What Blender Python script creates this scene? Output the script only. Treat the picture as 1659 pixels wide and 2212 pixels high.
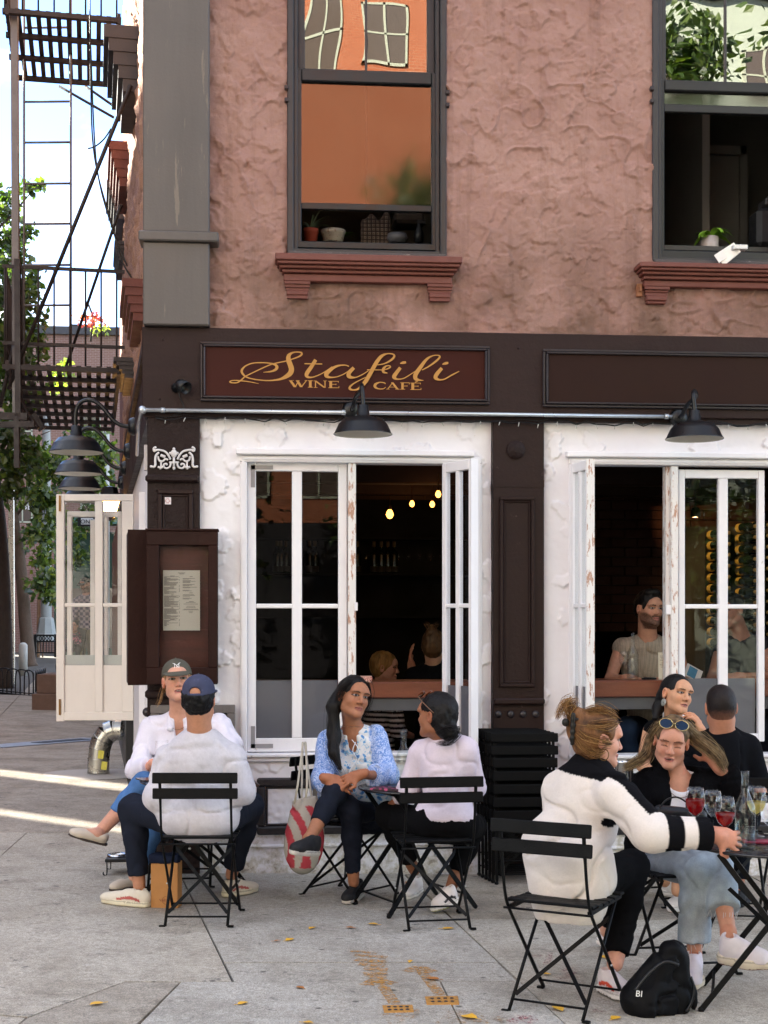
import bpy, bmesh, math, random
import numpy as np
from mathutils import Vector, Matrix
for _o in list(bpy.data.objects): bpy.data.objects.remove(_o)
SC = bpy.context.scene
COL = SC.collection
random.seed(7)
# ------------------------------------------------------------------ camera
FPX, CX, CY = 3067.0, 829.5, 1345.0          # focal length and principal point of the photograph, in 1659 x 2212 pixels
TH = math.atan(0.0847); CD, CH = 8.75, 1.53  # yaw against the shop front, distance to it, lens height
_s, _c = math.sin(TH), math.cos(TH)
CAM = (-CD*_s, -CD*_c, CH)
cam_data = bpy.data.cameras.new('camera'); cam = bpy.data.objects.new('camera', cam_data); COL.objects.link(cam)
cam.location = CAM; cam.rotation_euler = (math.radians(90), 0, -TH)
cam_data.sensor_fit = 'VERTICAL'; cam_data.sensor_height = 24.0
cam_data.lens = 24.0*FPX/2212.0
cam_data.shift_y = (CY-1106.0)/2212.0
cam_data.clip_end = 500.0; cam_data.clip_start = 0.05
SC.camera = cam
# ------------------------------------------------------------------ light
SUN_AZ = (-0.75, 0.66)                        # horizontal direction towards the sun: behind the building, from the side street
SUN_EL = math.radians(28)
world = bpy.data.worlds.new('World'); SC.world = world; world.use_nodes = True
_nt = world.node_tree; _nt.nodes.clear()
_out = _nt.nodes.new('ShaderNodeOutputWorld'); _bg = _nt.nodes.new('ShaderNodeBackground')
_sky = _nt.nodes.new('ShaderNodeTexSky'); _sky.sky_type = 'NISHITA'; _sky.sun_disc = False
_sky.sun_elevation = SUN_EL; _sky.sun_rotation = math.atan2(SUN_AZ[0], SUN_AZ[1]); _sky.air_density = 0.8; _sky.dust_density = 0.0; _sky.altitude = 2500; _sky.ozone_density = 3.0
_tc = _nt.nodes.new('ShaderNodeTexCoord'); _mp = _nt.nodes.new('ShaderNodeMapping'); _mp.inputs['Scale'].default_value = (1, 1, 1.5); _mp.inputs['Location'].default_value = (0.30, 0.0, 0.10)
_no = _nt.nodes.new('ShaderNodeTexNoise'); _no.inputs['Scale'].default_value = 3.2; _no.inputs['Detail'].default_value = 7; _no.inputs['Roughness'].default_value = 0.55
_rp = _nt.nodes.new('ShaderNodeValToRGB'); _rp.color_ramp.elements[0].position = 0.44; _rp.color_ramp.elements[1].position = 0.60
_mx = _nt.nodes.new('ShaderNodeMix'); _mx.data_type = 'RGBA'
_mx.inputs[7].default_value = (4.0, 3.95, 3.95, 1)  # sunlit cloud, same units as the sky texture
_nt.links.new(_tc.outputs['Generated'], _mp.inputs['Vector']); _nt.links.new(_mp.outputs[0], _no.inputs['Vector'])
_nt.links.new(_no.outputs['Fac'], _rp.inputs['Fac']); _nt.links.new(_rp.outputs['Color'], _mx.inputs[0])
_nt.links.new(_sky.outputs[0], _mx.inputs[6]); _nt.links.new(_mx.outputs[2], _bg.inputs['Color'])
_bg.inputs['Strength'].default_value = 0.095
_nt.links.new(_bg.outputs[0], _out.inputs['Surface'])
sun_data = bpy.data.lights.new('sun', 'SUN'); sun = bpy.data.objects.new('sun', sun_data); COL.objects.link(sun)
sun_data.energy = 5.0; sun_data.angle = math.radians(0.53); sun_data.color = (1.0, 0.93, 0.80)
_sd = Vector((SUN_AZ[0]*math.cos(SUN_EL), SUN_AZ[1]*math.cos(SUN_EL), math.sin(SUN_EL))).normalized()
sun.rotation_euler = _sd.to_track_quat('Z', 'Y').to_euler()
sun.location = (-20, 30, 30)
SC.view_settings.view_transform = 'Standard'; SC.view_settings.look = 'None'
SC.view_settings.gamma = 1.0; SC.view_settings.use_curve_mapping = False
SC.view_settings.exposure = 3.0
SC.render.engine = 'CYCLES'
SC.cycles.max_bounces = 8; SC.cycles.diffuse_bounces = 3; SC.cycles.glossy_bounces = 3; SC.cycles.transmission_bounces = 8
SC.cycles.transparent_max_bounces = 12; SC.cycles.use_denoising = True
SC.cycles.sample_clamp_indirect = 6.0; SC.cycles.caustics_reflective = False; SC.cycles.caustics_refractive = False
# ------------------------------------------------------------------ where a pixel of the photograph lies in the place
def W(px, py, D):
    a = (px-CX)/FPX*D; b = (CY-py)/FPX*D
    return Vector((CAM[0]+D*_s+a*_c, CAM[1]+D*_c-a*_s, CAM[2]+b))
def P(px, py, Y=0.0):                          # ... on the plane y = Y, parallel to the shop front
    return W(px, py, (Y-CAM[1])/(_c-_s*(px-CX)/FPX))
GX, G0 = -0.019425, -0.014348                  # the pavement falls slightly to the right
def gz(x, y=0): return G0+GX*x
def G(px, py):                                 # ... on the pavement
    a = W(px, py, 1.0)-Vector(CAM)
    D = (G0+GX*CAM[0]-CAM[2])/(a.z-GX*a.x)
    return W(px, py, D)
def R(x0, y0, x1, y1, Y):                      # pixel rectangle on plane y=Y -> x0,x1,z0,z1
    m = (x0+x1)/2
    return P(x0, y0, Y).x, P(x1, y1, Y).x, P(m, y1, Y).z, P(m, y0, Y).z
def lin(h):
    h = h.lstrip('#'); v = [int(h[i:i+2], 16)/255 for i in (0, 2, 4)]
    return tuple(x/12.92 if x <= .04045 else ((x+.055)/1.055)**2.4 for x in v)
# ------------------------------------------------------------------ materials
class NT:
    def __init__(s, name):
        s.m = bpy.data.materials.new(name); s.m.use_nodes = True; s.t = s.m.node_tree
        s.b = s.t.nodes['Principled BSDF']; s.o = s.t.nodes['Material Output']; s._tc = None
    def n(s, ty, **kw):
        nd = s.t.nodes.new('ShaderNode'+ty)
        for k, v in kw.items():
            if hasattr(nd, k) and not k[0].isupper(): setattr(nd, k, v)
            else: nd.inputs[k.replace('_', ' ')].default_value = v
        return nd
    def l(s, a, b): s.t.links.new(a, b)
    def co(s, kind='Object', scale=(1, 1, 1), rot=(0, 0, 0)):
        if s._tc is None: s._tc = s.n('TexCoord')
        if scale == (1, 1, 1) and rot == (0, 0, 0): return s._tc.outputs[kind]
        mp = s.n('Mapping'); mp.inputs['Scale'].default_value = scale; mp.inputs['Rotation'].default_value = rot
        s.l(s._tc.outputs[kind], mp.inputs['Vector']); return mp.outputs[0]
    def noise(s, scale, detail=4, rough=.6, vec=None, dist=0):
        x = s.n('TexNoise'); x.inputs['Scale'].default_value = scale; x.inputs['Detail'].default_value = detail
        x.inputs['Roughness'].default_value = rough; x.inputs['Distortion'].default_value = dist
        s.l(vec if vec is not None else s.co(), x.inputs['Vector']); return x.outputs['Fac']
    def ramp(s, fac, p0, p1, c0=(0, 0, 0), c1=(1, 1, 1)):
        r = s.n('ValToRGB'); e = r.color_ramp.elements
        e[0].position = p0; e[1].position = p1; e[0].color = (*c0, 1); e[1].color = (*c1, 1)
        s.l(fac, r.inputs['Fac']); return r.outputs['Color']
    def mix(s, fac, a, b, mode='MIX'):
        x = s.n('Mix'); x.data_type = 'RGBA'; x.blend_type = mode
        for v, i in ((fac, 0), (a, 6), (b, 7)):
            if isinstance(v, (int, float)): x.inputs[i].default_value = v
            elif isinstance(v, (tuple, list)): x.inputs[i].default_value = (*v[:3], 1)
            else: s.l(v, x.inputs[i])
        return x.outputs[2]
    def bump(s, h, strength=.3, dist=.01, normal=None):
        x = s.n('Bump'); x.inputs['Strength'].default_value = strength; x.inputs['Distance'].default_value = dist
        s.l(h, x.inputs['Height'])
        if normal is not None: s.l(normal, x.inputs['Normal'])
        return x.outputs['Normal']
    def set(s, **kw):
        for k, v in kw.items():
            k = k.replace('_', ' ')
            if isinstance(v, (int, float)): s.b.inputs[k].default_value = v
            elif isinstance(v, tuple): s.b.inputs[k].default_value = (*v[:3], 1)
            else: s.l(v, s.b.inputs[k])
        return s
def mat(name, col, rough=.7, var=.12, scale=14, bump=.0, bscale=60, metal=0., spec=.5, wear=None, wearamt=.62, coat=0., stretch=(1, 1, 1), sheen=0.):
    t = NT(name); col = lin(col) if isinstance(col, str) else col
    n = t.noise(scale, 5, .65, t.co(scale=stretch))
    c = t.mix(n, tuple(max(0, x*(1-var*1.6)) for x in col), tuple(min(1, x*(1+var*1.6)) for x in col))
    if wear is not None:
        w = t.ramp(t.noise(scale*1.7, 6, .7, t.co(scale=stretch)), wearamt, wearamt+.04)
        c = t.mix(w, c, lin(wear) if isinstance(wear, str) else wear)
    t.set(Base_Color=c, Metallic=metal, Specular_IOR_Level=spec)
    t.set(Roughness=t.ramp(t.noise(scale*.8, 3), .3, .7, (max(.03, rough-.09),)*3, (min(1, rough+.09),)*3) if rough > .1 else rough)
    if bump: t.set(Normal=t.bump(t.noise(bscale, 4), bump, .01))
    if coat: t.set(Coat_Weight=coat)
    if sheen: t.set(Sheen_Weight=sheen)
    return t.m
def glass_mat(name, tint=(1, 1, 1), refl=.06, rough=0.0, transp=.93):
    t = NT(name); tr = t.n('BsdfTransparent'); gl = t.n('BsdfGlossy'); gl.inputs['Roughness'].default_value = rough
    tr.inputs['Color'].default_value = (*[x*transp for x in tint], 1); gl.inputs['Color'].default_value = (1, 1, 1, 1)
    fr = t.n('Fresnel'); fr.inputs['IOR'].default_value = 1.5
    pw = t.n('Math'); pw.operation = 'MULTIPLY'; pw.use_clamp = True; pw.inputs[1].default_value = refl/.07*.55; t.l(fr.outputs[0], pw.inputs[0]); ge = t.n('NewGeometry'); bf = t.n('Math'); bf.operation = 'SUBTRACT'; bf.inputs[0].default_value = 1.0; t.l(ge.outputs['Backfacing'], bf.inputs[1]); pb = t.n('Math'); pb.operation = 'MULTIPLY'; t.l(pw.outputs[0], pb.inputs[0]); t.l(bf.outputs[0], pb.inputs[1]); pw = pb
    ms = t.n('MixShader'); t.l(pw.outputs[0], ms.inputs[0]); t.l(tr.outputs[0], ms.inputs[1]); t.l(gl.outputs[0], ms.inputs[2])
    t.t.nodes.remove(t.b); t.l(ms.outputs[0], t.o.inputs['Surface']); return t.m
def vc_mat(name, rough=.7, bump=.15, bscale=250, sheen=0., sss=0., spec=.35, var=.08, vscale=40, stretch=(1, 1, 1), coarse=0.):
    t = NT(name); a = t.n('VertexColor'); a.layer_name = 'Col'
    n = t.noise(vscale, 4, .6, t.co(scale=stretch)); v = t.ramp(n, .25, .75, (1-var,)*3, (1+var,)*3)
    t.set(Base_Color=t.mix(1.0, a.outputs['Color'], v, 'MULTIPLY'), Roughness=rough, Specular_IOR_Level=spec)
    if sheen: t.set(Sheen_Weight=sheen)
    if sss: t.set(Subsurface_Weight=sss, Subsurface_Scale=.02); t.b.inputs['Subsurface Radius'].default_value = (1, .35, .2)
    if bump:
        nb = t.bump(t.noise(bscale, 3, .6, t.co(scale=stretch)), bump, .004)
        if coarse: nb = t.bump(t.noise(18, 4, .6), coarse, .02, nb)
        t.set(Normal=nb)
    return t.m
def emis(name, col, strength):
    t = NT(name); col = lin(col) if isinstance(col, str) else col
    t.set(Base_Color=col, Emission_Color=col, Emission_Strength=strength); return t.m
# ------------------------------------------------------------------ mesh building
BOXF = [(0, 3, 2, 1), (4, 5, 6, 7), (0, 1, 5, 4), (1, 2, 6, 5), (2, 3, 7, 6), (3, 0, 4, 7)]
class MB:
    def __init__(s): s.v = []; s.f = []; s.mi = []; s.sm = []; s.cur = 0
    def add(s, vs, fs, smooth=False):
        b = len(s.v); s.v += [tuple(v) for v in vs]
        for f in fs: s.f.append(tuple(i+b for i in f)); s.mi.append(s.cur); s.sm.append(smooth)
        return s
    def box(s, x0, x1, y0, y1, z0, z1, ch=0.0):
        if x0 > x1: x0, x1 = x1, x0
        if y0 > y1: y0, y1 = y1, y0
        if z0 > z1: z0, z1 = z1, z0
        return s.obox(((x0+x1)/2, (y0+y1)/2, (z0+z1)/2), ((x1-x0)/2, (y1-y0)/2, (z1-z0)/2), None, ch)
    def obox(s, c, h, M=None, ch=0.0):
        c = Vector(c); M = M or Matrix.Identity(3)
        if ch and min(h) > ch*1.5:
            vs = []; idx = {}
            for sx in (-1, 1):
                for sy in (-1, 1):
                    for sz in (-1, 1):
                        for ax in range(3):
                            p = [sx*(h[0]-ch), sy*(h[1]-ch), sz*(h[2]-ch)]; p[ax] = (sx, sy, sz)[ax]*h[ax]
                            idx[(sx, sy, sz, ax)] = len(vs); vs.append(c+M@Vector(p))
            fs = []
            for ax in range(3):
                u, w = [a for a in range(3) if a != ax]
                for sg in (-1, 1):
                    q = []
                    for su, sw in ((-1, -1), (1, -1), (1, 1), (-1, 1)):
                        k = [0, 0, 0]; k[ax] = sg; k[u] = su; k[w] = sw; q.append(idx[(*k, ax)])
                    if (sg > 0) != ((ax != 1)): q.reverse()
                    fs.append(q)
                for su in (-1, 1):
                    for sw in (-1, 1):
                        def g(sg, a2):
                            k = [0, 0, 0]; k[ax] = sg; k[u] = su; k[w] = sw; return idx[(*k, a2)]
                        q = [g(-1, u), g(1, u), g(1, w), g(-1, w)]; fs.append(q)
            for sx in (-1, 1):
                for sy in (-1, 1):
                    for sz in (-1, 1): fs.append([idx[(sx, sy, sz, a)] for a in range(3)])
            return s.add(vs, fs)
        vs = [c+M@Vector((x*h[0], y*h[1], z*h[2])) for z in (-1, 1) for x, y in ((-1, -1), (1, -1), (1, 1), (-1, 1))]
        return s.add(vs, BOXF)
    def bar(s, a, b, w, t, up=(0, 0, 1), ch=0.0):       # flat bar from a to b; w across 'side', t across the other way
        a, b = Vector(a), Vector(b); d = (b-a); L = d.length; d.normalize()
        sd = d.cross(Vector(up))
        if sd.length < 1e-4: sd = d.cross(Vector((1, 0, 0)))
        sd.normalize(); u = sd.cross(d)
        M = Matrix((sd, d, u)).transposed()
        return s.obox((a+b)/2, (w/2, L/2, t/2), M, ch)
    def tube(s, pts, r, n=8, cap=True, smooth=True):
        pts = [Vector(p) for p in pts]; k = len(pts)
        rs = r if isinstance(r, (list, tuple)) else [r]*k
        b0 = len(s.v); vs = []; ref = None
        for i, p in enumerate(pts):
            d = (pts[min(i+1, k-1)]-pts[max(i-1, 0)])
            if d.length < 1e-9: d = Vector((0, 0, 1))
            d.normalize()
            if ref is None:
                ref = d.orthogonal().normalized()
            ref = (ref-d*ref.dot(d))
            if ref.length < 1e-6: ref = d.orthogonal()
            ref.normalize(); w = d.cross(ref)
            for j in range(n):
                a = 2*math.pi*j/n; vs.append(p+(ref*math.cos(a)+w*math.sin(a))*rs[i])
        fs = [(i*n+j, i*n+(j+1) % n, (i+1)*n+(j+1) % n, (i+1)*n+j) for i in range(k-1) for j in range(n)]
        s.add(vs, fs, smooth)
        if cap: s.add([], []); s.f += [tuple(b0+j for j in reversed(range(n))), tuple(b0+(k-1)*n+j for j in range(n))]; s.mi += [s.cur]*2; s.sm += [False]*2
        return s
    def lathe(s, prof, o=(0, 0, 0), n=24, M=None, smooth=True, closed=False):   # prof: list of (r, z)
        o = Vector(o); M = M or Matrix.Identity(3); k = len(prof)
        vs = [o+M@Vector((r*math.cos(2*math.pi*j/n), r*math.sin(2*math.pi*j/n), z)) for r, z in prof for j in range(n)]
        fs = [(i*n+j, i*n+(j+1) % n, (i+1)*n+(j+1) % n, (i+1)*n+j) for i in range(k-1) for j in range(n)]
        if closed: fs += [((k-1)*n+j, (k-1)*n+(j+1) % n, (j+1) % n, j) for j in range(n)]
        return s.add(vs, fs, smooth)
    def prism(s, poly, fn0, fn1):                          # poly of 2D points, two maps to 3D
        n = len(poly); vs = [fn0(p) for p in poly]+[fn1(p) for p in poly]
        fs = [tuple(reversed(range(n))), tuple(range(n, 2*n))]+[(i, (i+1) % n, n+(i+1) % n, n+i) for i in range(n)]
        return s.add(vs, fs)
    def ball(s, c, r, n=12, sc=(1, 1, 1)):
        prof = [(max(1e-4, r*math.sin(math.pi*i/(n//2+1))), -r*math.cos(math.pi*i/(n//2+1))) for i in range(n//2+2)]
        return s.lathe(prof, c, n, Matrix.Diagonal(sc))
    def build(s, name, m, parent=None):
        me = bpy.data.meshes.new(name); me.from_pydata(s.v, [], s.f)
        ms = m if isinstance(m, (list, tuple)) else [m]
        for x in ms: me.materials.append(x)
        if len(ms) > 1: me.polygons.foreach_set('material_index', s.mi)
        me.polygons.foreach_set('use_smooth', s.sm); me.update()
        return link(bpy.data.objects.new(name, me), parent)
def link(o, parent=None):
    COL.objects.link(o)
    if parent is not None:
        o.parent = parent
        o.matrix_parent_inverse = WM(parent).inverted()
    return o
def WM(o):
    m = Matrix.LocRotScale(o.location, o.rotation_euler, o.scale)
    return (WM(o.parent)@o.matrix_parent_inverse@m) if o.parent else m
def thing(name, label, cat, loc=(0, 0, 0), group=None, rz=0.0):
    o = bpy.data.objects.new(name, None); COL.objects.link(o); o.location = loc; o.rotation_euler = (0, 0, rz); o.empty_display_size = .1
    o['label'] = label; o['category'] = cat
    if group: o['group'] = group
    return o
def tag(o, label=None, cat=None, group=None, kind=None):
    for k, v in (('label', label), ('category', cat), ('group', group), ('kind', kind)):
        if v: o[k] = v
    return o
def struct(name, mb, m, parent=None):
    o = mb.build(name, m, parent)
    if parent is None: o['kind'] = 'structure'
    return o
def kids(o): return [c for c in o.children]
def copy_tree(o, loc=None, rz=None, label=None, parent=None):
    c = o.copy(); COL.objects.link(c)
    if parent is not None:
        mi = o.matrix_parent_inverse.copy(); c.parent = parent; c.matrix_parent_inverse = mi
    if loc is not None: c.location = loc
    if rz is not None: c.rotation_euler = (0, 0, rz)
    if label: c['label'] = label
    for ch in kids(o): copy_tree(ch, parent=c)
    return c
def arrmesh(name, V, F, m, parent=None, smooth=True, cols=None):
    me = bpy.data.meshes.new(name)
    V = np.asarray(V, np.float32); F = np.asarray(F, np.int32)
    k = F.shape[1]; me.vertices.add(len(V)); me.vertices.foreach_set('co', V.ravel())
    me.loops.add(F.size); me.loops.foreach_set('vertex_index', F.ravel())
    me.polygons.add(len(F)); me.polygons.foreach_set('loop_start', np.arange(0, F.size, k, dtype=np.int32))
    me.polygons.foreach_set('use_smooth', np.full(len(F), smooth)); me.materials.append(m); me.update(calc_edges=True)
    if cols is not None:
        a = me.color_attributes.new('Col', 'FLOAT_COLOR', 'POINT')
        a.data.foreach_set('color', np.concatenate([cols, np.ones((len(cols), 1))], 1).astype(np.float32).ravel())
    return link(bpy.data.objects.new(name, me), parent)
# value noise on numpy arrays
_rng = np.random.default_rng(3); _LAT = _rng.random((32, 32, 32)).astype(np.float32)
def vnoise(p):
    p = np.asarray(p, np.float32); i = np.floor(p).astype(np.int32); f = p-i; f = f*f*(3-2*f); i0 = i & 31; i1 = (i+1) & 31
    x0, y0, z0 = i0[..., 0], i0[..., 1], i0[..., 2]; x1, y1, z1 = i1[..., 0], i1[..., 1], i1[..., 2]
    fx, fy, fz = f[..., 0], f[..., 1], f[..., 2]
    a = _LAT[x0, y0, z0]*(1-fx)+_LAT[x1, y0, z0]*fx; b = _LAT[x0, y1, z0]*(1-fx)+_LAT[x1, y1, z0]*fx
    c = _LAT[x0, y0, z1]*(1-fx)+_LAT[x1, y0, z1]*fx; d = _LAT[x0, y1, z1]*(1-fx)+_LAT[x1, y1, z1]*fx
    return ((a*(1-fy)+b*fy)*(1-fz)+(c*(1-fy)+d*fy)*fz)-.5
def sheet(name, xs, zs, Y, holes, hfn, m, parent=None):       # relief wall in plane y=Y, facing -y, with rectangular holes
    xs = np.unique(np.concatenate([xs]+[np.array([h[0], h[1]]) for h in holes])) if holes else np.asarray(xs)
    zs = np.unique(np.concatenate([zs]+[np.array([h[2], h[3]]) for h in holes])) if holes else np.asarray(zs)
    X, Z = np.meshgrid(xs, zs); H = hfn(X, Z); nx, nz = len(xs), len(zs)
    V = np.stack([X, Y-H, Z], -1).reshape(-1, 3)
    xm = (xs[:-1]+xs[1:])/2; zm = (zs[:-1]+zs[1:])/2; XM, ZM = np.meshgrid(xm, zm); keep = np.ones(XM.shape, bool)
    for h in holes: keep &= ~((XM > h[0]) & (XM < h[1]) & (ZM > h[2]) & (ZM < h[3]))
    j, i = np.nonzero(keep); a = j*nx+i
    F = np.stack([a, a+1, a+nx+1, a+nx], 1)
    return arrmesh(name, V, F, m, parent, smooth=True)
def trowel(X, Z, seed, n, rmin, rmax, tmin, tmax, box, flat=0.0, ring=0.0):
    r = np.random.default_rng(seed); H = np.zeros_like(X); xs = X[0]; zs = Z[:, 0]
    for _ in range(n):
        cx = r.uniform(box[0], box[1]); cz = r.uniform(box[2], box[3]); rx = r.uniform(rmin, rmax); rz = rx*r.uniform(.6, 1.5); t = r.uniform(tmin, tmax)
        a = r.uniform(0, 6.28); ph = r.uniform(0, 6.28, 6); m = max(rx, rz)*1.6
        i0, i1 = np.searchsorted(xs, [cx-m, cx+m]); j0, j1 = np.searchsorted(zs, [cz-m, cz+m])
        if i1-i0 < 2 or j1-j0 < 2: continue
        u = (X[j0:j1, i0:i1]-cx); v = (Z[j0:j1, i0:i1]-cz); ca, sa = math.cos(a), math.sin(a)
        p = (u*ca+v*sa)/rx; q = (-u*sa+v*ca)/rz; rad = np.sqrt(p*p+q*q); th = np.arctan2(q, p)
        rb = 1+.22*np.sin(2*th+ph[0])+.14*np.sin(3*th+ph[1])+.09*np.sin(5*th+ph[2])+.06*np.sin(9*th+ph[3])+.05*np.sin(14*th+ph[4])
        tilt = np.clip(.5+.5*(p*math.cos(ph[5])+q*math.sin(ph[5])), 0, 1); s = np.clip((rb-rad)*8, 0, 1)
        prof = t*s*(flat+(1-flat)*tilt)+ring*t*np.exp(-((rad-rb+.06)/.07)**2)*tilt
        sub = H[j0:j1, i0:i1]
        H[j0:j1, i0:i1] = np.where(s > 0, np.maximum(sub*.55, 0)+prof, sub+prof*(rad > rb))
    return H
K = Vector((-1.44, 0, 0)); SDIR = Vector((-.1177, .993, 0)).normalized(); SN = Vector((-SDIR.y, SDIR.x, 0))   # corner of the building and its side street wall
# ------------------------------------------------------------------ ground
def _conc(name, c0, c1, dark, line=False):
    t = NT(name); c = t.mix(t.ramp(t.noise(1.1, 6, .62), .3, .7), lin(c0), lin(c1))
    c = t.mix(t.ramp(t.noise(4.0, 6, .7), .52, .72), c, lin(dark))
    sp = t.ramp(t.noise(170, 3, .7), .35, .7, (.52,)*3, (1.28,)*3); c = t.mix(1.0, c, t.ramp(t.noise(38, 5, .75), .36, .66, (.76,)*3, (1.14,)*3), 'MULTIPLY'); c = t.mix(1.0, c, sp, 'MULTIPLY')
    st = t.ramp(t.noise(9, 5, .75), .60, .72); c = t.mix(st, c, lin('#5f5c57'))
    dots = t.n('TexVoronoi'); dots.inputs['Scale'].default_value = 4.2; t.l(t.co(), dots.inputs['Vector'])
    c = t.mix(t.ramp(dots.outputs['Distance'], .040, .075, (.85,)*3, (0, 0, 0)), c, lin('#55524e')); c = t.mix(1.0, c, t.ramp(t.noise(2.1, 6, .7), .42, .66, (1, 1, 1), (.74, .72, .69)), 'MULTIPLY')
    h = t.noise(140, 4, .75); nm = t.bump(h, .5, .004)
    if line:
        nm = t.bump(t.noise(30, 3, .6, t.co(scale=(9, .35, 1))), .35, .004, nm)
    nm = t.bump(t.noise(11, 4), .2, .01, nm)
    t.set(Base_Color=c, Roughness=.85, Specular_IOR_Level=.25, Normal=nm); return t.m
m_c1 = _conc('old_rough_concrete', '#b8b0a2', '#cac2b4', '#a0978a'); m_c2 = _conc('brushed_concrete', '#b6b1a7', '#c6c1b7', '#a29c91', True); m_c3 = _conc('worn_concrete', '#a79e90', '#b8afa1', '#8c8375')
m_c4 = _conc('tan_side_concrete', '#aca396', '#bbb2a5', '#958c80')
m_joint = mat('joint_dirt', '#4d4a45', .95, .2, 20)
def gpoly(mb, pts, top=0.0, th=.07):
    mb.prism([(p.x, p.y) for p in pts], lambda q: Vector((q[0], q[1], gz(q[0])-th)), lambda q: Vector((q[0], q[1], gz(q[0])+top)))
gb = MB(); gb.add([(x, y, gz(x)-.012+dz) for x, y, dz in ((-14, -32, 0), (30, -32, 0), (30, 70, 0), (-14, 70, 0))], [(0, 1, 2, 3)])
sidewalk = struct('sidewalk', gb, m_joint)
far = MB(); far.add([(-200, -200, -1.2), (200, -200, -1.2), (200, 300, -1.2), (-200, 300, -1.2)], [(0, 1, 2, 3)]); struct('ground', far, m_c3)
def slab(pts, m, dz=0.0, gap=.009):
    c = sum(pts, Vector())/len(pts); q = []
    for p in pts:
        d = (c-p); d.z = 0; q.append(p+d.normalized()*gap)
    mb = MB(); gpoly(mb, q, dz); return mb.build('slab', m, sidewalk)
V2 = lambda x, y: Vector((x, y, 0))
g = lambda px, py: (lambda v: V2(v.x, v.y))(G(px, py))
JL0, JL1 = g(411, 1934), g(502, 2121); JR0, JR1 = g(884, 1898), g(1207, 2200)
def on(a, b, y): t = (y-a.y)/(b.y-a.y); return V2(a.x+(b.x-a.x)*t, y)
jl = lambda y: on(JL0, JL1, y); jr = lambda y: on(JR0, JR1, y)
yA, yB, yC, yD = -.02, g(444, 1967).y+.05, g(502, 2080).y, g(502, 2121).y
# central strip of brushed flags
slab([jl(yA), jl(yB), jr(yB), jr(yA)], m_c2); slab([jl(yB), jl(yC), jr(yC), jr(yB)], m_c2, .001)
slab([jl(yC), jl(yD), jr(yD), jr(yC)], m_c2)
slab([V2(-1.09, yD), V2(-1.38, -4.2), V2(.02, -4.2), V2(.02, yD)], m_c2, .002); slab([V2(.02, yD), V2(.02, -4.2), jr(-4.2), jr(yD)], m_c2, .001)
# left field, cracked at its near corner
ck = [g(270, 2121), g(58, 2198), g(0, 2193)]
slab([V2(-2.42, 1.6), V2(-2.42, ck[2].y+.02), ck[2], ck[1], ck[0], jl(yD)+V2(-.2, 0), jl(yD), jl(yA), V2(-.95, 1.6)], m_c1)
slab([ck[1], V2(ck[1].x-.2, -4.2), V2(-1.40, -4.2), jl(yD)+V2(-.22, -.0), ck[0]], m_c3, 0, .008)
slab([V2(-2.42, ck[2].y), V2(-2.42, -4.2), V2(ck[1].x-.2, -4.2), ck[1], ck[2]], m_c1, 0, .008)
# right field
slab([jr(-.02), jr(-1.35), V2(2.3, -1.35), V2(2.3, -.02)], m_c3); slab([jr(-1.35), jr(-4.2), V2(2.3, -4.2), V2(2.3, -1.35)], m_c1)
slab([V2(2.3, -.02), V2(2.3, -1.9), V2(4.4, -1.9), V2(4.4, -.02)], m_c3); slab([V2(2.3, -1.9), V2(2.3, -4.2), V2(4.4, -4.2), V2(4.4, -1.9)], m_c3)
for i in range(4): slab([V2(-2.6+2*i, -4.2), V2(-2.6+2*i, -6.2), V2(-.6+2*i, -6.2), V2(-.6+2*i, -4.2)], m_c1)
# side street pavement
sw = lambda y: K+SDIR*(y/SDIR.y)
ys = [1.6, 4.3, 7.0, 9.4, 11.6, 14.4, 17.2, 20.0, 24, 28, 32]
for a, b in zip(ys[:-1], ys[1:]):
    for x0, x1 in ((.0, 1.75), (1.75, 3.5)):
        if a >= 20 and x0 > 0: continue
        slab([V2(sw(a).x-x0, a), V2(sw(a).x-x1, a), V2(sw(b).x-x1, b), V2(sw(b).x-x0, b)], m_c4 if a < 9 else m_c3)
slab([V2(-5.2, -4.2), V2(-2.42, -4.2), V2(-2.42, 1.6), V2(-5.2, 1.6)], m_c1)
# roadways
m_asph = mat('asphalt', '#44464a', .9, .15, 4, .5, 160)
rd = MB(); rd.add([(x, y, gz(x)+.004-.13) for x, y in ((-40, -6.25), (30, -6.25), (30, -26.2), (-40, -26.2))], [(0, 1, 2, 3)])
rd.add([(sw(-6).x-5.4, -6.25, -.02), (sw(-6).x-15, -6.25, -.02), (sw(70).x-15, 70, -.02), (sw(70).x-5.4, 70, -.02)], [(0, 1, 2, 3)])
rd.add([(-26, 36.5, -.012+.04), (8, 36.5, -.012+.04), (8, 46, -.012+.04), (-26, 46, -.012+.04)], [(0, 1, 2, 3)])
struct('road', rd, m_asph)
wl = MB()
for i in range(7): wl.box(-12+.9*i, -11.55+.9*i, 33.0+3.9, 40, .032, .036)
for i in range(3): wl.box(-14, 4, 40.8+1.6*i, 41.0+1.6*i, .032, .036)
struct('crosswalk_marking', wl, mat('road_paint', '#d8d8d4', .8, .1, 8))
kb = MB(); kb.prism([(sw(-6).x-5.2, -6.0), (sw(-6).x-5.4, -6.0), (sw(36).x-5.4, 36), (sw(36).x-5.2, 36)], lambda q: Vector((q[0], q[1], -.1)), lambda q: Vector((q[0], q[1], gz(q[0])+.002)))
kb.box(-5, 12, -6.25, -6.2, -.3, -.0); struct('kerb', kb, mat('granite_kerb', '#8b8986', .8, .15, 30, .3))
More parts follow.
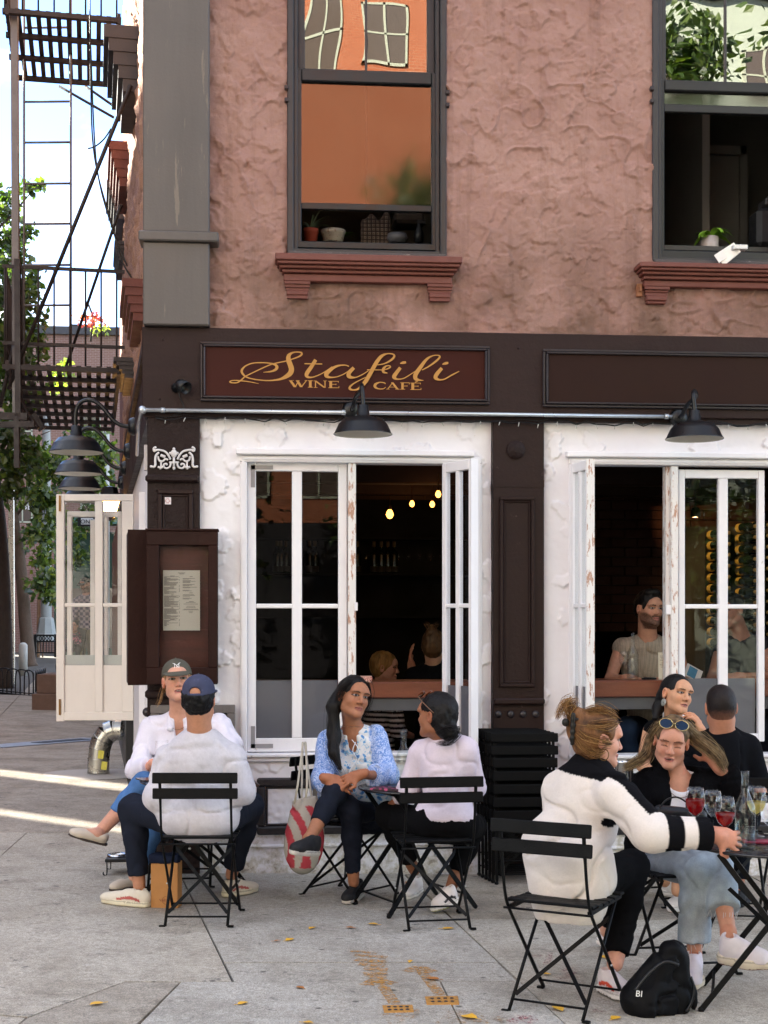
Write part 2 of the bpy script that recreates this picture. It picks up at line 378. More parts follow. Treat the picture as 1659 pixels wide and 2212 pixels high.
gs = MB(); gs.add([(sw(a).x-3.5, a, gz(-4)-.004) for a in (0, 36)]+[(sw(a).x-5.2, a, gz(-4)-.004) for a in (36, 0)], [(0, 1, 2, 3)]); struct('verge_paving', gs, m_c3)
# steel trench grating across the side pavement
tg = thing('trench_grating', 'galvanised steel strip with a slotted grating set across the side pavement', 'grating', G(100, 1600))
a0, a1 = G(-20, 1614), G(205, 1596); q = MB(); d = (a1-a0).normalized(); n_ = Vector((-d.y, d.x, 0)); w_ = .26
q.prism([(0, -w_), (1, -w_), (1, w_), (0, w_)], lambda p: a0.lerp(a1, p[0])+n_*p[1]*.8-Vector((0, 0, .02)), lambda p: a0.lerp(a1, p[0])+n_*p[1]*.8+Vector((0, 0, .008)))
q.build('steel_plate', mat('checker_plate', '#9a9da0', .4, .2, 30, .5, 90, metal=.6), tg)
for i in range(5):
    q = MB(); t0 = .42+i*.1; q.prism([(t0, -.1), (t0+.09, -.1), (t0+.09, .1), (t0, .1)], lambda p: a0.lerp(a1, p[0])+n_*p[1], lambda p: a0.lerp(a1, p[0])+n_*p[1]+Vector((0, 0, .012))); q.build('slot', mat('slot_dark', '#26282a', .6) if i == 0 else bpy.data.materials['slot_dark'], tg)
# ------------------------------------------------------------------ palette
m_pink = None
def _pink():
    t = NT('pink_stucco'); big = t.noise(1.3, 5, .6); fine = t.noise(22, 5, .7)
    c = t.mix(t.ramp(big, .32, .68), lin('#936f66'), lin('#ab897e'))
    c = t.mix(t.ramp(fine, .45, .75), c, lin('#9c7869'))
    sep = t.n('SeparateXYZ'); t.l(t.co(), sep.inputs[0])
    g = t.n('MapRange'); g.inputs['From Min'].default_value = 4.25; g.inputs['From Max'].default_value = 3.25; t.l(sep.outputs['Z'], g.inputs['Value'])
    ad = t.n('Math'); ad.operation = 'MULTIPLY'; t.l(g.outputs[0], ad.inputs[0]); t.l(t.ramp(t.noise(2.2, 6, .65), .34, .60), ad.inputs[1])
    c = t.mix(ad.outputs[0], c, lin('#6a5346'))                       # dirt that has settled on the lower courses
    c = t.mix(t.ramp(t.noise(60, 4, .7), .70, .74), c, lin('#6a4c42'))
    sk = t.ramp(t.noise(9, 6, .65, t.co(scale=(1, 1, .07))), .52, .74, (1, 1, 1), (.72, .70, .68)); c = t.mix(1.0, c, sk, 'MULTIPLY')
    t.set(Base_Color=c, Roughness=.9, Specular_IOR_Level=.2, Normal=t.bump(t.noise(46, 6, .75), .55, .010)); return t.m
m_pink = _pink()
def _white():
    t = NT('white_stucco'); c = t.mix(t.noise(2.4, 5, .6), lin('#dcd8da'), lin('#ebe9eb'))
    sep = t.n('SeparateXYZ'); t.l(t.co(), sep.inputs[0])
    g = t.n('MapRange'); g.inputs['From Min'].default_value = .62; g.inputs['From Max'].default_value = .0; t.l(sep.outputs['Z'], g.inputs['Value'])
    w = t.n('Math'); w.operation = 'MULTIPLY_ADD'; w.inputs[1].default_value = .24; w.inputs[2].default_value = .0; t.l(g.outputs[0], w.inputs[0])
    w2 = t.n('Math'); w2.operation = 'ADD'; t.l(w.outputs[0], w2.inputs[0]); t.l(t.noise(11, 7, .75), w2.inputs[1])
    c = t.mix(t.ramp(w2.outputs[0], .66, .78), c, lin('#c4bdb0'))
    c = t.mix(t.ramp(w2.outputs[0], .80, .84), c, lin('#a0968a'))
    t.set(Base_Color=c, Roughness=.6, Specular_IOR_Level=.35, Normal=t.bump(t.noise(120, 4, .65), .22, .004)); return t.m
m_white = _white()
m_wood_w = mat('white_painted_wood', '#e4e2e4', .45, .05, 9, .12, 90, wear='#b9b2a8', wearamt=.70, stretch=(1, 1, .35))
m_wood_worn = mat('peeling_white_wood', '#dedad6', .55, .06, 9, .25, 70, wear='#b08770', wearamt=.54, stretch=(2.5, 2.5, .6))
m_brown = mat('dark_brown_paint', '#241614', .5, .14, 8, .25, 45, spec=.22, wear='#4a3c3b', wearamt=.66, stretch=(1, 1, 1))
m_brown2 = mat('dark_brown_rough_paint', '#201311', .55, .16, 8, .9, 34, spec=.2)
m_fascia = mat('brown_fascia_paint', '#291b19', .55, .14, 5, .35, 30, spec=.2, wear='#3a2c28', wearamt=.68, stretch=(.4, 1, 5))
m_trim = mat('near_black_trim', '#262024', .38, .1, 12, .1, 60)
m_grey = mat('grey_sheet_metal_paint', '#56504c', .5, .16, 3.0, .18, 60, wear='#6f655b', wearamt=.60, stretch=(2.2, 2.2, .22))
m_greydk = mat('charcoal_window_paint', '#2e2c2d', .4, .12, 10, .1, 80, stretch=(1, 1, .5))
m_dark = mat('black_window_channel', '#191a1c', .4, .1, 10)
m_red = mat('red_oxide_stone', '#6a392f', .6, .16, 7, .3, 50)
m_blk = mat('black_powder_coat', '#0e1013', .36, .12, 20, .06, 200, spec=.35)
m_conduit = mat('galvanised_conduit', '#b9bdc0', .35, .08, 14, .05, 90, metal=.75)
m_glass = glass_mat('window_glass', (1, 1, 1), .07, 0.0, .90)
m_clear = glass_mat('clear_glass', (.98, 1, .99), .045, 0.0, .96)
m_frost = None
def _frost():
    t = NT('frosted_film'); t.set(Base_Color=lin('#6f7078'), Roughness=.28, Specular_IOR_Level=.6, Alpha=.93); return t.m
m_frost = _frost()
# ------------------------------------------------------------------ the corner building

bld = thing('cafe_building', 'corner cafe building with pink stucco above and white and brown shop front below', 'building', (1.0, 0, 0))
XR = 4.6; ZT = 32.0  # top out of view, raised for its shadow across the avenue
uw = [dict(x0=P(622, 300, 0).x, x1=P(962, 300, 0).x, zb=P(800, 552, 0).z), dict(x0=P(1409, 300, 0).x, x1=P(1409, 300, 0).x+(P(962, 300, 0).x-P(622, 300, 0).x)*1.02, zb=P(1500, 568, 0).z)]
UT = 6.35
zf_t = (P(320, 706).z+P(1500, 734).z)/2                     # top of the fascia
hol = [(u['x0'], u['x1'], u['zb'], UT) for u in uw]
x_p = P(452, 300, -.12).x                                   # right edge of the grey corner pilaster
xs = np.arange(x_p-.02, 2.62, .0085); zs = np.arange(zf_t-.02, 5.62, .0085)
def hp(X, Z):
    H = trowel(X, Z, 11, 2400, .025, .10, .006, .019, (x_p-.1, 2.7, zf_t-.1, 5.7), .06, .45)
    q_ = np.stack([X, Z, X*0+1.7], -1); q_ = q_+.10*np.stack([vnoise(q_*6), vnoise(q_*6+31), q_[..., 2]*0], -1); H += .016*np.exp(-(vnoise(q_*7.5)/.026)**2)*np.clip(vnoise(q_*3.1+9)*6+.6, 0, 1)
    H += .006*vnoise(np.stack([X*9, Z*9, X*0+3], -1))+.003*vnoise(np.stack([X*40, Z*40, X*0+8], -1)); return H
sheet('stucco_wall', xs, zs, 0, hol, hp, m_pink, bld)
up = MB()                                                   # the wall goes on above and to the right
up.box(2.60, XR, .0, .2, zf_t, ZT); 
for a, b in ((x_p-.05, hol[0][0]), (hol[0][1], hol[1][0])): up.box(a, b, 0.0, .2, 5.61, ZT)
for h in hol: up.box(h[0], h[1], .0, .2, UT, ZT)
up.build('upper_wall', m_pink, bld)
# reveals of the window openings and backing
rv = MB()
for h in hol:
    for a, b in ((h[0]-.12, h[0]), (h[1], h[1]+.12)): rv.box(a, b, .02, .26, h[2]-.1, UT)
    rv.box(h[0], h[1], .02, .26, h[2]-.12, h[2])
rv.build('window_reveal', m_greydk, bld)
# grey pilaster
gp = MB(); zb = P(380, 510, -.14).z
gp.box(K.x-.02, x_p, -.12, .05, zf_t, zb-.03, .008); gp.box(K.x-.02, x_p, -.12, .05, zb+.03, ZT, .008)
gp.box(K.x-.045, P(472, 510, -.15).x, -.15, .05, zb-.03, zb+.03, .008)
gp.build('corner_pilaster', m_grey, bld)
# fascia
zf_b = (P(600, 902, -.06).z+P(1500, 916, -.06).z)/2
fa = MB(); fa.box(K.x-.03, XR, -.07, .1, zf_b+.03, zf_t-.002, .006); fa.box(K.x-.02, XR, -.045, .1, zf_b, zf_b+.03)
fa.build('fascia', m_fascia, bld)
lg = MB(); lg.box(x_p, XR, -.055, 0.02, zf_t-.002, zf_t+.012); lg.build('fascia_flashing', m_pink, bld)
for px, py in ((352, 733), (345, 862), (1120, 752)):
    bt = MB(); p = P(px, py, -.07); bt.ball(p, .009, 8, (1, .6, 1)); bt.build('bolt_head', m_fascia, bld)
# white stucco bays with the two big openings
WO = []
for (x0, x1, y0, y1) in ((519, 1040, 986, 1643), (1229, 1748, 991, 1646)):
    a = P(x0, 1300).x; b = P(x1, 1300).x; WO.append((a, b, P((x0+x1)/2, y1).z, P((x0+x1)/2 if x1 < 1500 else 1440, y0).z))
xa, xb = P(432, 1200).x, P(1062, 1200).x; xc, xd = P(1172, 1200).x, XR
def hw(seed, x0, x1, n):
    def f(X, Z):
        H = trowel(X, Z, seed, n, .03, .085, .009, .019, (x0, x1, .5, 2.85), .35, .6)
        lo = np.clip((.62-Z)/.2, 0, 1); H *= 1-lo
        H += .0035*vnoise(np.stack([X*14, Z*14, X*0+seed], -1))+(.002+.006*lo)*vnoise(np.stack([X*38, Z*38, X*0+seed+5], -1)); return H
    return f
zlo = -.12
sheet('white_stucco_bay', np.arange(xa, xb+.001, .008), np.arange(zlo, zf_b+.01, .008), 0, [WO[0]], hw(5, xa, xb, 190), m_white, bld)
sheet('white_stucco_bay', np.arange(xc, 2.75, .008), np.arange(zlo, zf_b+.01, .008), 0, [(WO[1][0], 2.76, WO[1][2], WO[1][3])], hw(6, xc, 2.7, 110), m_white, bld)
wb = MB()
wb.box(2.74, XR, 0, .2, zlo, WO[1][2]); wb.box(2.74, XR, 0, .2, WO[1][3], zf_b+.05); wb.box(WO[1][1], XR, 0.0, .2, WO[1][2], WO[1][3])
wb.build('bay_wall', m_white, bld)
# backing walls (thickness) so that the room behind is closed
bk = MB()
for a, b, o in ((xa-.2, xb, WO[0]), (xc, 2.75, WO[1])):
    bk.box(a, o[0], .02, .2, zlo, zf_b); 
    if o is WO[0]: bk.box(o[1], b, .02, .2, zlo, zf_b)
    bk.box(o[0], o[1] if o is WO[0] else 2.75, .02, .2, zlo, o[2]); bk.box(o[0], o[1] if o is WO[0] else 2.75, .02, .2, o[3], zf_b)
bk.box(x_p-.2, XR, .03, .2, zf_b, zf_t+.1); bk.box(xb, xc, .03, .2, zlo, zf_b)
bk.build('wall_core', m_white, bld)
# mid pilaster
mp = MB(); Y = -.05
mp.box(xb, xc, Y, .05, zlo, zf_b-.001, .004)
mp.build('shop_pilaster', m_brown, bld)
def frame_rect(mb, x0, x1, z0, z1, Y, w, d, ch=.004):
    mb.box(x0, x1, Y-d, Y+.01, z1-w, z1, ch); mb.box(x0, x1, Y-d, Y+.01, z0, z0+w, ch)
    mb.box(x0, x0+w, Y-d+.0005, Y+.01, z0+w, z1-w, ch); mb.box(x1-w, x1, Y-d+.0005, Y+.01, z0+w, z1-w, ch)
pm = MB(); x0, x1, z0, z1 = R(1079, 1073, 1154, 1484, Y)
frame_rect(pm, x0, x1, z0, z1, Y, .022, .022); frame_rect(pm, x0+.024, x1-.024, z0+.024, z1-.024, Y, .012, .012)
a, b, c, d = R(1063, 1508, 1171, 1522, Y); pm.box(xb, xc, Y-.035, Y, c, d, .01)
a, b, c, d = R(1063, 1036, 1171, 1052, Y); pm.box(xb, xc, Y-.004, Y, c, d, .002)
pm.build('panel_moulding', m_brown, bld)
for px in (1076, 1103, 1130, 1157):
    st = MB(); p = P(px, 1543, Y); st.ball(p, .024, 14, (1, .6, 1)); st.build('round_stud', m_trim, bld)
dk = MB(); p = P(1114, 972, Y); dk.lathe([(.001, 0), (.056, 0), (.058, -.004), (.058, -.012)], p+Vector((0, -.012, 0)), 28, Matrix.Rotation(math.pi/2, 3, 'X'))
dk.build('round_boss', m_brown2, bld)
# corner pilaster below the fascia
cp = MB(); xk = P(318, 1150, -.05).x; xk1 = P(432, 1150, 0).x
cp.box(xk, xk1, -.05, .06, zlo, zf_b-.001, .004)
a, b, c, d = R(318, 1026, 432, 1042, -.06); cp.box(xk-.01, xk1, -.085, -.04, c, d, .012)
a, b, c, d = R(323, 1490, 432, 1508, -.06); cp.box(xk-.012, xk1, -.085, -.04, c, d, .012)
cp.build('corner_shop_pilaster', m_brown2, bld)
cm = MB(); x0, x1, z0, z1 = R(341, 1058, 417, 1470, -.05); frame_rect(cm, x0, x1, z0, z1, -.05, .026, .02); frame_rect(cm, x0+.028, x1-.028, z0+.028, z1-.028, -.05, .014, .01)
cm.build('panel_moulding', m_brown, bld)
pf = MB(); x0, x1, z0, z1 = R(325, 1523, 508, 1800, -.07); frame_rect(pf, x0, x1, z0, z1, -.052, .05, .03); pf.build('base_panel_frame', mat('weathered_grey_wood', '#6b645f', .7, .2, 12, .3, 60), bld)
pb = MB(); pb.box(x0+.05, x1-.05, -.055, -.04, z0+.05, z1-.05); pb.build('base_panel', m_brown, bld)
# panel frame below the left window, and one below the right window
m_chip = mat('chipped_black_frame', '#1d1819', .5, .2, 16, .5, 50, wear='#8b8783', wearamt=.69)
for q in ((555, 1678, 1005, 1800), (1275, 1690, 1720, 1800)):
    bp = MB(); x0, x1, z0, z1 = R(*q, 0); frame_rect(bp, x0, x1, z0, z1, -.003, .052, .03, .01); frame_rect(bp, x0+.053, x1-.053, z0+.053, z1-.053, -.003, .014, .012)
    bp.build('lower_panel_frame', m_chip, bld)
# plinth ledge
pl = MB(); pl.box(xa+.05, xb, -.02, .02, P(700, 1822).z-.02, P(700, 1822).z, .006); pl.box(xc, 2.75, -.02, .02, P(700, 1822).z-.06, P(700, 1822).z-.04, .006); pl.build('plinth_ledge', m_white, bld)
# ------------------------------------------------------------------ window trim
def trim(o, capy, name='window_casing'):
    x0, x1, z0, z1 = o; t = MB(); w = .042
    t.box(x0-.002, x0+w, -.022, .1, z0, z1-w, .006); t.box(x1-w, x1+.002, -.022, .1, z0, z1-w, .006); t.box(x0, x1, -.022, .1, z1-w, z1, .006)
    t.box(x0+.013, x0+.026, -.030, -.02, z0, z1-.03, .004); t.box(x1-.026, x1-.013, -.030, -.02, z0, z1-.03, .004); t.box(x0+.013, x1-.013, -.030, -.02, z1-.026, z1-.013, .004)
    t.box(x0-.025, x1-.05 if o is WO[0] else x1, -.055, 0.01, z1, z1+.036, .006)        # drip cap
    t.box(x0-.002, x1+.002, -.05, .12, z0+.028, z0+.05, .005); t.box(x0-.002, x1+.002, -.03, .1, z0, z0+.026, .005)
    return t.build(name, m_wood_w, bld)
for o in WO: trim(o, 0)
def leaf_panel(mb, x0, x1, z0, z1, y0, y1, st=.04, top=.055, bot=.085, mid=None, mv=None, mw=.028):
    mb.box(x0, x0+st, y0, y1, z0, z1, .004); mb.box(x1-st, x1, y0, y1, z0, z1, .004)
    mb.box(x0+st, x1-st, y0+.001, y1-.001, z1-top, z1, .004); mb.box(x0+st, x1-st, y0+.001, y1-.001, z0, z0+bot, .004)
    if mv: 
        for a, b in mv: mb.box(a, b, y0+.002, y1-.002, z0+bot, z1-top, .005)
    if mid: mb.box(x0+st, x1-st, y0+.004, y1-.004, mid-mw/2, mid+mw/2, .005)
def fixed_leaf(qx, g1, g2, ytop, ymid, ybot, gb, frost, Y=.03):
    z1 = P(qx[0], ytop, Y).z; z0 = P(qx[0], ybot, Y).z; zm = P(qx[0], ymid, Y).z
    X = lambda p: P(p, 1300, Y).x
    o = MB(); leaf_panel(o, X(qx[0]), X(qx[1]), z0, z1, Y, Y+.045, st=X(g1[0])-X(qx[0]), top=.054, bot=P(600, gb, Y).z-z0, mid=zm, mv=[(X(g1[1]), X(g2[0]))])
    o = o.build('casement', m_wood_w, bld)
    zg0 = P(600, gb, Y).z; zt = z1-.054; zf = P(600, frost, Y).z
    for g in (g1, g2):
        for a, b in ((zg0, zm-.014), (zm+.014, zt)):
            q = MB(); q.box(X(g[0]), X(g[1]), Y+.02, Y+.024, a, b); q.build('pane', m_glass, o)
        q = MB(); q.box(X(g[0])+.001, X(g[1])-.001, Y+.0255, Y+.027, zg0, zf); q.build('frosted_film', m_frost, o)
    return o
lf = fixed_leaf((534, 749.6), (553, 630.6), (652.4, 729.4), 998, 1309, 1624.8, 1595, 1470)
rf = fixed_leaf((1466, 1652), (1479.8, 1552.6), (1573, 1634), 1014, 1310, 1603, 1592, 1469)
for a, b in ((751.6, 769), (1449.3, 1465)): mu = MB(); mu.box(P(a, 1300).x, P(b, 1300).x, -.005, .09, WO[0][2]+.05, WO[0][3]-.04, .004); mu.build('window_post', m_wood_worn, bld)
mu = MB(); mu.box(P(1441, 1300).x, P(1449, 1300).x, .03, .10, WO[0][2]+.05, WO[0][3]-.04)
mu.build('post_lining', m_wood_worn, bld)
m_irn = mat('grey_painted_iron', '#8f8c8c', .5, .12, 20)
for (ax, ay, sx, sy) in ((534+8, 1005, 1, 1), (534+8, 1616, 1, -1)):
    br = MB(); p = P(ax, ay, .03); L = .135
    for (dx, dz) in ((L, .025), (.025, L)):
        x1 = p.x+sx*dx; z1 = p.z-sy*dz; br.box(p.x, x1, .026, .0315, p.z, z1)
    br.build('corner_iron', m_irn, lf)
lt = MB(); p = P(766, 1312, -.01); lt.box(p.x, p.x+.018, -.02, 0, p.z-.02, p.z+.03); lt.build('catch_plate', m_wood_w, bld); lt = MB(); p = P(1444, 1317, .02); lt.box(p.x-.02, p.x+.012, .0, .03, p.z-.03, p.z+.03); lt.build('catch_plate', m_wood_w, bld)
def open_leaf(hx, nx, y0t, y0b, Yh, out, w=.034, flip=1):
    """two narrow hinged panels folded together, standing out from the jamb"""
    H = P(hx, 1300, Yh); z1 = P(hx, y0t, Yh).z; z0 = P(hx, y0b, Yh).z
    dx = P(nx, 1300, Yh-out).x-H.x; ang = math.atan2(dx, out); L = math.hypot(dx, out)
    o = MB(); leaf_panel(o, 0, L, z0, z1, -w, w*.2, st=.036, top=.06, bot=.09, mid=P(hx, 1309, Yh).z, mv=[(L*.5-.018, L*.5+.018)], mw=.026)
    M = Matrix.Translation((H.x, Yh, 0))@Matrix.Rotation(-(math.pi/2-ang), 4, 'Z')
    o.v = [tuple(M@Vector(v)) for v in o.v]; ob = o.build('folding_casement', m_wood_w, bld)
    e = MB(); e.box(L, L+.002, -w-.006, w*.2+.006, z0-.004, z1+.004); e.v = [tuple(M@Vector(v)) for v in e.v]; e.build('stile_edge', m_wood_worn if flip < 0 else m_wood_w, ob)
    for a, b in ((.037, L*.5-.018), (L*.5+.018, L-.037)):
        q = MB(); q.box(a, b, -.018, -.015, z0+.09, z1-.06); q.v = [tuple(M@Vector(v)) for v in q.v]; q.build('pane', m_glass, ob)
        q = MB(); q.box(a, b, -.0135, -.0125, z0+.09, z0+.46); q.v = [tuple(M@Vector(v)) for v in q.v]; q.build('frosted_film', m_frost, ob)
    return ob
open_leaf(964, 1029, 1002, 1640, -.01, .27)
open_leaf(1243, 1280, 1003, 1640, -.01, .27, flip=-1)
# ------------------------------------------------------------------ upper windows
def _view_glass(nm, fac, bs, ro=0.0):
    t = NT(nm); gl = t.n('BsdfGlossy'); gl.inputs['Roughness'].default_value = ro; gl.inputs['Color'].default_value = (.9, .88, .86, 1)
    tr = t.n('BsdfTransparent'); tr.inputs['Color'].default_value = (.55, .55, .55, 1)
    wv = t.noise(1.5, 1, .4, t.co(scale=(1, 1, .7))); gl_n = t.bump(wv, bs, .05); t.l(gl_n, gl.inputs['Normal'])
    ms = t.n('MixShader'); ms.inputs[0].default_value = fac; t.l(tr.outputs[0], ms.inputs[1]); t.l(gl.outputs[0], ms.inputs[2]); t.t.nodes.remove(t.b); t.l(ms.outputs[0], t.o.inputs['Surface']); return t.m
m_vglass = _view_glass('upper_window_glass', .22, .09); m_vscreen = _view_glass('screened_window_glass', .10, .03, .05)
def upper_window(u, k):
    x0, x1, zb = u['x0'], u['x1'], u['zb']; off = (0 if k == 0 else P(1420, 178, .05).z-P(1420, 155, .05).z+0)
    Z = (lambda py: P(790, py, .05).z) if k == 0 else (lambda py: P(1500, py, .05).z)
    w = MB(); w.box(x0-.005, x0+.035, -.03, .14, zb, UT, .006); w.box(x1-.035, x1+.005, -.03, .14, zb, UT, .006); w.box(x0+.035, x1-.035, -.02, .14, UT-.06, UT)
    w.box(x0+.035, x0+.06, .0, .14, zb, UT, .004); w.box(x1-.06, x1-.035, .0, .14, zb, UT, .004)
    w.box(x0+.03, x1-.03, -.02, .16, zb-.02, zb+.03, .004)
    win = w.build('window', m_greydk, bld)
    s0, s1 = x0+.06, x1-.06
    ym = (155, 183, 177, 443, 457, 527, 542) if k == 0 else (177, 201, 203, 229, 246, 545, 567)
    up_ = MB(); zt = UT-.06; zr = Z(ym[0]); zr0 = Z(ym[1])
    up_.box(s0, s0+.045, .06, .10, zr, zt, .004); up_.box(s1-.045, s1, .06, .10, zr, zt, .004); up_.box(s0, s1, .055, .10, zr-.03, zr, .004)
    up_.box((s0+s1)/2-.007, (s0+s1)/2+.007, .074, .095, zr, zt); up_.build('upper_sash', m_greydk, win)
    q = MB(); q.box(s0+.045, s1-.045, .084, .088, zr, zt); q.build('pane', m_vglass, win)
    lo = MB(); a, b = s0-.012, s1+.012
    lo.box(a, a+.035, .015, .06, Z(ym[6]), zr-.004, .004); lo.box(b-.035, b, .015, .06, Z(ym[6]), zr-.004, .004)
    lo.box(a+.035, b-.035, .014, .06, zr0, zr-.004, .006); lo.box(a, b, .01, .06, Z(ym[6]), Z(ym[5]), .005); lo.box(a+.035, b-.035, .024, .06, Z(ym[4]), Z(ym[3]), .004)
    lo.build('lower_sash', m_dark, win)
    if k == 0: lo2 = MB(); lo2.box((s0+s1)/2-.006, (s0+s1)/2+.006, .05, .06, Z(ym[3]), zr0); lo2.build('glazing_bar', m_greydk, win)
    q = MB(); q.box(a+.035, b-.035, .044, .048, Z(ym[3]), zr0); q.build('pane', m_vscreen, win)
    # weathered wood and the red stone sill on two brackets
    s = MB(); yy = (555, 569, 576, 583, 590.5, 607) if k == 0 else (573, 583, 589, 596, 604, 618)
    Z2 = lambda py: P(790 if k == 0 else 1520, py, -.1).z
    sx0 = P(594.5 if k == 0 else 1380, 560, -.13).x; sx1 = (P(997.4, 560, -.13).x if k == 0 else sx0+(P(997.4, 560, -.13).x-P(594.5, 560, -.13).x))
    for i, (ins, dep) in enumerate(((0, .16), (.012, .145), (.026, .12), (.042, .095), (.052, .07))):
        s.box(sx0+ins, sx1-ins, -dep, .02, Z2(yy[i+1]), Z2(yy[i])-(.0006*i), .004)
    for cx in (sx0+.135, sx1-.125):
        zt_ = Z2(yy[5])-.0005; h_ = Z2(yy[5])-Z2(yy[5]+36); wd = .078
        for i, (dd, f0, f1) in enumerate(((.068, 0, .16), (.056, .16, .34), (.046, .34, .5), (.058, .5, .82), (.05, .82, 1.0))):
            s.box(cx-wd+.004*i, cx+wd-.004*i, -dd, .02, zt_-h_*f1, zt_-h_*f0-.0004, .006)
    s.build('stone_sill', m_red, bld)
    r = MB(); r.box(x0, x1, -.06, .05, zb-.018, zb+.004, .004); r.build('sill_board', mat('peeling_grey_sill', '#4a4342', .7, .2, 14, .4, 40, wear='#a39a90', wearamt=.62, stretch=(.4, 1, 3)), win)
    h = MB()
    for x in (x0-.01, x1+.01):
        for py in (205, 232): h.box(x-.012, x+.012, -.045, -.01, Z(py)-.012, Z(py)+.012, .003)
    h.build('shutter_pintle', m_trim, win)
for k, u in enumerate(uw): upper_window(u, k)
# small rusty bracket beside the right sill
q = MB(); p = P(1380, 1110*.0+628, -.02); q.box(p.x-.018, p.x+.018, -.04, 0, p.z-.04, p.z+.04, .004); q.box(p.x-.006, p.x+.01, -.055, -.04, p.z-.01, p.z+.02); q.build('rusty_anchor', mat('rust', '#8a5a3c', .8, .3, 20, .4), bld)
# upper rooms: dim boxes behind the windows
rm = MB(); m_room = mat('dim_room_plaster', '#8c8880', .9, .06, 3)
def room_shell(mb, x0, x1, y0, y1, z0, z1):
    mb.box(x0-.1, x0, y0, y1, z0, z1); mb.box(x1, x1+.1, y0, y1, z0, z1); mb.box(x0-.1, x1+.1, y1, y1+.1, z0, z1); mb.box(x0-.1, x1+.1, y0, y1, z1, z1+.1); mb.box(x0-.1, x1+.1, y0, y1, z0-.1, z0)
room_shell(rm, -1.1, 1.55, .22, 3.6, 3.45, 6.3); room_shell(rm, 1.70, 4.5, .22, 3.2, 3.45, 6.3)
rm.build('upstairs_room', m_room, bld)
dr = MB(); x0 = P(1488, 400, 1.9).x; x1 = P(1492, 400, 1.9).x
dr.box(x0-.02, x1+.02, 1.5, 3.2, 3.45, 6.2)                      # partition end seen behind the open window
p = P(1530, 400, 2.6); dr.box(p.x-.30, p.x+.26, 2.62, 2.68, 3.45, 5.35); dr.box(p.x-.36, p.x-.30, 2.58, 2.7, 3.45, 5.42); dr.box(p.x+.26, p.x+.32, 2.58, 2.7, 3.45, 5.42); dr.box(p.x-.36, p.x+.32, 2.58, 2.7, 5.35, 5.42)
dr.build('room_door', mat('grey_white_door', '#a5a29c', .6, .05, 6), bld)
# ------------------------------------------------------------------ the room behind the shop front
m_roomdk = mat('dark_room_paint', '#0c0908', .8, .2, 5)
m_wood = mat('oiled_timber', '#6b3a26', .42, .3, 5, .25, 40, stretch=(.7, 6, 6))
m_woodlit = mat('old_beam', '#3a2416', .7, .3, 6, .2, 40, stretch=(.6, 5, 5))
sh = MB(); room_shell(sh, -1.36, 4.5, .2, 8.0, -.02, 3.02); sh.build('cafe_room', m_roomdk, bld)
for D_, py in ((11.2, 1066), (12.6, 1088), (14.2, 1111), (15.6, 1126)):
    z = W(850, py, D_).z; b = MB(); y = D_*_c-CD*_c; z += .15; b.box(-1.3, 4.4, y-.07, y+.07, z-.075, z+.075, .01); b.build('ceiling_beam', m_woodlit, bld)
m_bulb = emis('warm_bulb', '#ff9a40', 1.1)
bulbs = [(946.6, 1067.8, 11.0), (890, 1088.6, 12.2), (933.7, 1089.6, 12.2), (842, 1111, 11.4), (878, 1107, 13.7), (918, 1107, 13.7), (961, 1107.5, 13.7)]
words = ['nearest the open leaf and highest', 'on the second beam, left one', 'on the second beam, right one', 'hanging lowest and largest at the left', 'on the far beam, left one', 'on the far beam, middle one', 'on the far beam beside the open leaf']
m_brass = mat('dull_brass', '#6b4c22', .35, .1, 20, metal=.8)
for (px, py, D_), w_ in zip(bulbs, words):
    c = W(px, py, D_); t = thing('filament_bulb', 'glowing bare bulb under the cafe ceiling, '+w_, 'light bulb', c, 'bare bulbs under the cafe ceiling')
    r = .031 if px == 842 else .023
    b = MB(); b.lathe([(.001, -r*1.15), (r*.6, -r*.95), (r, -.1*r), (r*.75, r*.7), (r*.42, r*1.25)], c, 12); b.build('bulb', m_bulb, t)
    b = MB(); b.lathe([(r*.45, r*1.2), (r*.5, r*1.9), (r*.3, r*2.3), (.004, r*2.4), (.004, .16)], c, 10); b.build('socket', m_brass, t)
    ld = bpy.data.lights.new('bulb_light', 'POINT'); lo = bpy.data.objects.new('bulb_light', ld); link(lo, t); lo.location = c-Vector((0, 0, .06)); ld.energy = .07; ld.color = (1, .55, .2); ld.shadow_soft_size = .035
    lo.parent = None
# window counters
for k, (xa_, xb_, yy) in enumerate(((WO[0][0]+.02, WO[0][1]-.02, (1473, 1508, 1536)), (WO[1][0]+.02, 3.3, (1470, 1506, 1533)))):
    t = thing('window_counter', ('thick timber counter across the left window opening' if k == 0 else 'thick timber counter in the right window, bottle and glass standing on it'), 'counter', ((xa_+xb_)/2, .3, 1.0))
    z0, z1, z2 = [P(880 if k == 0 else 1370, p, .115).z for p in yy]
    b = MB(); b.box(xa_, xb_, .115, .52, z1, z0, .008); b.build('counter_top', m_wood, t)
    b = MB(); b.box(xa_, xb_, .14, .18, z2, z1-.001, .004); b.build('apron', mat('painted_grey_apron', '#47484b', .6, .15, 8), t)
ORD = 'first second third fourth fifth sixth seventh eighth ninth tenth eleventh twelfth thirteenth fourteenth'.split()
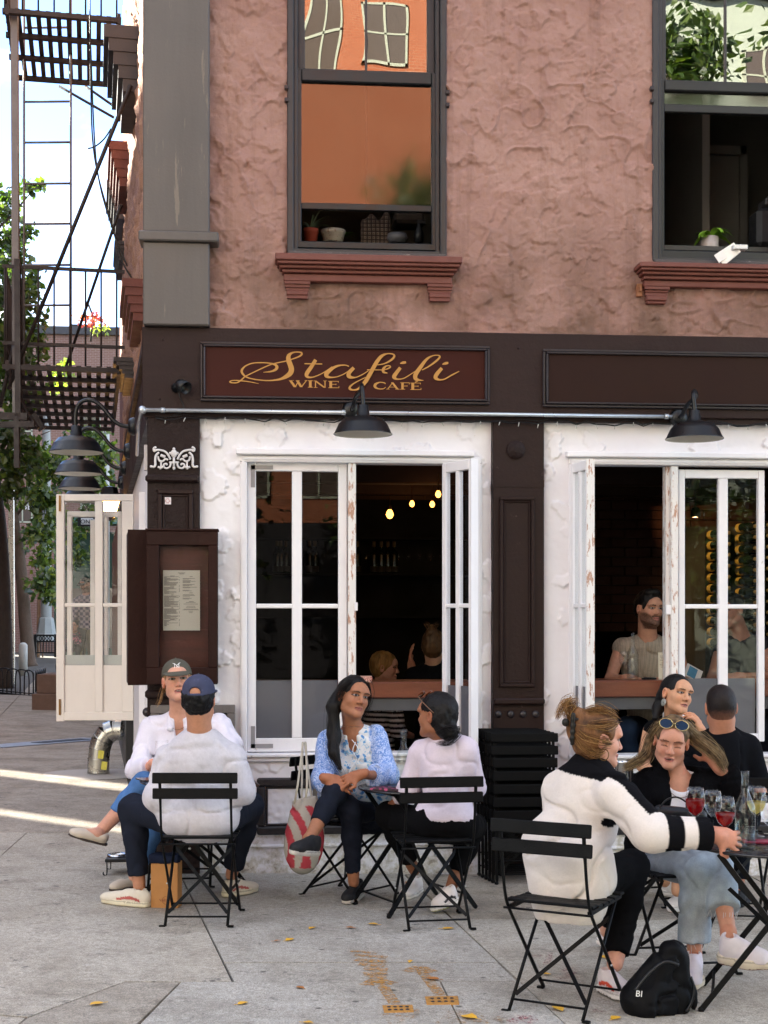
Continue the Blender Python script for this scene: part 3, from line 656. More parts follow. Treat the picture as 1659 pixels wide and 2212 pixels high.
# bar shelves with bottles and hanging glasses, far inside
bar = thing('back_bar', 'dark back bar with shelves deep inside the cafe', 'shelf', W(800, 1500, 13.2))
b = MB(); y = 13.2*_c-CD*_c
for py in (1160, 1238, 1330): z = W(800, py, 13.2).z; b.box(-1.2, 1.9, y, y+.28, z-.02, z)
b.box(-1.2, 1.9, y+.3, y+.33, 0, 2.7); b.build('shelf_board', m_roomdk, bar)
m_btl = NT('dark_bottle_glass').set(Base_Color=(.008, .014, .01), Roughness=.08, Specular_IOR_Level=.7).m
m_lab = mat('cream_label', '#3f3b32', .7, .05, 20); m_labY = mat('gold_label', '#cfa850', .55, .08, 20); m_cap = mat('foil_cap', '#7a6a4a', .4, .1, 20)
def bottle_prof(h=.30, r=.037): return [(.001, 0), (r*.96, .002), (r, .01), (r, h*.58), (r*.93, h*.64), (r*.55, h*.72), (r*.38, h*.79), (r*.36, h*.96), (r*.42, h*.965), (r*.42, h), (.001, h)]
def wine_bottle(M, label, group, lab):
    t = thing('wine_bottle', label, 'bottle', M.translation, group); R3 = M.to_3x3()
    q = MB(); q.lathe(bottle_prof(), M.translation, 14, R3); o1 = q.build('body', m_btl, t)
    q = MB(); q.lathe([(.0376, .012), (.0378, .016), (.0378, .062), (.0376, .066)], M.translation, 14, R3); o2 = q.build('paper_label', lab, t)
    q = MB(); q.lathe([(.0145, .25), (.0165, .252), (.0165, .302), (.001, .303)], M.translation, 12, R3); o3 = q.build('foil', m_cap, t)
    return t
zb_ = W(800, 1238, 13.2).z
for i, px in enumerate((598, 606, 617, 668, 680, 772, 808, 824, 838, 852)):
    x = W(px, 1238, 13.3).x; wine_bottle(Matrix.Translation((x, y+.12, zb_+.001)), 'dark wine bottle, %s from the left on the back bar shelf' % ORD[i], 'bottles on the back bar', m_lab)
m_rim = glass_mat('stemware_glass', (1, 1, 1), .12, 0.0, .985)
for i in range(14):
    px = 655+i*23; c = W(px, 1164, 13.3); c.y = y+.12; q = MB()
    q.lathe([(.033, 0), (.004, -.002), (.003, -.075), (.02, -.09), (.036, -.12), (.037, -.145), (.031, -.18)], c+Vector((0, 0, -.022)), 12)
    tag(q.build('hanging_wine_glass', m_rim), 'wine glass hanging upside down at the back bar, %s from the left' % ORD[i], 'glass', 'glasses hanging at the back bar')
# wine rack seen through the right window
rack = thing('wine_rack', 'wall rack holding rows of wine bottles inside the right window', 'rack', W(1590, 1600, 11.6))
q = MB(); yb = 11.75*_c-CD*_c
q.box(W(1505, 1300, 11.75).x, 4.4, yb+.14, yb+.2, .2, 2.35); q.build('back_panel', mat('rack_board', '#3a3222', .7, .15, 8), rack)
q = MB()
for px in (1560, 1606, 1650): x = W(px, 1300, 11.7).x; q.box(x-.008, x+.008, yb+.02, yb+.14, .2, 2.3)
q.build('upright', m_blk, rack)
Rb = Matrix.Rotation(math.radians(13), 4, 'Z')@Matrix.Rotation(math.radians(90), 4, 'X')      # lying, necks towards the street
for ci, (px, py0, n) in enumerate(((1533, 1156, 11), (1594, 1141, 12), (1622, 1138, 12))):
    for r in range(n):
        c = W(px, py0+r*23.2, 11.75)
        M = Matrix.Translation(c)@Rb
        wine_bottle(M, 'dark wine bottle, %s from the top of the %s column of the wall rack' % (ORD[r], ('left', 'middle', 'right')[ci]), 'bottles in the wall rack', m_labY)
# brick wall behind the rack and the lamp that lights it
bw = MB()
for j in range(16):
    for i in range(9):
        x = 1.55+i*.245+(j % 2)*.12; z = 1.45+j*.085; bw.box(x, x+.235, 3.93, 4.02+.01*((i*7+j*3) % 3)*.3, z, z+.075)
bw = bw.build('brick_wall_patch', mat('old_brick', '#3a2016', .85, .25, 9, .4, 60), bld); bw['kind'] = 'stuff'
ld = bpy.data.lights.new('wall_wash_light', 'SPOT'); lo = bpy.data.objects.new('wall_wash_light', ld); COL.objects.link(lo); lo.location = W(1502, 1120, 12.2); lo.rotation_euler = (Vector(W(1503, 1125, 12.9))-lo.location).to_track_quat('-Z', 'Y').to_euler(); ld.energy = 1.6; ld.color = (1, .5, .2); ld.spot_size = math.radians(70); ld.spot_blend = .6
ld = bpy.data.lights.new('added_rack_light', 'SPOT'); lo = bpy.data.objects.new('added_rack_light', ld); COL.objects.link(lo); lo.location = W(1500, 1060, 10.6); lo.rotation_euler = (Vector(W(1600, 1240, 11.7))-lo.location).to_track_quat('-Z', 'Y').to_euler(); ld.energy = 8; ld.color = (1, .72, .35); ld.spot_size = math.radians(60); ld.spot_blend = .7  # extra spot added to brighten the rack, no lamp seen there
for nm_, v_ in (('above the wall rack, added to light it', W(1500, 1060, 10.6)), ('by the dark brick wall', W(1502, 1120, 12.2))):
    t = thing('ceiling_spotlight', 'small black spotlight under the cafe ceiling '+nm_, 'spotlight', v_, 'ceiling spotlights inside the cafe'); q = MB(); q.lathe([(.045, .0), (.04, .07), (.02, .09), (.001, .09)], v_+Vector((0, 0, .01)), 14); q.build('shade', m_blk, t); q = MB(); q.tube([v_+Vector((0, 0, .1)), Vector((v_.x, v_.y, 3.0))], .006, 6); q.build('rod', m_blk, t)
# glass cover lamp rod
q = MB(); q.tube([W(1640, 1040, 11.0), W(1641, 1225, 11.0)], .008, 8); tag(q.build('brass_rod', m_brass), 'thin brass rod hanging in front of the wall rack inside', 'rod')
# RESERVED sign on the left counter
c = P(790, 1467, .12); t = thing('reserved_sign', 'small pink RESERVED sign standing on the left window counter', 'sign', c)
x0, x1, z0, z1 = R(760, 1460, 803, 1474, .11); q = MB(); q.box(x0, x1, .105, .112, z0, z1, .001); q.build('plate', mat('pale_pink_card', '#e9c3b4', .5, .03), t)
def flat_text(s, size, M, m, parent, name='lettering', ext=.0006, align='CENTER', shear=0, sx=1.0):
    cu = bpy.data.curves.new(name, 'FONT'); cu.body = s; cu.size = size; cu.extrude = ext; cu.align_x = align; cu.shear = shear; cu.resolution_u = 2
    tmp = bpy.data.objects.new('tmp_text', cu); COL.objects.link(tmp); dg = bpy.context.evaluated_depsgraph_get(); me = bpy.data.meshes.new_from_object(tmp.evaluated_get(dg)); bpy.data.objects.remove(tmp); bpy.data.curves.remove(cu)
    me.transform(M@Matrix.Diagonal((sx, 1, 1, 1))); me.materials.clear(); me.materials.append(m); me.name = name
    return link(bpy.data.objects.new(name, me), parent)
FACE = lambda p, rz=0: Matrix.Translation(p)@Matrix.Rotation(rz, 4, 'Z')@Matrix.Rotation(math.pi/2, 4, 'X')
m_signred = mat('sign_red', '#a5433c', .6, .02)
flat_text('RESERVED', .030, FACE(((x0+x1)/2, .1035, z0+.012)), m_signred, t, shear=.2)
q = MB(); frame_rect(q, x0+.003, x1-.003, z0+.003, z1-.003, .105, .0014, .001, 0); q.build('printed_border', m_signred, t)
# plants and things on the upstairs sills
m_leaf2 = mat('houseplant_leaf', '#5f8a2c', .45, .2, 12)
def pot(px, py, w, h, m, lab, Y=.35, rim=True):
    c = P(px, py, Y); t = thing('flower_pot', lab, 'flower pot', c); r = w/2; q = MB()
    pr = [(.001, 0), (r*.78, 0), (r*.95, h*.68), (r*1.0, h*.7), (r*1.02, h), (r*.9, h), (r*.86, h*.85), (.001, h*.85)] if rim else [(.001, 0), (r*.92, 0), (r, h*.1), (r*1.0, h), (r*.92, h), (r*.9, h*.85), (.001, h*.85)]
    q.lathe(pr, c, 20); q.build('pot', m, t); return t, c+Vector((0, 0, h*.9))
def blade(q, base, d, L, w, droop, n=6, fold=0):
    d = Vector(d).normalized(); s = d.cross(Vector((0, 0, 1)));
    if s.length < .01: s = Vector((1, 0, 0))
    s.normalize(); vs = []; p = Vector(base); 
    for i in range(n+1):
        t = i/n; ww = w*math.sin(math.pi*min(1, .12+t*.88)**.8)*.5 if fold else w*(1-t)**.6*.5
        vs += [p+s*ww, p-s*ww]; p = p+(d+Vector((0, 0, -droop*t*2))).normalized()*(L/n)
    q.add(vs, [(2*i, 2*i+1, 2*i+3, 2*i+2) for i in range(n)], True)
ZS = P(700, 524, .1).z; m_terra = mat('terracotta', '#a8452f', .7, .12, 20)
t, c = pot(671, 524, .10, .085, m_terra, 'small red pot with a spiky spider plant on the upstairs sill'); q = MB(); random.seed(4)
for i in range(22): a = random.uniform(0, 6.28); e = random.uniform(.3, 1.3); blade(q, c, (math.cos(a)*.8, math.sin(a)*.5, e), random.uniform(.12, .22), .009, random.uniform(.4, .9))
q = q.build('foliage', mat('spider_plant', '#8ea07a', .5, .15, 20), t); q['kind'] = 'stuff'
t, c = pot(720, 524, .155, .075, mat('whitewashed_clay', '#b6a79a', .8, .25, 18, wear='#8a5a48', wearamt=.55), 'wide whitewashed clay pot on the upstairs sill'); q = MB()
for i in range(5): blade(q, c+Vector((.05, 0, -.02)), (1, -.3, .5-.25*i), .16, .02, .8, fold=1)
q.build('foliage', m_leaf2, t)
t, c = pot(1533, 541, .118, .085, mat('pale_ceramic', '#b7adab', .35, .05), 'pale ceramic pot with a bright leafy plant in the right upstairs window', rim=False); q = MB()
for i in range(26): a = random.uniform(0, 6.28); blade(q, c+Vector((math.cos(a)*.02, math.sin(a)*.02, 0)), (math.cos(a), math.sin(a)*.6, random.uniform(.4, 1.6)), random.uniform(.08, .17), .042, random.uniform(.7, 1.3), fold=1)
q = q.build('foliage', mat('pothos_leaf', '#86b53a', .4, .2, 20), t); q['kind'] = 'stuff'
# plaid blanket over a chair back, striped throw, spray bottle, grey bowl behind the raised sash
def _plaid():
    t = NT('plaid_wool'); co = t.co()
    c = (.11, .055, .035)
    for sc, cl, th in (((38, 0, 0), (.30, .24, .18), .70), ((0, 0, 40), (.30, .24, .18), .70), ((19, 0, 0), (.03, .015, .012), .5), ((0, 0, 20), (.03, .015, .012), .5)):
        w = t.n('TexWave'); w.inputs['Scale'].default_value = 1.0; w.bands_direction = 'X' if sc[0] else 'Z'; w.inputs['Distortion'].default_value = .6; w.inputs['Detail'].default_value = 0
        mp = t.n('Mapping'); k = (sc[0] or sc[2])*.6; mp.inputs['Scale'].default_value = (k, k, k); t.l(co, mp.inputs['Vector']); t.l(mp.outputs[0], w.inputs['Vector'])
        m_ = t.n('Math'); m_.operation = 'MULTIPLY'; m_.inputs[1].default_value = .75; t.l(t.ramp(w.outputs['Fac'], th, th+.1), m_.inputs[0]); c = t.mix(m_.outputs[0], c, cl)
    t.set(Base_Color=c, Roughness=.95); return t.m
p0, p1 = P(779, 524, .5), P(842, 468, .5); q = MB(); nx = 14
prof = [(p0.x+(p1.x-p0.x)*i/nx, p1.z-.03*math.sin(i*.9)*(.6 if i < 7 else 1)+.01*i/nx-(.04 if i == 0 else 0)) for i in range(nx+1)]
vs = []; 
for (x, z) in prof: vs += [(x, .48, p0.z-.02), (x, .47, z-.02), (x, .52, z), (x, .60, z-.03)]
q.add(vs, [(4*i+j, 4*i+4+j, 4*i+5+j, 4*i+1+j) for i in range(nx) for j in range(3)], True)
tag(q.build('plaid_blanket', _plaid()), 'brown plaid blanket hung over a chair back behind the raised sash', 'blanket')
p0, p1 = P(852, 480, .6), P(918, 458, .6); q = MB(); q.box(p0.x, p1.x, .6, .8, p0.z, p1.z, .02); tag(q.build('striped_throw', mat('striped_wool', '#4a4038', .9, .5, 60, stretch=(.2, 1, 3))), 'dark striped throw lying beyond the plaid blanket', 'throw')
c = P(905, 524, .4); t = thing('spray_bottle', 'small dark spray bottle standing on the upstairs sill', 'spray bottle', c); q = MB(); q.lathe([(.001, 0), (.028, 0), (.03, .06), (.016, .1), (.011, .12)], c, 14); q.build('bottle', m_dark, t); q = MB(); q.box(c.x-.012, c.x+.045, c.y-.012, c.y+.012, c.z+.12, c.z+.145, .004); q.build('trigger_head', m_dark, t)
c = P(858, 524, .4); q = MB(); q.lathe([(.001, 0), (.05, 0), (.07, .03), (.06, .055), (.05, .05), (.001, .03)], c, 18); tag(q.build('grey_bowl', mat('grey_ceramic', '#6d6d75', .4)), 'low grey bowl in front of the plaid blanket upstairs', 'bowl')
q = MB(); q.box(-1.0, 1.5, .24, .75, ZS-.03, ZS-.001); q.box(1.72, 4.0, .24, .75, P(1533, 541, .35).z-.03, P(1533, 541, .35).z-.001); q.build('inner_sill', m_greydk, bld)
# dark stacked bags at the right edge of the right upstairs window
c = P(1648, 540, .45); t = thing('dark_bag', 'dark bag standing at the right edge of the right upstairs window', 'bag', c)
q = MB(); q.obox(c+Vector((.06, 0, .13)), (.13, .1, .13), None, .03); q.build('body', mat('black_nylon', '#17181b', .6, .1, 20), t); q = MB(); q.obox(c+Vector((.08, 0, .29)), (.09, .08, .03), Matrix.Rotation(.15, 3, 'Y'), .01); q.build('flap', m_greydk, t)
# white folded metal bracket on the right red sill
c = P(1572, 570, -.09); t = thing('metal_bracket', 'white bent metal bracket sitting on the right red window sill', 'bracket', c); m_wm = mat('white_metal', '#d8d6d2', .4, .05, 20, metal=.2)
q = MB(); pa, pb = P(1556, 564, -.1), P(1593, 534, -.16)
for a, b, w in ((pa, pb, .075), (P(1548, 560, -.1), P(1590, 533, -.14), .06)): q.bar(a, b, w, .008, (0, -1, .3))
q.build('arm', m_wm, t); q = MB(); a, b = P(1580, 541, -.15), P(1611, 532, -.15); q.box(a.x, b.x, -.19, -.13, a.z, b.z, .003); q.build('end_box', m_wm, t)
# ------------------------------------------------------------------ side street wall of the cafe building
FW = Vector((_s, _c, 0)); CV = Vector(CAM)
def tD(D): return (D-FW.dot(K-CV))/FW.dot(SDIR)              # distance along the side wall at camera depth D
def S(t, out, z): return Vector((K.x, K.y, 0))+SDIR*t+SN*out+Vector((0, 0, z))
def zD(py, D): return CAM[2]+(CY-py)/FPX*D
m_side = None
def _sidem():
    t = NT('rough_side_stucco'); c = t.mix(t.ramp(t.noise(3, 5, .7), .4, .62), lin('#a87d62'), lin('#8f6a5c')); c = t.mix(t.ramp(t.noise(25, 5, .75), .6, .68), c, lin('#5a4233'))
    t.set(Base_Color=c, Roughness=.9, Normal=t.bump(t.noise(45, 5, .8), .7, .02)); return t.m
m_side = _sidem()
LEN = tD(17.2); zf_side = 3.2
ts = np.arange(.0, LEN, .028); zz = np.arange(zf_side, 8.6, .028); T, Z = np.meshgrid(ts, zz)
H = trowel(T, Z, 21, 1500, .05, .16, .008, .035, (0, LEN, 3.2, 8.7), .1, .4)+.012*vnoise(np.stack([T*14, Z*5, T*0], -1))-.05
V = np.stack([K.x+SDIR.x*T+SN.x*H, K.y+SDIR.y*T+SN.y*H, Z], -1).reshape(-1, 3); nx = len(ts); j, i = np.meshgrid(np.arange(len(zz)-1), np.arange(nx-1), indexing='ij'); a = (j*nx+i).ravel()
arrmesh('side_stucco_wall', V, np.stack([a, a+nx, a+nx+1, a+1], 1), m_side, bld)
q = MB()
def sbox(q, t0, t1, o0, o1, z0, z1):
    vs = [S(t, o, z) for z in (z0, z1) for t, o in ((t0, o0), (t1, o0), (t1, o1), (t0, o1))]; q.add(vs, BOXF)
sbox(q, 0.05, LEN, -.45, -.08, -.2, 32); sbox(q, 0.05, LEN, -.08, -.04, 8.6, 32); q.build('side_wall_core', m_side, bld)
q = MB(); sbox(q, .03, LEN, -.1, -.05, -.2, 3.2); q.build('side_shop_front', m_white, bld)
q = MB(); sbox(q, .0, LEN, -.06, -.0, 2.78, 3.22); sbox(q, 0, LEN, -.06, .03, 3.2, 3.27); q.build('side_fascia', m_brown, bld)
q = MB(); sbox(q, .015, .28, -.06, -.012, 2.76, -.1); q.build('side_corner_pilaster', m_brown2, bld)
q = MB(); sbox(q, -.0, .16, -.05, -.004, 3.34, 8.6); q.build('side_corner_trim', mat('painted_sunlit_edge', '#b9b59b', .5, .1, 6), bld)  # pale tone paints in the sun on the pilaster's side face
q = MB(); sbox(q, .30, .42, -.055, -.02, 2.75, .7); sbox(q, 1.95, 2.1, -.055, -.01, 2.5, .7); sbox(q, .42, 1.95, -.055, -.01, .62, .72); q.build('side_window_casing', m_wood_w, bld)
for z in (.62, .68, .74, .56, .5): pass
for i in range(4):
    q = MB(); q.ball(S(.10, .0, .98-.09*i), .03, 10); q.build('round_stud', m_trim, bld)
# lintels and sills that stand out from the side wall
for D_, y0, y1, m, out in ((11.6, 56, 195, m_greydk, .24), (14.6, 305, 400, m_red, .17), (16.4, 390, 470, m_greydk, .17), (10.2, 602, 690, m_red, .12), (12.4, 772, 815, m_greydk, .15), (16.6, 520, 560, m_greydk, .08)):
    z1 = zD(y0, D_); z0 = zD(y1, D_); t0 = tD(D_); n = 5; q = MB()
    for k_ in range(n): sbox(q, t0+.01*k_, t0+1.1-.01*k_, -.06, out*(1-.16*k_), z1-(z1-z0)*(k_+1)/n*.999, z1-(z1-z0)*k_/n)
    q.build('side_window_cornice', m, bld)
# the brick building that continues the row
nb = thing('brick_row_house', 'red brick house next along the side street wall', 'building', S(tD(21), 0, 0)); q = MB(); sbox(q, LEN+.02, LEN+15, -4, -.10, -.2, 3.3); sbox(q, LEN+.02, LEN+14, -4, -.25, 3.3, 8.6); q.build('wall', mat('weathered_red_brick', '#7d4a35', .85, .3, 9, .6, 60, wear='#b08a5c', wearamt=.6), nb)
# ------------------------------------------------------------------ goosneck lamps
m_shade_in = mat('white_enamel', '#d9d4c6', .35, .03, 10)
def gooseneck(name, label, plate, outdir, shade_c, path, rsh, group, zrim):
    """plate: centre of the wall plate; shade_c: centre of the rim; path: points of the bent arm"""
    t = thing(name, label, 'wall lamp', plate, group); od = Vector(outdir).normalized(); M = od.to_track_quat('Z', 'Y').to_matrix()
    q = MB(); q.lathe([(.001, .03), (.035, .03), (.05, .018), (.058, .0), (.058, -.012)], plate, 24, M); q.build('wall_plate', m_blk, t)
    q = MB(); q.ball(plate+od*.022+Vector((.03, -.008, -.034)), .005, 8); q.build('screw', m_conduit, t)
    q = MB(); q.tube(path, .0135, 10); q.build('arm', m_blk, t)
    h = rsh*.62; q = MB(); k = rsh
    q.lathe([(.026, h*1.62), (.033, h*1.60), (.033, h*1.30), (.038, h*1.28), (.038, h*1.02), (.05, h*1.0), (.055, h*.93)], shade_c, 24); q.build('socket', m_blk, t)
    q = MB(); q.lathe([(.05, h*.97), (.12*k/.18, h*.86), (k*.80, h*.60), (k*.83, h*.56), (k*.97, .008), (k, .004), (k, 0)], shade_c, 40); sh_ = q.build('shade', m_blk, t)
    q = MB(); q.lathe([(k*.985, .001), (k*.80, h*.54), (k*.76, h*.57), (.05, h*.90), (.02, h*.92)], shade_c, 40); q.build('shade_lining', m_shade_in, t)
    return t
def smooth_path(pts, n=6):
    out = []; P_ = [pts[0]]+list(pts)+[pts[-1]]
    for i in range(1, len(P_)-2):
        for j in range(n):
            u = j/n; a, b, c, d = P_[i-1], P_[i], P_[i+1], P_[i+2]
            out.append(.5*((2*b)+(c-a)*u+(2*a-5*b+4*c-d)*u*u+(3*b-a-3*c+d)*u**3))
    out.append(pts[-1]); return out
Yl = -.44
for (pl_, rim, top, lab) in (((759, 886), (784, 943), (779, 822), 'black gooseneck lamp below the lettered sign over the left window'), ((1466, 902), (1500, 953), (1494, 836), 'black gooseneck lamp below the blank sign over the right window')):
    p = P(*pl_, -.075); rc = P(*rim, Yl); rc.z += .012; zt = P(*top, Yl).z-.012
    path = smooth_path([p, Vector((p.x+.005, -.13, p.z+.005)), Vector((p.x+.02, -.19, p.z+.06)), Vector((p.x+.045, -.28, zt-.02)), Vector(((p.x+rc.x)/2+.02, -.36, zt)), Vector((rc.x-.004, -.43, zt-.035)), Vector((rc.x, Yl, rc.z+.19)), Vector((rc.x, Yl, rc.z+.14))])
    gooseneck('gooseneck_lamp', lab, p, (0, -1, 0), rc, path, .172, 'gooseneck lamps of the cafe', 0)
D1 = 9.05; pl_ = W(287, 921, D1); rc = W(165, 978, D1)
base = gooseneck('gooseneck_lamp', 'black gooseneck lamp on the side wall, nearest to the corner', pl_, SN, rc, smooth_path([W(x, y, D1) for x, y in ((287, 921), (266, 920), (246, 909), (226, 885), (208, 869), (189, 864), (172, 872), (164, 890), (163, 922))]), .172, 'gooseneck lamps of the cafe', 0)
for D_, w_ in ((10.35, 'second from the corner'), (11.5, 'third from the corner'), (12.7, 'farthest from the corner, mostly hidden')):
    d = W(200+(287-200)*D1/D_, CY+(921-CY)*D1/D_, D_)-pl_
    copy_tree(base, pl_+d, None, 'black gooseneck lamp on the side wall, '+w_)
# small wall lantern, lit, beyond the casement
c = W(237, 1092, 15.5); t = thing('wall_lantern', 'small lit lantern on the side wall above the open casement', 'lantern', c)
q = MB(); q.lathe([(.055, -.13), (.11, .06)], c, 6, smooth=False); q.build('lantern_glass', emis('lantern_glow', '#ffb55a', 5.0), t)
q = MB(); q.lathe([(.12, .06), (.11, .09), (.08, .2), (.03, .21), (.001, .21)], c, 6, smooth=False); q.lathe([(.001, -.17), (.06, -.15), (.06, -.13)], c, 6, smooth=False); q.build('lantern_cap', m_blk, t)
q = MB(); q.bar(c+Vector((0, 0, .12)), c+Vector((.22, .03, .12)), .03, .03); q.build('lantern_arm', m_blk, t)
# ------------------------------------------------------------------ casement open on the side street
D_ = 11.1
def PD(px, py): return W(px, py, D_)
cs = thing('side_casement', 'white casement with two rows of panes standing open on the side street', 'window', PD(289, 1320))
Mx = Matrix.Rotation(-TH, 3, 'Z')
def cbox(q, x0, y0, x1, y1, dep=.045, off=0.0, ch=.004):
    a, b = PD(x0, y0), PD(x1, y1); c = (a+b)/2+FW*off; q.obox(c, (abs((x1-x0))/FPX*D_/2, dep/2, abs(y1-y0)/FPX*D_/2), Mx, ch)
m_cr = mat('cream_painted_wood', '#ddd6cd', .5, .05, 8, .12, 80, stretch=(1, 1, .4))
for nm, a in (('stile', (122.6, 1068, 140, 1558)), ('stile', (206, 1083, 223, 1538)), ('stile', (264, 1083, 289, 1538)), ('rail', (140, 1068, 289, 1082.5)), ('rail', (140, 1538, 289, 1556))):
    q = MB(); cbox(q, *a); q.build(nm, m_cr, cs)
for a in ((140, 1303, 206, 1311), (223, 1303, 264, 1311)): q = MB(); cbox(q, *a, dep=.035); q.build('glazing_bar', m_cr, cs)
for a in ((140, 1082.5, 206, 1303), (223, 1082.5, 264, 1303), (140, 1311, 206, 1437), (223, 1311, 264, 1437)): q = MB(); cbox(q, *a, dep=.004, ch=0); q.build('pane', m_glass, cs)
for a in ((140, 1437, 206, 1538), (223, 1437, 264, 1538)): q = MB(); cbox(q, *a, dep=.01, ch=0); q.build('solid_panel', m_cr, cs)
for a in ((141, 1415, 206, 1437), (223, 1415, 264, 1437)): q = MB(); cbox(q, *a, dep=.002, off=.004, ch=0); q.build('frosted_film', mat('pale_film', '#b9bfba', .4, .03), cs)
for y in (1088, 1527): q = MB(); cbox(q, 129, y-17, 133, y+17, dep=.012, off=-.026); q.build('bolt', m_brass, cs)
# second, inner casement seen through the first: the fixed frame of the side window
cs2 = thing('inner_casement', 'cream inner casement frame behind the open side casement', 'window', W(225, 1320, 12.0)); D_ = 12.0
for a in ((146, 1112, 156, 1440), (196, 1124, 206, 1440), (226, 1112, 234, 1440), (255, 1112, 264, 1440), (146, 1105, 264, 1117)): q = MB(); cbox(q, *a); q.build('stile', m_cr, cs2)
D_ = 11.1
# ------------------------------------------------------------------ duct elbow
m_galv = mat('galvanised_sheet', '#a9a8a2', .28, .12, 9, .1, 30, metal=.85)
D_ = 14.2; r = .105; duct = thing('duct_elbow', 'shiny galvanised duct elbow bending from the wall down to the pavement', 'duct', G(213, 1668))
ax = [(264, 1577), (247, 1577), (232, 1583), (221, 1598), (215, 1618), (213, 1640), (212, 1668)]; pts = [W(x, y, 14.0) for x, y in ax]
for k_ in range(len(pts)-1):
    q = MB(); q.tube([pts[k_], pts[k_+1]], r*(1+.012*(k_ % 2)), 24, cap=False); q.build('duct_segment', m_galv, duct)
    d = (pts[k_+1]-pts[k_]).normalized(); q = MB(); q.lathe([(r*1.0, -.008), (r*1.05, 0), (r*1.0, .008)], pts[k_+1], 24, d.to_track_quat('Z', 'Y').to_matrix()); q.build('seam_ring', m_galv, duct)
for (x, y) in ((216, 1630), (223, 1668-14)):
    q = MB(); c = W(x+2, y, 13.885); q.obox(c, (.028, .003, .04), Mx@Matrix.Rotation(.12, 3, 'Y')); q.build('sticker', mat('yellow_sticker', '#c9c04a', .5, .2, 60), duct)
q = MB(); sbox(q, tD(13.4), tD(15.2), -.06, .02, .15, .62); q.build('side_vent_panel', m_dark, bld)
# base pads
q = MB(); c = G(205, 1672); q.lathe([(.001, .012), (.5, .01), (.62, 0)], c, 18, Matrix.Diagonal((1, .8, 1))); tag(q.build('mortar_patch', mat('mortar', '#b5aea6', .9, .1, 9, .4)), 'pale mortar patch spread round the foot of the duct', 'mortar patch')
# ------------------------------------------------------------------ fire escape
fe = thing('fire_escape', 'rusty brown iron fire escape hanging on the side wall with two platforms and a ladder', 'fire escape', S(tD(14), 0, 3.9))
m_iron = mat('rusty_brown_iron', '#231916', .6, .25, 16, .3, 60, wear='#3a2219', wearamt=.62)
m_irong = mat('grey_iron', '#6c6664', .5, .15, 10, .2, 60)
def part(nm, fn, m=None):
    q = MB(); fn(q); return q.build(nm, m or m_iron, fe)
def platform(z, Da, Db, o0, o1, n, nb, zslope=0):
    ta, tb = tD(Da), tD(Db)
    for i in range(n):
        o = o0+(o1-o0)*i/(n-1); part('floor_slat', lambda q: q.bar(S(ta, o, z), S(tb, o, z), .042, .010))
    for i in range(nb):
        t = ta+(tb-ta)*i/(nb-1); part('cross_bar', lambda q: q.bar(S(t, o0-.02, z-.03), S(t, o1+.04, z-.03), .055, .04))
    for o in (o0, o1): part('edge_beam', lambda q: q.bar(S(ta-.03, o, z-.02), S(tb+.03, o, z-.02), .03, .09))
zp1 = zD(795, 12.6); zp2 = zD(40, 12.6)
platform(zp1, 12.6, 16.4, .10, 1.06, 12, 8); platform(zp2, 12.6, 14.1, .10, 1.06, 12, 4); 
# railings at the near end and along the street side
def rail(z, Dn, Df, h):
    t0, t1 = tD(Dn), tD(Df)
    for hh in (h, .18):
        part('rail', lambda q: q.bar(S(t0, .05, z+hh), S(t0, 1.1, z+hh), .016, .03)); part('rail', lambda q: q.bar(S(t0, 1.08, z+hh), S(t1, 1.08, z+hh), .016, .03))
    for i in range(8): part('baluster', lambda q: q.tube([S(t0, .12+.135*i, z), S(t0, .12+.135*i, z+h)], .009, 6))
    n = int((t1-t0)/.16)
    for i in range(n): part('baluster', lambda q: q.tube([S(t0+.16*i, 1.08, z), S(t0+.16*i, 1.08, z+h)], .009, 6))
rail(zp1, 12.6, 16.4, .85); rail(zp2, 12.6, 14.1, .85)
# ladder and stays
for px in (52, 153): part('ladder_rail', lambda q: q.tube([W(px, -40, 13.4), W(px, 800, 13.4)], .012, 6), m_irong)
for py in (-30, 60, 220, 308, 397, 484, 573, 660, 748): part('ladder_rung', lambda q: q.tube([W(52, py, 13.4), W(153, py-.8, 13.4)], .011, 6), m_irong)
part('stay_rod', lambda q: q.tube([W(18, 840, 12.5), W(283, 184, 11.6)], .017, 8)); part('stay_rod', lambda q: q.tube([W(140, 800, 16.0), W(262, 442, 14.8)], .016, 8)); part('stay_rod', lambda q: q.tube([W(0, 880, 12.6), W(42, 690, 12.6)], .018, 8))
part('stay_rod', lambda q: q.tube([W(127, 186, 14.6), W(246, 254, 14.6)], .014, 6)); part('stay_rod', lambda q: q.tube([W(184, 186, 14.8), W(250, 232, 14.8)], .014, 6))
part('guide_post', lambda q: q.bar(W(31, -60, 12.5), W(36, 930, 12.5), .06, .05, FW), m_irong); part('guide_post', lambda q: q.bar(W(38, 560, 12.4), W(40, 900, 12.4), .05, .05, FW))
part('drop_beam', lambda q: q.bar(W(-30, 898, 12.4), W(60, 900, 12.4), .06, .05, FW)); part('drop_beam', lambda q: q.bar(W(-30, 918, 12.4), W(75, 916, 12.4), .05, .05, FW)); part('drop_post', lambda q: q.bar(W(36, 900, 12.4), W(37, 1010, 12.4), .045, .045, FW))
part('bracket', lambda q: q.tube(smooth_path([W(x, y, 12.5) for x, y in ((28, 800), (40, 850), (58, 890), (82, 926))]), .02, 6)); part('bracket', lambda q: q.bar(W(70, 896, 12.9), W(92, 928, 12.9), .07, .02, FW))
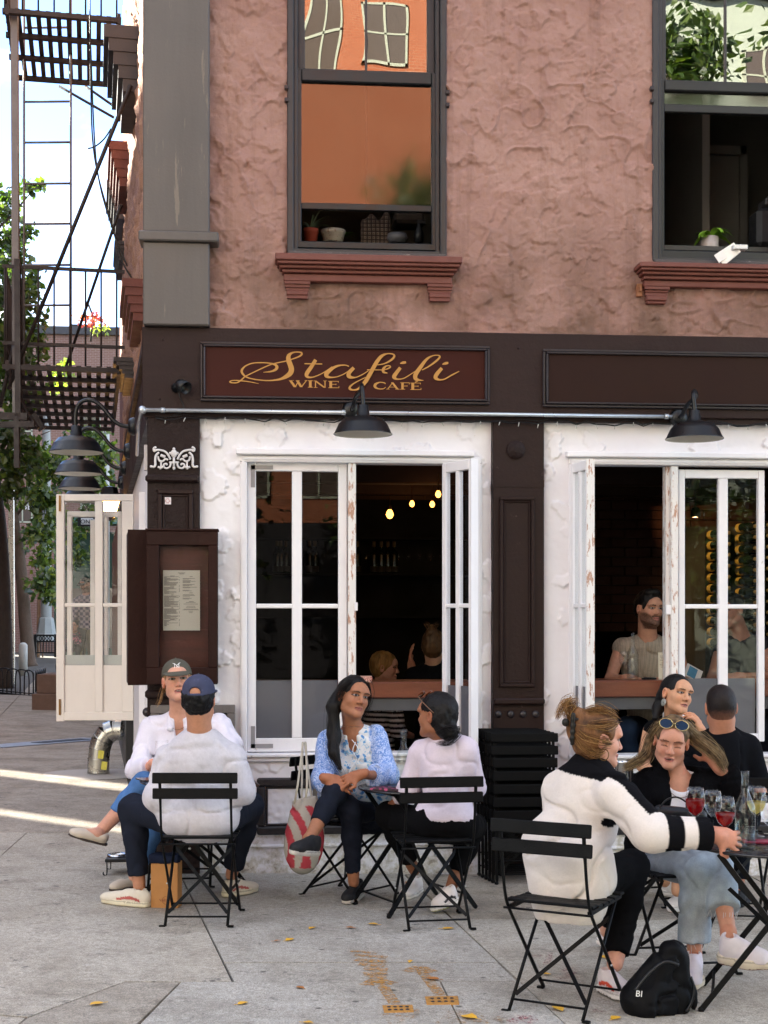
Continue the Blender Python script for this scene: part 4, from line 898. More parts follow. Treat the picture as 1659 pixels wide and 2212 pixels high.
# loose cables
cab = MB(); 
for pts_ in (((194, -20), (196, 180), (200, 300), (212, 380), (240, 480), (262, 560), (284, 600)), ((196, 100), (204, 300), (216, 400), (245, 500), (275, 575)), ((240, 278), (225, 300), (206, 316), (190, 321))):
    cab = MB(); cab.tube(smooth_path([W(x, y, 12.0) for x, y in pts_]), .007, 6); tag(cab.build('loose_cable', m_blk), 'thin black cable hanging loose in front of the side wall' + (', short and curled' if len(pts_) == 4 else ', the longest one' if len(pts_) == 7 else ', the middle one'), 'cable')
# ------------------------------------------------------------------ the opposite sides of both streets
m_brick_far = None
def _brickm(name, a, b, mort, sc=1.0):
    t = NT(name); br = t.n('TexBrick'); br.inputs['Scale'].default_value = sc; br.inputs['Color1'].default_value = (*lin(a), 1); br.inputs['Color2'].default_value = (*lin(b), 1); br.inputs['Mortar'].default_value = (*lin(mort), 1)
    br.inputs['Brick Width'].default_value = .23; br.inputs['Row Height'].default_value = .078; br.inputs['Mortar Size'].default_value = .008
    sep = t.n('SeparateXYZ'); cb = t.n('CombineXYZ'); t.l(t.co(), sep.inputs[0]); ad = t.n('Math'); ad.operation = 'ADD'; t.l(sep.outputs['X'], ad.inputs[0]); t.l(sep.outputs['Y'], ad.inputs[1]); t.l(ad.outputs[0], cb.inputs['X']); t.l(sep.outputs['Z'], cb.inputs['Y']); t.l(cb.outputs[0], br.inputs['Vector'])
    t.set(Base_Color=t.mix(t.noise(.8, 5), br.outputs['Color'], lin(b)), Roughness=.9); return t.m
m_bopp = _brickm('orange_brick', '#a9633f', '#985434', '#b08a70'); m_bfar = _brickm('grey_brown_brick', '#8a6a5e', '#7a5a50', '#b0a49a'); m_bleft = _brickm('dark_brick', '#6a463a', '#5c3d33', '#857870')
def block(name, label, x0, x1, y0, y1, h, m, nx, nz, face, z00=3.5, fm=None, ww=1.0, wh=1.7, rows=None):
    t = thing(name, label, 'building', ((x0+x1)/2, (y0+y1)/2, 0)); q = MB(); q.box(x0, x1, y0, y1, -.3, h); q.build('wall', m, t)
    q = MB(); 
    fm = fm or m_greydk; dk = m_vglass
    for i in range(nx):
        for z in (rows or [z00+j*3.3 for j in range(nz)]):
            if z+wh > h-.5: continue
            if face == 'y1': cx = x0+(x1-x0)*(i+.5)/nx; fr = MB(); frame_rect_y(fr, cx-ww/2, cx+ww/2, z, z+wh, y1, +1); w = fr.build('window', fm, t); gq = MB(); gq.box(cx-ww/2+.06, cx+ww/2-.06, y1-.02, y1+.02, z+.06, z+wh-.06); gq.build('pane', m_farpane, w)
            elif face == 'y0': cx = x0+(x1-x0)*(i+.5)/nx; fr = MB(); frame_rect_y(fr, cx-ww/2, cx+ww/2, z, z+wh, y0, -1); w = fr.build('window', fm, t); gq = MB(); gq.box(cx-ww/2+.06, cx+ww/2-.06, y0-.02, y0+.02, z+.06, z+wh-.06); gq.build('pane', m_farpane, w)
            elif face == 'x1': cy = y0+(y1-y0)*(i+.5)/nx; fr = MB(); fr.box(x1-.05, x1+.03, cy-ww/2, cy+ww/2, z, z+wh); w = fr.build('window', fm, t); gq = MB(); gq.box(x1, x1+.04, cy-ww/2+.07, cy+ww/2-.07, z+.07, z+wh-.07); gq.build('pane', m_farpane, w)
    q = MB(); q.box(x0-.2, x1+.2, y0-.2, y1+.2, h, h+.35); q.build('cornice', m_greydk if m is not m_bopp else m_red, t)
    return t
m_farpane = NT('far_window_pane').set(Base_Color=lin('#5a5048'), Roughness=.1, Specular_IOR_Level=.6).m
def frame_rect_y(mb, x0, x1, z0, z1, Y, sg):
    for a in ((x0, x1, z0, z0+.07), (x0, x1, z1-.07, z1), (x0, x0+.07, z0, z1), (x1-.07, x1, z0, z1), ((x0+x1)/2-.03, (x0+x1)/2+.03, z0, z1), (x0, x1, (z0+z1)/2-.03, (z0+z1)/2+.03)): mb.box(a[0], a[1], Y-.03, Y+.04*sg, a[2], a[3])
m_sashw = mat('pale_sash', '#a9ad98', .5, .04)
block('brick_tenement', 'tall orange brick tenement across the avenue, seen only in the window reflections', -6, 7.6, -44, -31, 20.5, m_bopp, 7, 6, 'y1', 3.2, m_sashw, 1.15, 1.9, [5.0, 8.2, 17.1])
q = MB(); q.box(-5.8, 7.4, -31.2, -30.6, 0, 4.3); q.build('shop_front', m_greydk, bpy.data.objects['brick_tenement'])  # dark front added out of view to darken the window reflections
block('stone_tenement', 'pale stone tenement across the avenue, left of the orange one', -40, -6.4, -44, -31, 20, mat('pale_stone', '#cbc5ba', .85, .1, 2), 9, 5, 'y1', 3.2, m_sashw, 1.1, 1.8)  # unseen; height and pale tone chosen to bounce sun onto the cafe
block('grey_tenement', 'grey rendered tenement across the avenue, right of the orange one', 7.9, 40, -44, -31, 19.5, mat('grey_green_render', '#aab3a2', .85, .1, 2), 14, 5, 'y1', 3.2, m_sashw, 1.1, 1.8)  # raised and paled for bounce light on the cafe front
# across the side street: body, thin roof parapet with two gaps added out of view to shape the sun on the pavement
lb = block('shading_warehouse', 'dark brick warehouse across the side street, out of view, set to shade the pavement', -30, -14, -4.9, 52, 5.6, m_bleft, 12, 1, 'x1')
SUNH = Vector((SUN_AZ[0], SUN_AZ[1], 0)).normalized(); TE = math.tan(SUN_EL)
gaps = []
for (px, py, hy, hz) in ((150, 1685, .30, .6), (130, 1770, .19, .7)):
    g_ = G(px, py); k_ = (g_.x+14.0)/-SUNH.x; gaps.append((g_.y+SUNH.y*k_, hy, g_.z+TE*k_, hz))
GB = []; HP = 14.4; q = MB(); ys_ = [-4.9]
for (y, hy, z, hz) in sorted(gaps):
    q.box(-14.15, -14.0, ys_[-1], y-hy, 5.6, HP); q.box(-14.15, -14.0, y-hy, y+hy, 5.6, z-hz); q.box(-14.15, -14.0, y-hy, y+hy, z+hz, HP); ys_.append(y+hy); GB.append((y, hy, z, hz))
q.box(-14.15, -14.0, ys_[-1], 52, 5.6, HP); q.build('added_parapet', m_bleft, lb)
for (y, hy, z, hz) in GB:                                     # bars added in the two gaps to weaken the sun
    for i in range(int(2*hy/.055)): q = MB(); yy = y-hy+.0275+.055*i; q.box(-14.108, -14.102, yy-.012, yy+.012, z-hz, z+hz); q.build('sun_dimming_bar', m_iron, lb)
# end of the side street
fb = block('far_brick_building', 'long brown brick building closing the view down the side street', -16, 2, 56, 66, zD(716, 63), m_bfar, 6, 3, 'y0', 6.0, m_sashw, .9, 1.6)
q = MB(); q.box(-9.6, -8.6, 58, 59.5, zD(716, 63)+.3, zD(716, 63)+.9); q.build('chimney', m_blk, fb)
c = W(205, 716, 64); q = MB(); q.box(c.x+1.3, c.x+2.2, 55.9, 58, zD(716, 63)+.3, zD(690, 63)+.7); q.build('parapet_block', mat('pale_render', '#c9c2b2', .8), fb)
gs_ = thing('green_storefront', 'dark green storefront with an awning at the end of the side street', 'storefront', W(190, 1400, 56)); q = MB(); a, b = W(120, 1400, 57), W(290, 1150, 57)
q.box(a.x, b.x, a.y-.4, a.y-.1, 0, zD(1150, 57)); q.build('front', mat('shop_green', '#2d4638', .6, .1, 4), gs_); q = MB(); q.box(a.x-.4, b.x, a.y-1.4, a.y-.1, zD(1136, 57), zD(1118, 57)); q.build('awning', mat('awning_green', '#5f8274', .7, .08, 3), gs_)
for px in (180, 240): q = MB(); c = W(px, 1300, 57); q.box(c.x-.8, c.x+.8, a.y-.45, a.y-.38, .5, 2.9); q.build('shop_window', m_farpane, gs_)
# ------------------------------------------------------------------ trees and street furniture of the side street
def _leafm(name):
    t = NT(name); a = t.n('VertexColor'); a.layer_name = 'Col'; d = t.n('BsdfDiffuse'); tr = t.n('BsdfTranslucent'); g = t.n('BsdfGlossy'); g.inputs['Roughness'].default_value = .45
    t.l(a.outputs['Color'], d.inputs['Color']); t.l(t.mix(1, a.outputs['Color'], (1.5, 1.6, .6), 'MULTIPLY'), tr.inputs['Color'])
    m1 = t.n('MixShader'); m1.inputs[0].default_value = .45; t.l(d.outputs[0], m1.inputs[1]); t.l(tr.outputs[0], m1.inputs[2])
    m2 = t.n('MixShader'); m2.inputs[0].default_value = .06; t.l(m1.outputs[0], m2.inputs[1]); t.l(g.outputs[0], m2.inputs[2]); t.t.nodes.remove(t.b); t.l(m2.outputs[0], t.o.inputs['Surface']); return t.m
m_leaf = _leafm('tree_leaf'); m_bark = mat('grey_brown_bark', '#5a4a3c', .9, .3, 10, 1.0, 30, stretch=(3, 3, .6)); m_barkd = mat('dark_bark', '#3c342c', .9, .3, 10, 1.0, 30, stretch=(3, 3, .6))
LG = [(.045, .085, .018), (.06, .11, .022), (.03, .06, .014), (.10, .15, .03)]
def leaves(name, clumps, per, size, cols, parent, seed=1, kind=None):
    r = np.random.default_rng(seed); Vs = []; Cs = []
    for (c, rad) in clumps:
        n = max(6, int(per*rad*rad)); u = r.normal(size=(n, 3)); u /= np.linalg.norm(u, axis=1)[:, None]; rr = rad*r.random(n)**.45
        nz = vnoise(u*2.3+rad*7)*1.2+.75; p = np.array(c)+u*(rr*np.clip(nz, .35, 1.2))[:, None]
        a = r.normal(size=(n, 3)); a[:, 2] -= .5; a /= np.linalg.norm(a, axis=1)[:, None]; b = np.cross(a, r.normal(size=(n, 3))); b /= np.linalg.norm(b, axis=1)[:, None]; nn = np.cross(a, b)
        s = size*r.uniform(.65, 1.25, n)[:, None]
        V = np.stack([p, p+a*s*.45+b*s*.36+nn*s*.08, p+a*s, p+a*s*.45-b*s*.36+nn*s*.08], 1); Vs.append(V.reshape(-1, 3))
        k = r.integers(0, len(cols), n); col = np.array(cols)[k]*r.uniform(.7, 1.3, (n, 1)); Cs.append(np.repeat(col, 4, 0))
    V = np.concatenate(Vs); C = np.concatenate(Cs); F = np.arange(len(V)).reshape(-1, 4)
    o = arrmesh(name, V, F, m_leaf, parent, smooth=False, cols=C)
    if kind: o['kind'] = kind
    return o
def tree(label, base, trunk, r0, r1, limbs, clumps, per, size, cols, seed, bark, group='trees along the side street'):
    t = thing('street_tree', label, 'tree', base, group); q = MB(); pts = smooth_path([base]+trunk); n = len(pts)
    q.tube(pts, [(r0+(r1-r0)*i/(n-1))*(1.25 if i == 0 else 1) for i in range(n)], 10)
    for lb_ in limbs: L = smooth_path(lb_); q.tube(L, [r1*.55*(1-.8*i/(len(L)-1)) for i in range(len(L))], 6)
    q.build('trunk', bark, t); leaves('crown', clumps, per, size, cols, t, seed); return t
cl = lambda L, D: [(W(x, y, D+random.uniform(-1.2, 1.2)), r*D/FPX) for x, y, r in L]
DA = 29.0; bA = W(12, 1496, DA+2)
tree('street tree with a thick dark trunk at the left edge, sparse pointed leaves', bA, [W(9, 1300, DA+2), W(2, 1150, DA+1.5), W(-16, 980, DA), W(-30, 700, DA), W(-40, 450, DA)], .17, .07,
     [[W(-16, 980, DA), W(30, 900, DA), W(70, 830, DA)], [W(-30, 700, DA), W(30, 640, DA), W(80, 600, DA)], [W(-38, 520, DA), W(20, 470, DA), W(80, 400, DA)]],
     cl([(-60, 470, 95), (15, 440, 45), (60, 405, 24), (92, 396, 14), (20, 520, 55), (60, 500, 26), (5, 580, 45), (20, 640, 60), (70, 640, 34), (50, 700, 45), (92, 690, 22), (0, 740, 70), (60, 770, 40), (-30, 840, 90), (35, 850, 50), (10, 930, 70), (60, 960, 44), (30, 1020, 50), (-60, 1000, 90), (18, 1060, 34), (70, 600, 30), (40, 560, 40), (30, 780, 60), (80, 730, 34), (60, 850, 50), (20, 990, 50), (75, 1000, 44)], DA), 800, .17, LG, 5, m_barkd)
DB = 42.0; bB = W(64, 1440, DB)
tree('street tree with a leaning brown trunk and full green crown, behind the hooped guard', bB, [W(56, 1360, DB), W(44, 1220, DB), W(30, 1120, DB), W(22, 1040, DB), W(30, 900, DB)], .21, .10,
     [[W(30, 1120, DB), W(80, 1060, DB), W(130, 1020, DB)], [W(22, 1040, DB), W(60, 960, DB), W(110, 930, DB)]],
     cl([(60, 1000, 60), (110, 1000, 60), (160, 960, 50), (200, 950, 48), (225, 985, 44), (150, 1040, 50), (205, 1040, 46), (80, 1070, 50), (30, 1060, 40), (110, 1090, 40), (120, 1130, 36), (100, 1160, 40), (95, 1210, 40), (110, 1250, 32), (85, 1260, 34), (112, 1290, 24), (70, 1150, 30), (40, 1180, 25)], DB), 520, .22, LG+[(.14, .2, .04), (.22, .26, .05)], 6, m_bark)
tree('slender pair of pale stems with yellow green leaves by the lamp post', W(82, 1420, 50), [W(84, 1300, 50), W(86, 1220, 50)], .06, .05, [[W(92, 1420, 50), W(97, 1300, 50), W(99, 1230, 50)]],
     cl([(95, 1120, 40), (130, 1120, 40), (160, 1160, 38), (190, 1120, 40), (230, 1040, 40), (240, 1100, 30), (150, 1220, 30), (180, 1200, 30)], 52), 260, .26, LG+[(.2, .24, .05)], 7, mat('tan_bark', '#8a6a4e', .9, .2, 12, .6))
c = W(196, 693, 62); t = thing('red_maple', 'small red maple growing on the roof of the far brick building', 'tree', c-Vector((0, 0, .8))); q = MB(); q.tube([c-Vector((0, 0, .9)), c+Vector((.1, 0, .2)), c+Vector((-.1, 0, .7))], .05, 6); q.build('trunk', m_barkd, t)
leaves('crown', cl([(180, 690, 20), (200, 684, 20), (218, 690, 16), (196, 700, 16)], 62), 160, .22, [(.32, .05, .05), (.45, .1, .08), (.25, .03, .04)], t, 8)
c = W(212, 708, 62); leaves('roof_shrub', cl([(205, 712, 14), (225, 708, 14)], 62), 300, .2, [(.35, .4, .05), (.2, .28, .05)], None, 9); tag(bpy.data.objects['roof_shrub'], 'yellow green shrub on the roof beside the red maple', 'shrub')
leaves('vine_bush', cl([(130, 800, 30), (140, 790, 22), (120, 830, 26), (150, 815, 18)], 58), 200, .25, [(.3, .36, .06), (.16, .24, .05)], None, 10); tag(bpy.data.objects['vine_bush'], 'bright green bush against the far brick building beyond the fire escape', 'bush')
# hooped tree guard
def hoop_guard(label, pts, D, H):
    t = thing('tree_guard', label, 'tree guard', W(*pts[0], D))
    for i in range(len(pts)):
        x, y, w = pts[i]; a = W(x, y, D); b = W(x+w, y, D); h = H*FPX/D
        q = MB(); q.tube(smooth_path([W(x, y, D), W(x, y-h*.75, D), W(x+w*.25, y-h*.97, D), W(x+w*.75, y-h*.97, D), W(x+w, y-h*.75, D), W(x+w, y, D)], 5), .014, 6); q.build('hoop', m_blk, t)
    return t
t = thing('tree_guard', 'low black hooped iron guard round the left edge tree pit', 'tree guard', W(40, 1505, 29)); random.seed(3)
A_, B_, C_ = W(-40, 1500, 29), W(72, 1512, 28), W(98, 1495, 33)
def guard_side(a, b, n, h):
    for i in range(n):
        p = a.lerp(b, i/n); p2 = a.lerp(b, min(1, (i+1.5)/n)); q = MB(); u = Vector((0, 0, h)); m = (p+p2)/2
        q.tube(smooth_path([p, p+u*.75, p.lerp(m, .4)+u*.97, p2.lerp(m, .4)+u*.97, p2+u*.75, p2], 5), .014, 6); q.build('hoop', m_blk, t)
    q = MB(); q.bar(a+Vector((0, 0, .12)), b+Vector((0, 0, .12)), .02, .02); q.build('lower_rail', m_blk, t); q = MB(); q.bar(a+Vector((0, 0, .03)), b+Vector((0, 0, .03)), .08, .12); q.build('kerb_edge', m_blk, t)
guard_side(A_, B_, 6, .58); guard_side(B_, C_, 6, .58)
so = MB(); so.add([W(-40, 1504, 29.3), W(72, 1509, 29), W(96, 1490, 33), W(-30, 1490, 34)], [(0, 1, 2, 3)]); struct('tree_pit_soil', so, mat('soil', '#3a2f26', .95, .3, 20, .8))
# ornamental fence panel
fp = thing('pit_fence', 'black cast iron fence panel with ring ornaments round a far tree pit', 'fence', W(98, 1412, 46)); D_ = 46
def fbar(x0, y0, x1, y1, w=.04): q = MB(); q.bar(W(x0, y0, D_), W(x1, y1, D_), w, w, FW); return q
for a in ((76, 1372, 121, 1372), (76, 1386, 121, 1386), (76, 1410, 121, 1410)): fbar(*a).build('rail', m_blk, fp)
for x in (76, 121): fbar(x, 1370, x, 1420, .09).build('post', m_blk, fp)
for x in range(82, 120, 6): fbar(x, 1386, x, 1410, .025).build('baluster', m_blk, fp)
for x in (84, 91, 98, 105, 112): q = MB(); c = W(x, 1379, D_); q.tube([c+(_R)*(.09*math.cos(a*.524))+Vector((0, 0, .09*math.sin(a*.524))) for _R in [Vector((_c, -_s, 0))] for a in range(13)], .016, 5, cap=False); q.build('ring', m_blk, fp)
fbar(44, 1400, 76, 1400).build('rail', m_blk, fp); fbar(44, 1408, 76, 1416, .1).build('kerb_edge', m_blk, fp)
# lamp post, sign pole, bollard
m_pgrey = mat('painted_grey_steel', '#8f938f', .5, .1, 8, .15); m_pw = mat('pale_grey_pole', '#a7aaa4', .5, .1, 8)
lp = thing('lamp_post', 'grey cast lamp post with a broad base beyond the leaning tree', 'lamp post', W(100, 1405, 50)); c = W(100, 1372, 50)
q = MB(); q.lathe([(.001, 0), (.40, 0), (.36, .25), (.34, .30), (.26, .8), (.24, .84), (.21, .86)], W(100, 1386, 50), 8, smooth=False); q.build('base', m_pgrey, lp); q = MB(); q.lathe([(.19, .8), (.17, 4.0), (.14, 8.0)], W(100, 1386, 50), 12); q.build('shaft', m_pgrey, lp)
sp = thing('sign_pole', 'galvanised street sign pole in front of the dark tree trunk', 'pole', W(28, 1480, 33)); q = MB(); q.bar(W(26, 1480, 33), W(22, 500, 33), .12, .09, FW); q.build('post', m_galv, sp)
q = MB(); a, b = W(35, 1054, 32.8), W(56, 975, 32.8); q.prism([(0, 0), (1, 0), (1, 1), (0, 1)], lambda p: a.lerp(Vector((b.x, b.y, a.z)), p[0])+Vector((0, 0, (b.z-a.z)*p[1])), lambda p: a.lerp(Vector((b.x, b.y, a.z)), p[0])+Vector((0, 0, (b.z-a.z)*p[1]))-FW*.01); q.build('parking_sign', mat('sign_back', '#b7a99a', .6, .05), sp)
def sfaceM(px, py, D): return Matrix.Translation(W(px, py, D))@Matrix.Rotation(-TH, 4, 'Z')@Matrix.Rotation(math.pi/2, 4, 'X')
q = MB(); q.bar(W(36, 1050, 32.77), W(55, 1050, 32.77), .01, .04, FW); q.bar(W(41, 1043, 32.77), W(52, 1043, 32.77), .01, .06, FW); q.build('red_print', m_signred, sp)
bo = thing('bollard', 'short pale grey steel bollard behind the hooped guard', 'bollard', W(50, 1460, 36)); q = MB(); q.lathe([(.001, 0), (.11, 0), (.11, .78), (.06, .84), (.001, .85)], W(50, 1460, 36), 14); q.build('post', m_pw, bo)
wp = thing('signal_pole', 'tall pale pole carrying the street name sign and arrow sign', 'pole', W(229, 1400, 50)); q = MB(); q.tube([W(229, 1400, 50), W(229, 930, 50)], .12, 10); q.build('post', m_pw, wp)
m_sb = mat('sign_black', '#14161a', .5, .02); m_sw = mat('sign_white', '#dcdcd8', .5, .02)
def plate(px0, py0, px1, py1, D, m, nm, par): q = MB(); q.obox(W((px0+px1)/2, (py0+py1)/2, D), (abs(px1-px0)/FPX*D/2, .015, abs(py1-py0)/FPX*D/2), Mx); return q.build(nm, m, par)
plate(66, 1077, 124, 1104, 50, m_sb, 'street_name_sign', wp); plate(168, 1116, 222, 1137, 49.8, m_sb, 'one_way_sign', wp); plate(175, 1119, 201, 1133, 49.75, m_sw, 'arrow_panel', wp); plate(201, 1122, 222, 1130, 49.75, m_sw, 'arrow_panel', wp)
Dm = lambda px, D: px/FPX*D
flat_text('BEN WAY', Dm(22, 50), sfaceM(95, 1101, 49.9), m_sw, wp, ext=.01); flat_text('ONE', Dm(13, 50), sfaceM(187.5, 1131, 49.7), m_sb, wp, ext=.005)
plate(96, 1040, 104, 1120, 50, m_pw, 'signal_box', wp)
# street trees across the avenue, placed to darken the window reflections
for i, (x, zt) in enumerate(((-10, 8.5), (-3.5, 9.5), (3.9, 13.8), (9.6, 17.5), (15, 9))):
    b = Vector((x, -25.2, -.1)); cl2 = [(b+Vector((random.uniform(-2.2, 2.2), random.uniform(-1, 1), random.uniform(3.2, zt-1.2))), 1.5) for _ in range(int(zt*1.1))]
    t = thing('street_tree', 'broad street tree across the avenue, %s from the left, seen only in reflections' % ('first', 'second', 'third', 'fourth', 'fifth')[i], 'tree', b, 'trees across the avenue'); q = MB(); q.tube([b, b+Vector((0, 0, 3)), b+Vector((.3, 0, 6))], [.2, .16, .08], 8); q.build('trunk', m_barkd, t); leaves('crown', cl2, 340, .26, LG, t, 20+i)
# ------------------------------------------------------------------ lettered sign on the fascia
m_signbd = mat('sign_board_maroon', '#37150f', .5, .10, 5, spec=.15); m_gold = mat('sign_gold_paint', '#b07d38', .5, .05, 30); m_signblk = mat('sign_board_dark', '#27140f', .5, .10, 5, spec=.15)
SY = -.085
def sign(label, q4, m, name):
    x0, x1, z0, z1 = q4; t = thing(name, label, 'sign', ((x0+x1)/2, SY, (z0+z1)/2))
    q = MB(); frame_rect(q, x0, x1, z0, z1, -.071, .016, .022, .004); frame_rect(q, x0+.018, x1-.018, z0+.018, z1-.018, -.071, .012, .034, .004); q.build('moulded_frame', m_trim, t)
    q = MB(); q.box(x0+.03, x1-.03, SY, -.07, z0+.03, z1-.03); q.build('board', m, t); return t
def avgR(x0, ytl, ytr, ybl, ybr, x1): return P(x0, 800, SY).x, P(x1, 800, SY).x, (P(x0, ybl, SY).z+P(x1, ybr, SY).z)/2, (P(x0, ytl, SY).z+P(x1, ytr, SY).z)/2
sg = sign('maroon sign board with gold script lettering over the left window', avgR(432.5, 737, 749, 864, 876, 1057.5), m_signbd, 'shop_sign')
x0 = P(1173, 800, SY).x; sign('blank dark sign board with a moulded frame over the right window', (x0, x0+1.78, (P(1173, 878, SY).z+P(1659, 886, SY).z)/2, (P(1173, 752, SY).z+P(1659, 764, SY).z)/2), m_signblk, 'shop_sign')
AX = lambda c: (880+c*.30139)*.54861; AYc = lambda c: (1340+c*.30139)*.54861
def stroke(pts, ws, off=0, B=False, name='letter'):
    o = 1526 if B else 0; P3 = [Vector((x+o, y, w)) for (x, y), w in zip(pts, ws)]; sp = smooth_path(P3, 7); q = MB(); n = len(sp); vs = []
    for i, p in enumerate(sp):
        d = sp[min(i+1, n-1)]-sp[max(i-1, 0)]; d.z = 0; d.normalize(); nn = Vector((-d.y, d.x, 0)); w = max(3, p.z)/2; yo = SY-.001-off-.0022*i/n
        for sgn in (1, -1):
            a = p+nn*w*sgn; v = P(AX(a.x), AYc(a.y), SY); v.y = yo; vs.append(v)
    q.add(vs, [(2*i, 2*i+1, 2*i+3, 2*i+2) for i in range(n-1)]); return q.build(name, m_gold, sg)
stroke([(285, 470), (560, 340), (680, 300), (820, 270), (900, 245), (980, 215), (1022, 185), (1012, 160), (950, 153), (890, 168), (852, 205), (850, 260), (872, 320), (888, 380), (872, 430), (820, 472), (740, 508), (620, 525), (500, 522), (380, 505), (290, 475), (243, 425), (243, 385), (290, 335), (380, 300), (500, 293), (600, 300), (675, 320), (698, 352), (675, 387), (610, 410), (520, 418)],
       [14, 15, 15, 15, 15, 20, 24, 20, 16, 26, 50, 62, 66, 68, 66, 52, 28, 17, 15, 15, 20, 28, 28, 18, 14, 14, 16, 28, 40, 32, 20, 6])
stroke([(290, 465), (220, 530), (170, 556), (105, 555), (84, 541), (125, 526), (220, 530), (330, 543), (460, 568)], [16, 18, 16, 16, 16, 12, 14, 12, 4], .004)
stroke([(1205, 255), (1145, 350), (1088, 435), (1095, 475), (1150, 484), (1230, 460), (1320, 415), (1420, 345)], [44, 50, 52, 36, 18, 14, 13, 10]); stroke([(1058, 307), (1170, 310), (1290, 312)], [14, 14, 14], .004)
stroke([(1638, 345), (1590, 328), (1500, 335), (1420, 372), (1352, 428), (1345, 470), (1400, 488), (1480, 480), (1570, 445), (1640, 400), (1690, 365)], [14, 14, 24, 40, 58, 48, 22, 14, 13, 13, 10], .008)
stroke([(1701, 362), (1640, 430), (1640, 478), (1716, 491), (1806, 455), (1896, 400)], [44, 52, 50, 18, 14, 10], .012)
stroke([(480, 328), (570, 312), (660, 265), (703, 215), (680, 187), (610, 182), (535, 215), (470, 295), (400, 420), (330, 540), (285, 592), (230, 642), (170, 655), (122, 640), (132, 605), (200, 555), (330, 490)], [10, 16, 26, 26, 18, 16, 40, 50, 52, 52, 44, 26, 18, 30, 24, 15, 10], .016, True)
stroke([(345, 393), (540, 396)], [12, 12], .021, True); stroke([(540, 396), (600, 385), (648, 360), (636, 341), (592, 347), (558, 385), (562, 424), (612, 437)], [12, 14, 20, 14, 20, 36, 30, 8], .022, True)
stroke([(785, 357), (722, 440), (702, 480), (740, 507), (820, 500), (900, 457), (985, 400)], [42, 50, 50, 22, 14, 13, 10], .0, True); stroke([(782, 303), (820, 293), (858, 288)], [10, 34, 26], 0, True)
stroke([(1065, 390), (1150, 345), (1240, 282), (1298, 222), (1275, 198), (1200, 206), (1122, 255), (1042, 360), (982, 450), (985, 505), (1030, 522), (1085, 526)], [12, 18, 26, 24, 14, 16, 34, 50, 56, 48, 24, 6], .004, True)
stroke([(1325, 367), (1262, 440), (1242, 490), (1290, 518), (1360, 510), (1450, 460), (1550, 408)], [42, 50, 50, 24, 16, 18, 12], .008, True); stroke([(1332, 314), (1372, 302), (1410, 294)], [10, 34, 26], 0, True)
GL = {'W': [((0, 1), (.3, 0), .17), ((.3, 0), (.5, .85), .07), ((.42, 1), (.68, 0), .17), ((.68, 0), (1, 1), .07), ((-.05, .97), (.22, .97), .05), ((.36, .97), (.58, .97), .05), ((.88, .97), (1.05, .97), .05)],
      'I': [((.5, 0), (.5, 1), .55), ((0, .03), (1, .03), .08), ((0, .97), (1, .97), .08)], 'N': [((.14, 0), (.14, 1), .08), ((.12, 1), (.84, 0), .18), ((.86, 0), (.86, 1), .08), ((0, .03), (.3, .03), .05), ((-.02, .97), (.2, .97), .05), ((.72, .97), (1, .97), .05)],
      'E': [((.26, 0), (.26, 1), .24), ((.05, .04), (1, .04), .07), ((.05, .96), (.95, .96), .07), ((.3, .52), (.72, .52), .07), ((.95, .02), (.98, .26), .06), ((.92, .98), (.92, .78), .06), ((.72, .42), (.72, .62), .05)],
      'A': [((.08, 0), (.5, 1), .08), ((.45, 1), (.88, 0), .19), ((.22, .33), (.68, .33), .06), ((-.02, .03), (.25, .03), .05), ((.68, .03), (1.03, .03), .05)], 'F': [((.28, 0), (.28, 1), .24), ((.05, .04), (.55, .04), .07), ((.05, .96), (1, .96), .07), ((.3, .5), (.75, .5), .07), ((.97, .98), (.97, .74), .06), ((.75, .4), (.75, .6), .05)]}
def caps(ch, x0, x1, yt, yb, B=False):
    o = 1526 if B else 0; k = 0; q = MB()
    for (a, b, w) in GL[ch]:
        W_ = x1-x0; H_ = yb-yt; pa = Vector((x0+a[0]*W_+o, yb-a[1]*H_, 0)); pb = Vector((x0+b[0]*W_+o, yb-b[1]*H_, 0)); d = (pb-pa).normalized(); nn = Vector((-d.y, d.x, 0)); w_ = w*(W_ if abs(d.y) > .3 else H_*1.2)/2; vs = []
        if abs(d.y) > .3: nn = Vector((1, 0, 0))
        for p_ in (pa-nn*w_, pa+nn*w_, pb+nn*w_, pb-nn*w_): v = P(AX(p_.x), AYc(p_.y), SY); v.y = SY-.001-.0004*k; vs.append(v)
        q.add(vs, [(0, 1, 2, 3)]); k += 1
    q.build('letter', m_gold, sg)
for ch, a, b, t_, bt_ in (('W', 872, 1085, 523, 612), ('I', 1103, 1165, 526, 616), ('N', 1178, 1350, 528, 620), ('E', 1362, 1512, 532, 624)): caps(ch, a, b, t_, bt_)
for ch, a, b, t_, bt_ in (('A', 602, 770, 550, 642), ('F', 776, 905, 552, 643), ('E', 908, 1058, 555, 648)): caps(ch, a, b, t_, bt_, True)
stroke([(588, 572), (575, 556), (515, 549), (460, 575), (455, 610), (500, 634), (560, 634), (594, 612)], [8, 14, 14, 32, 32, 14, 12, 6], .0, True); stroke([(975, 550), (1010, 534)], [14, 14], .002, True)
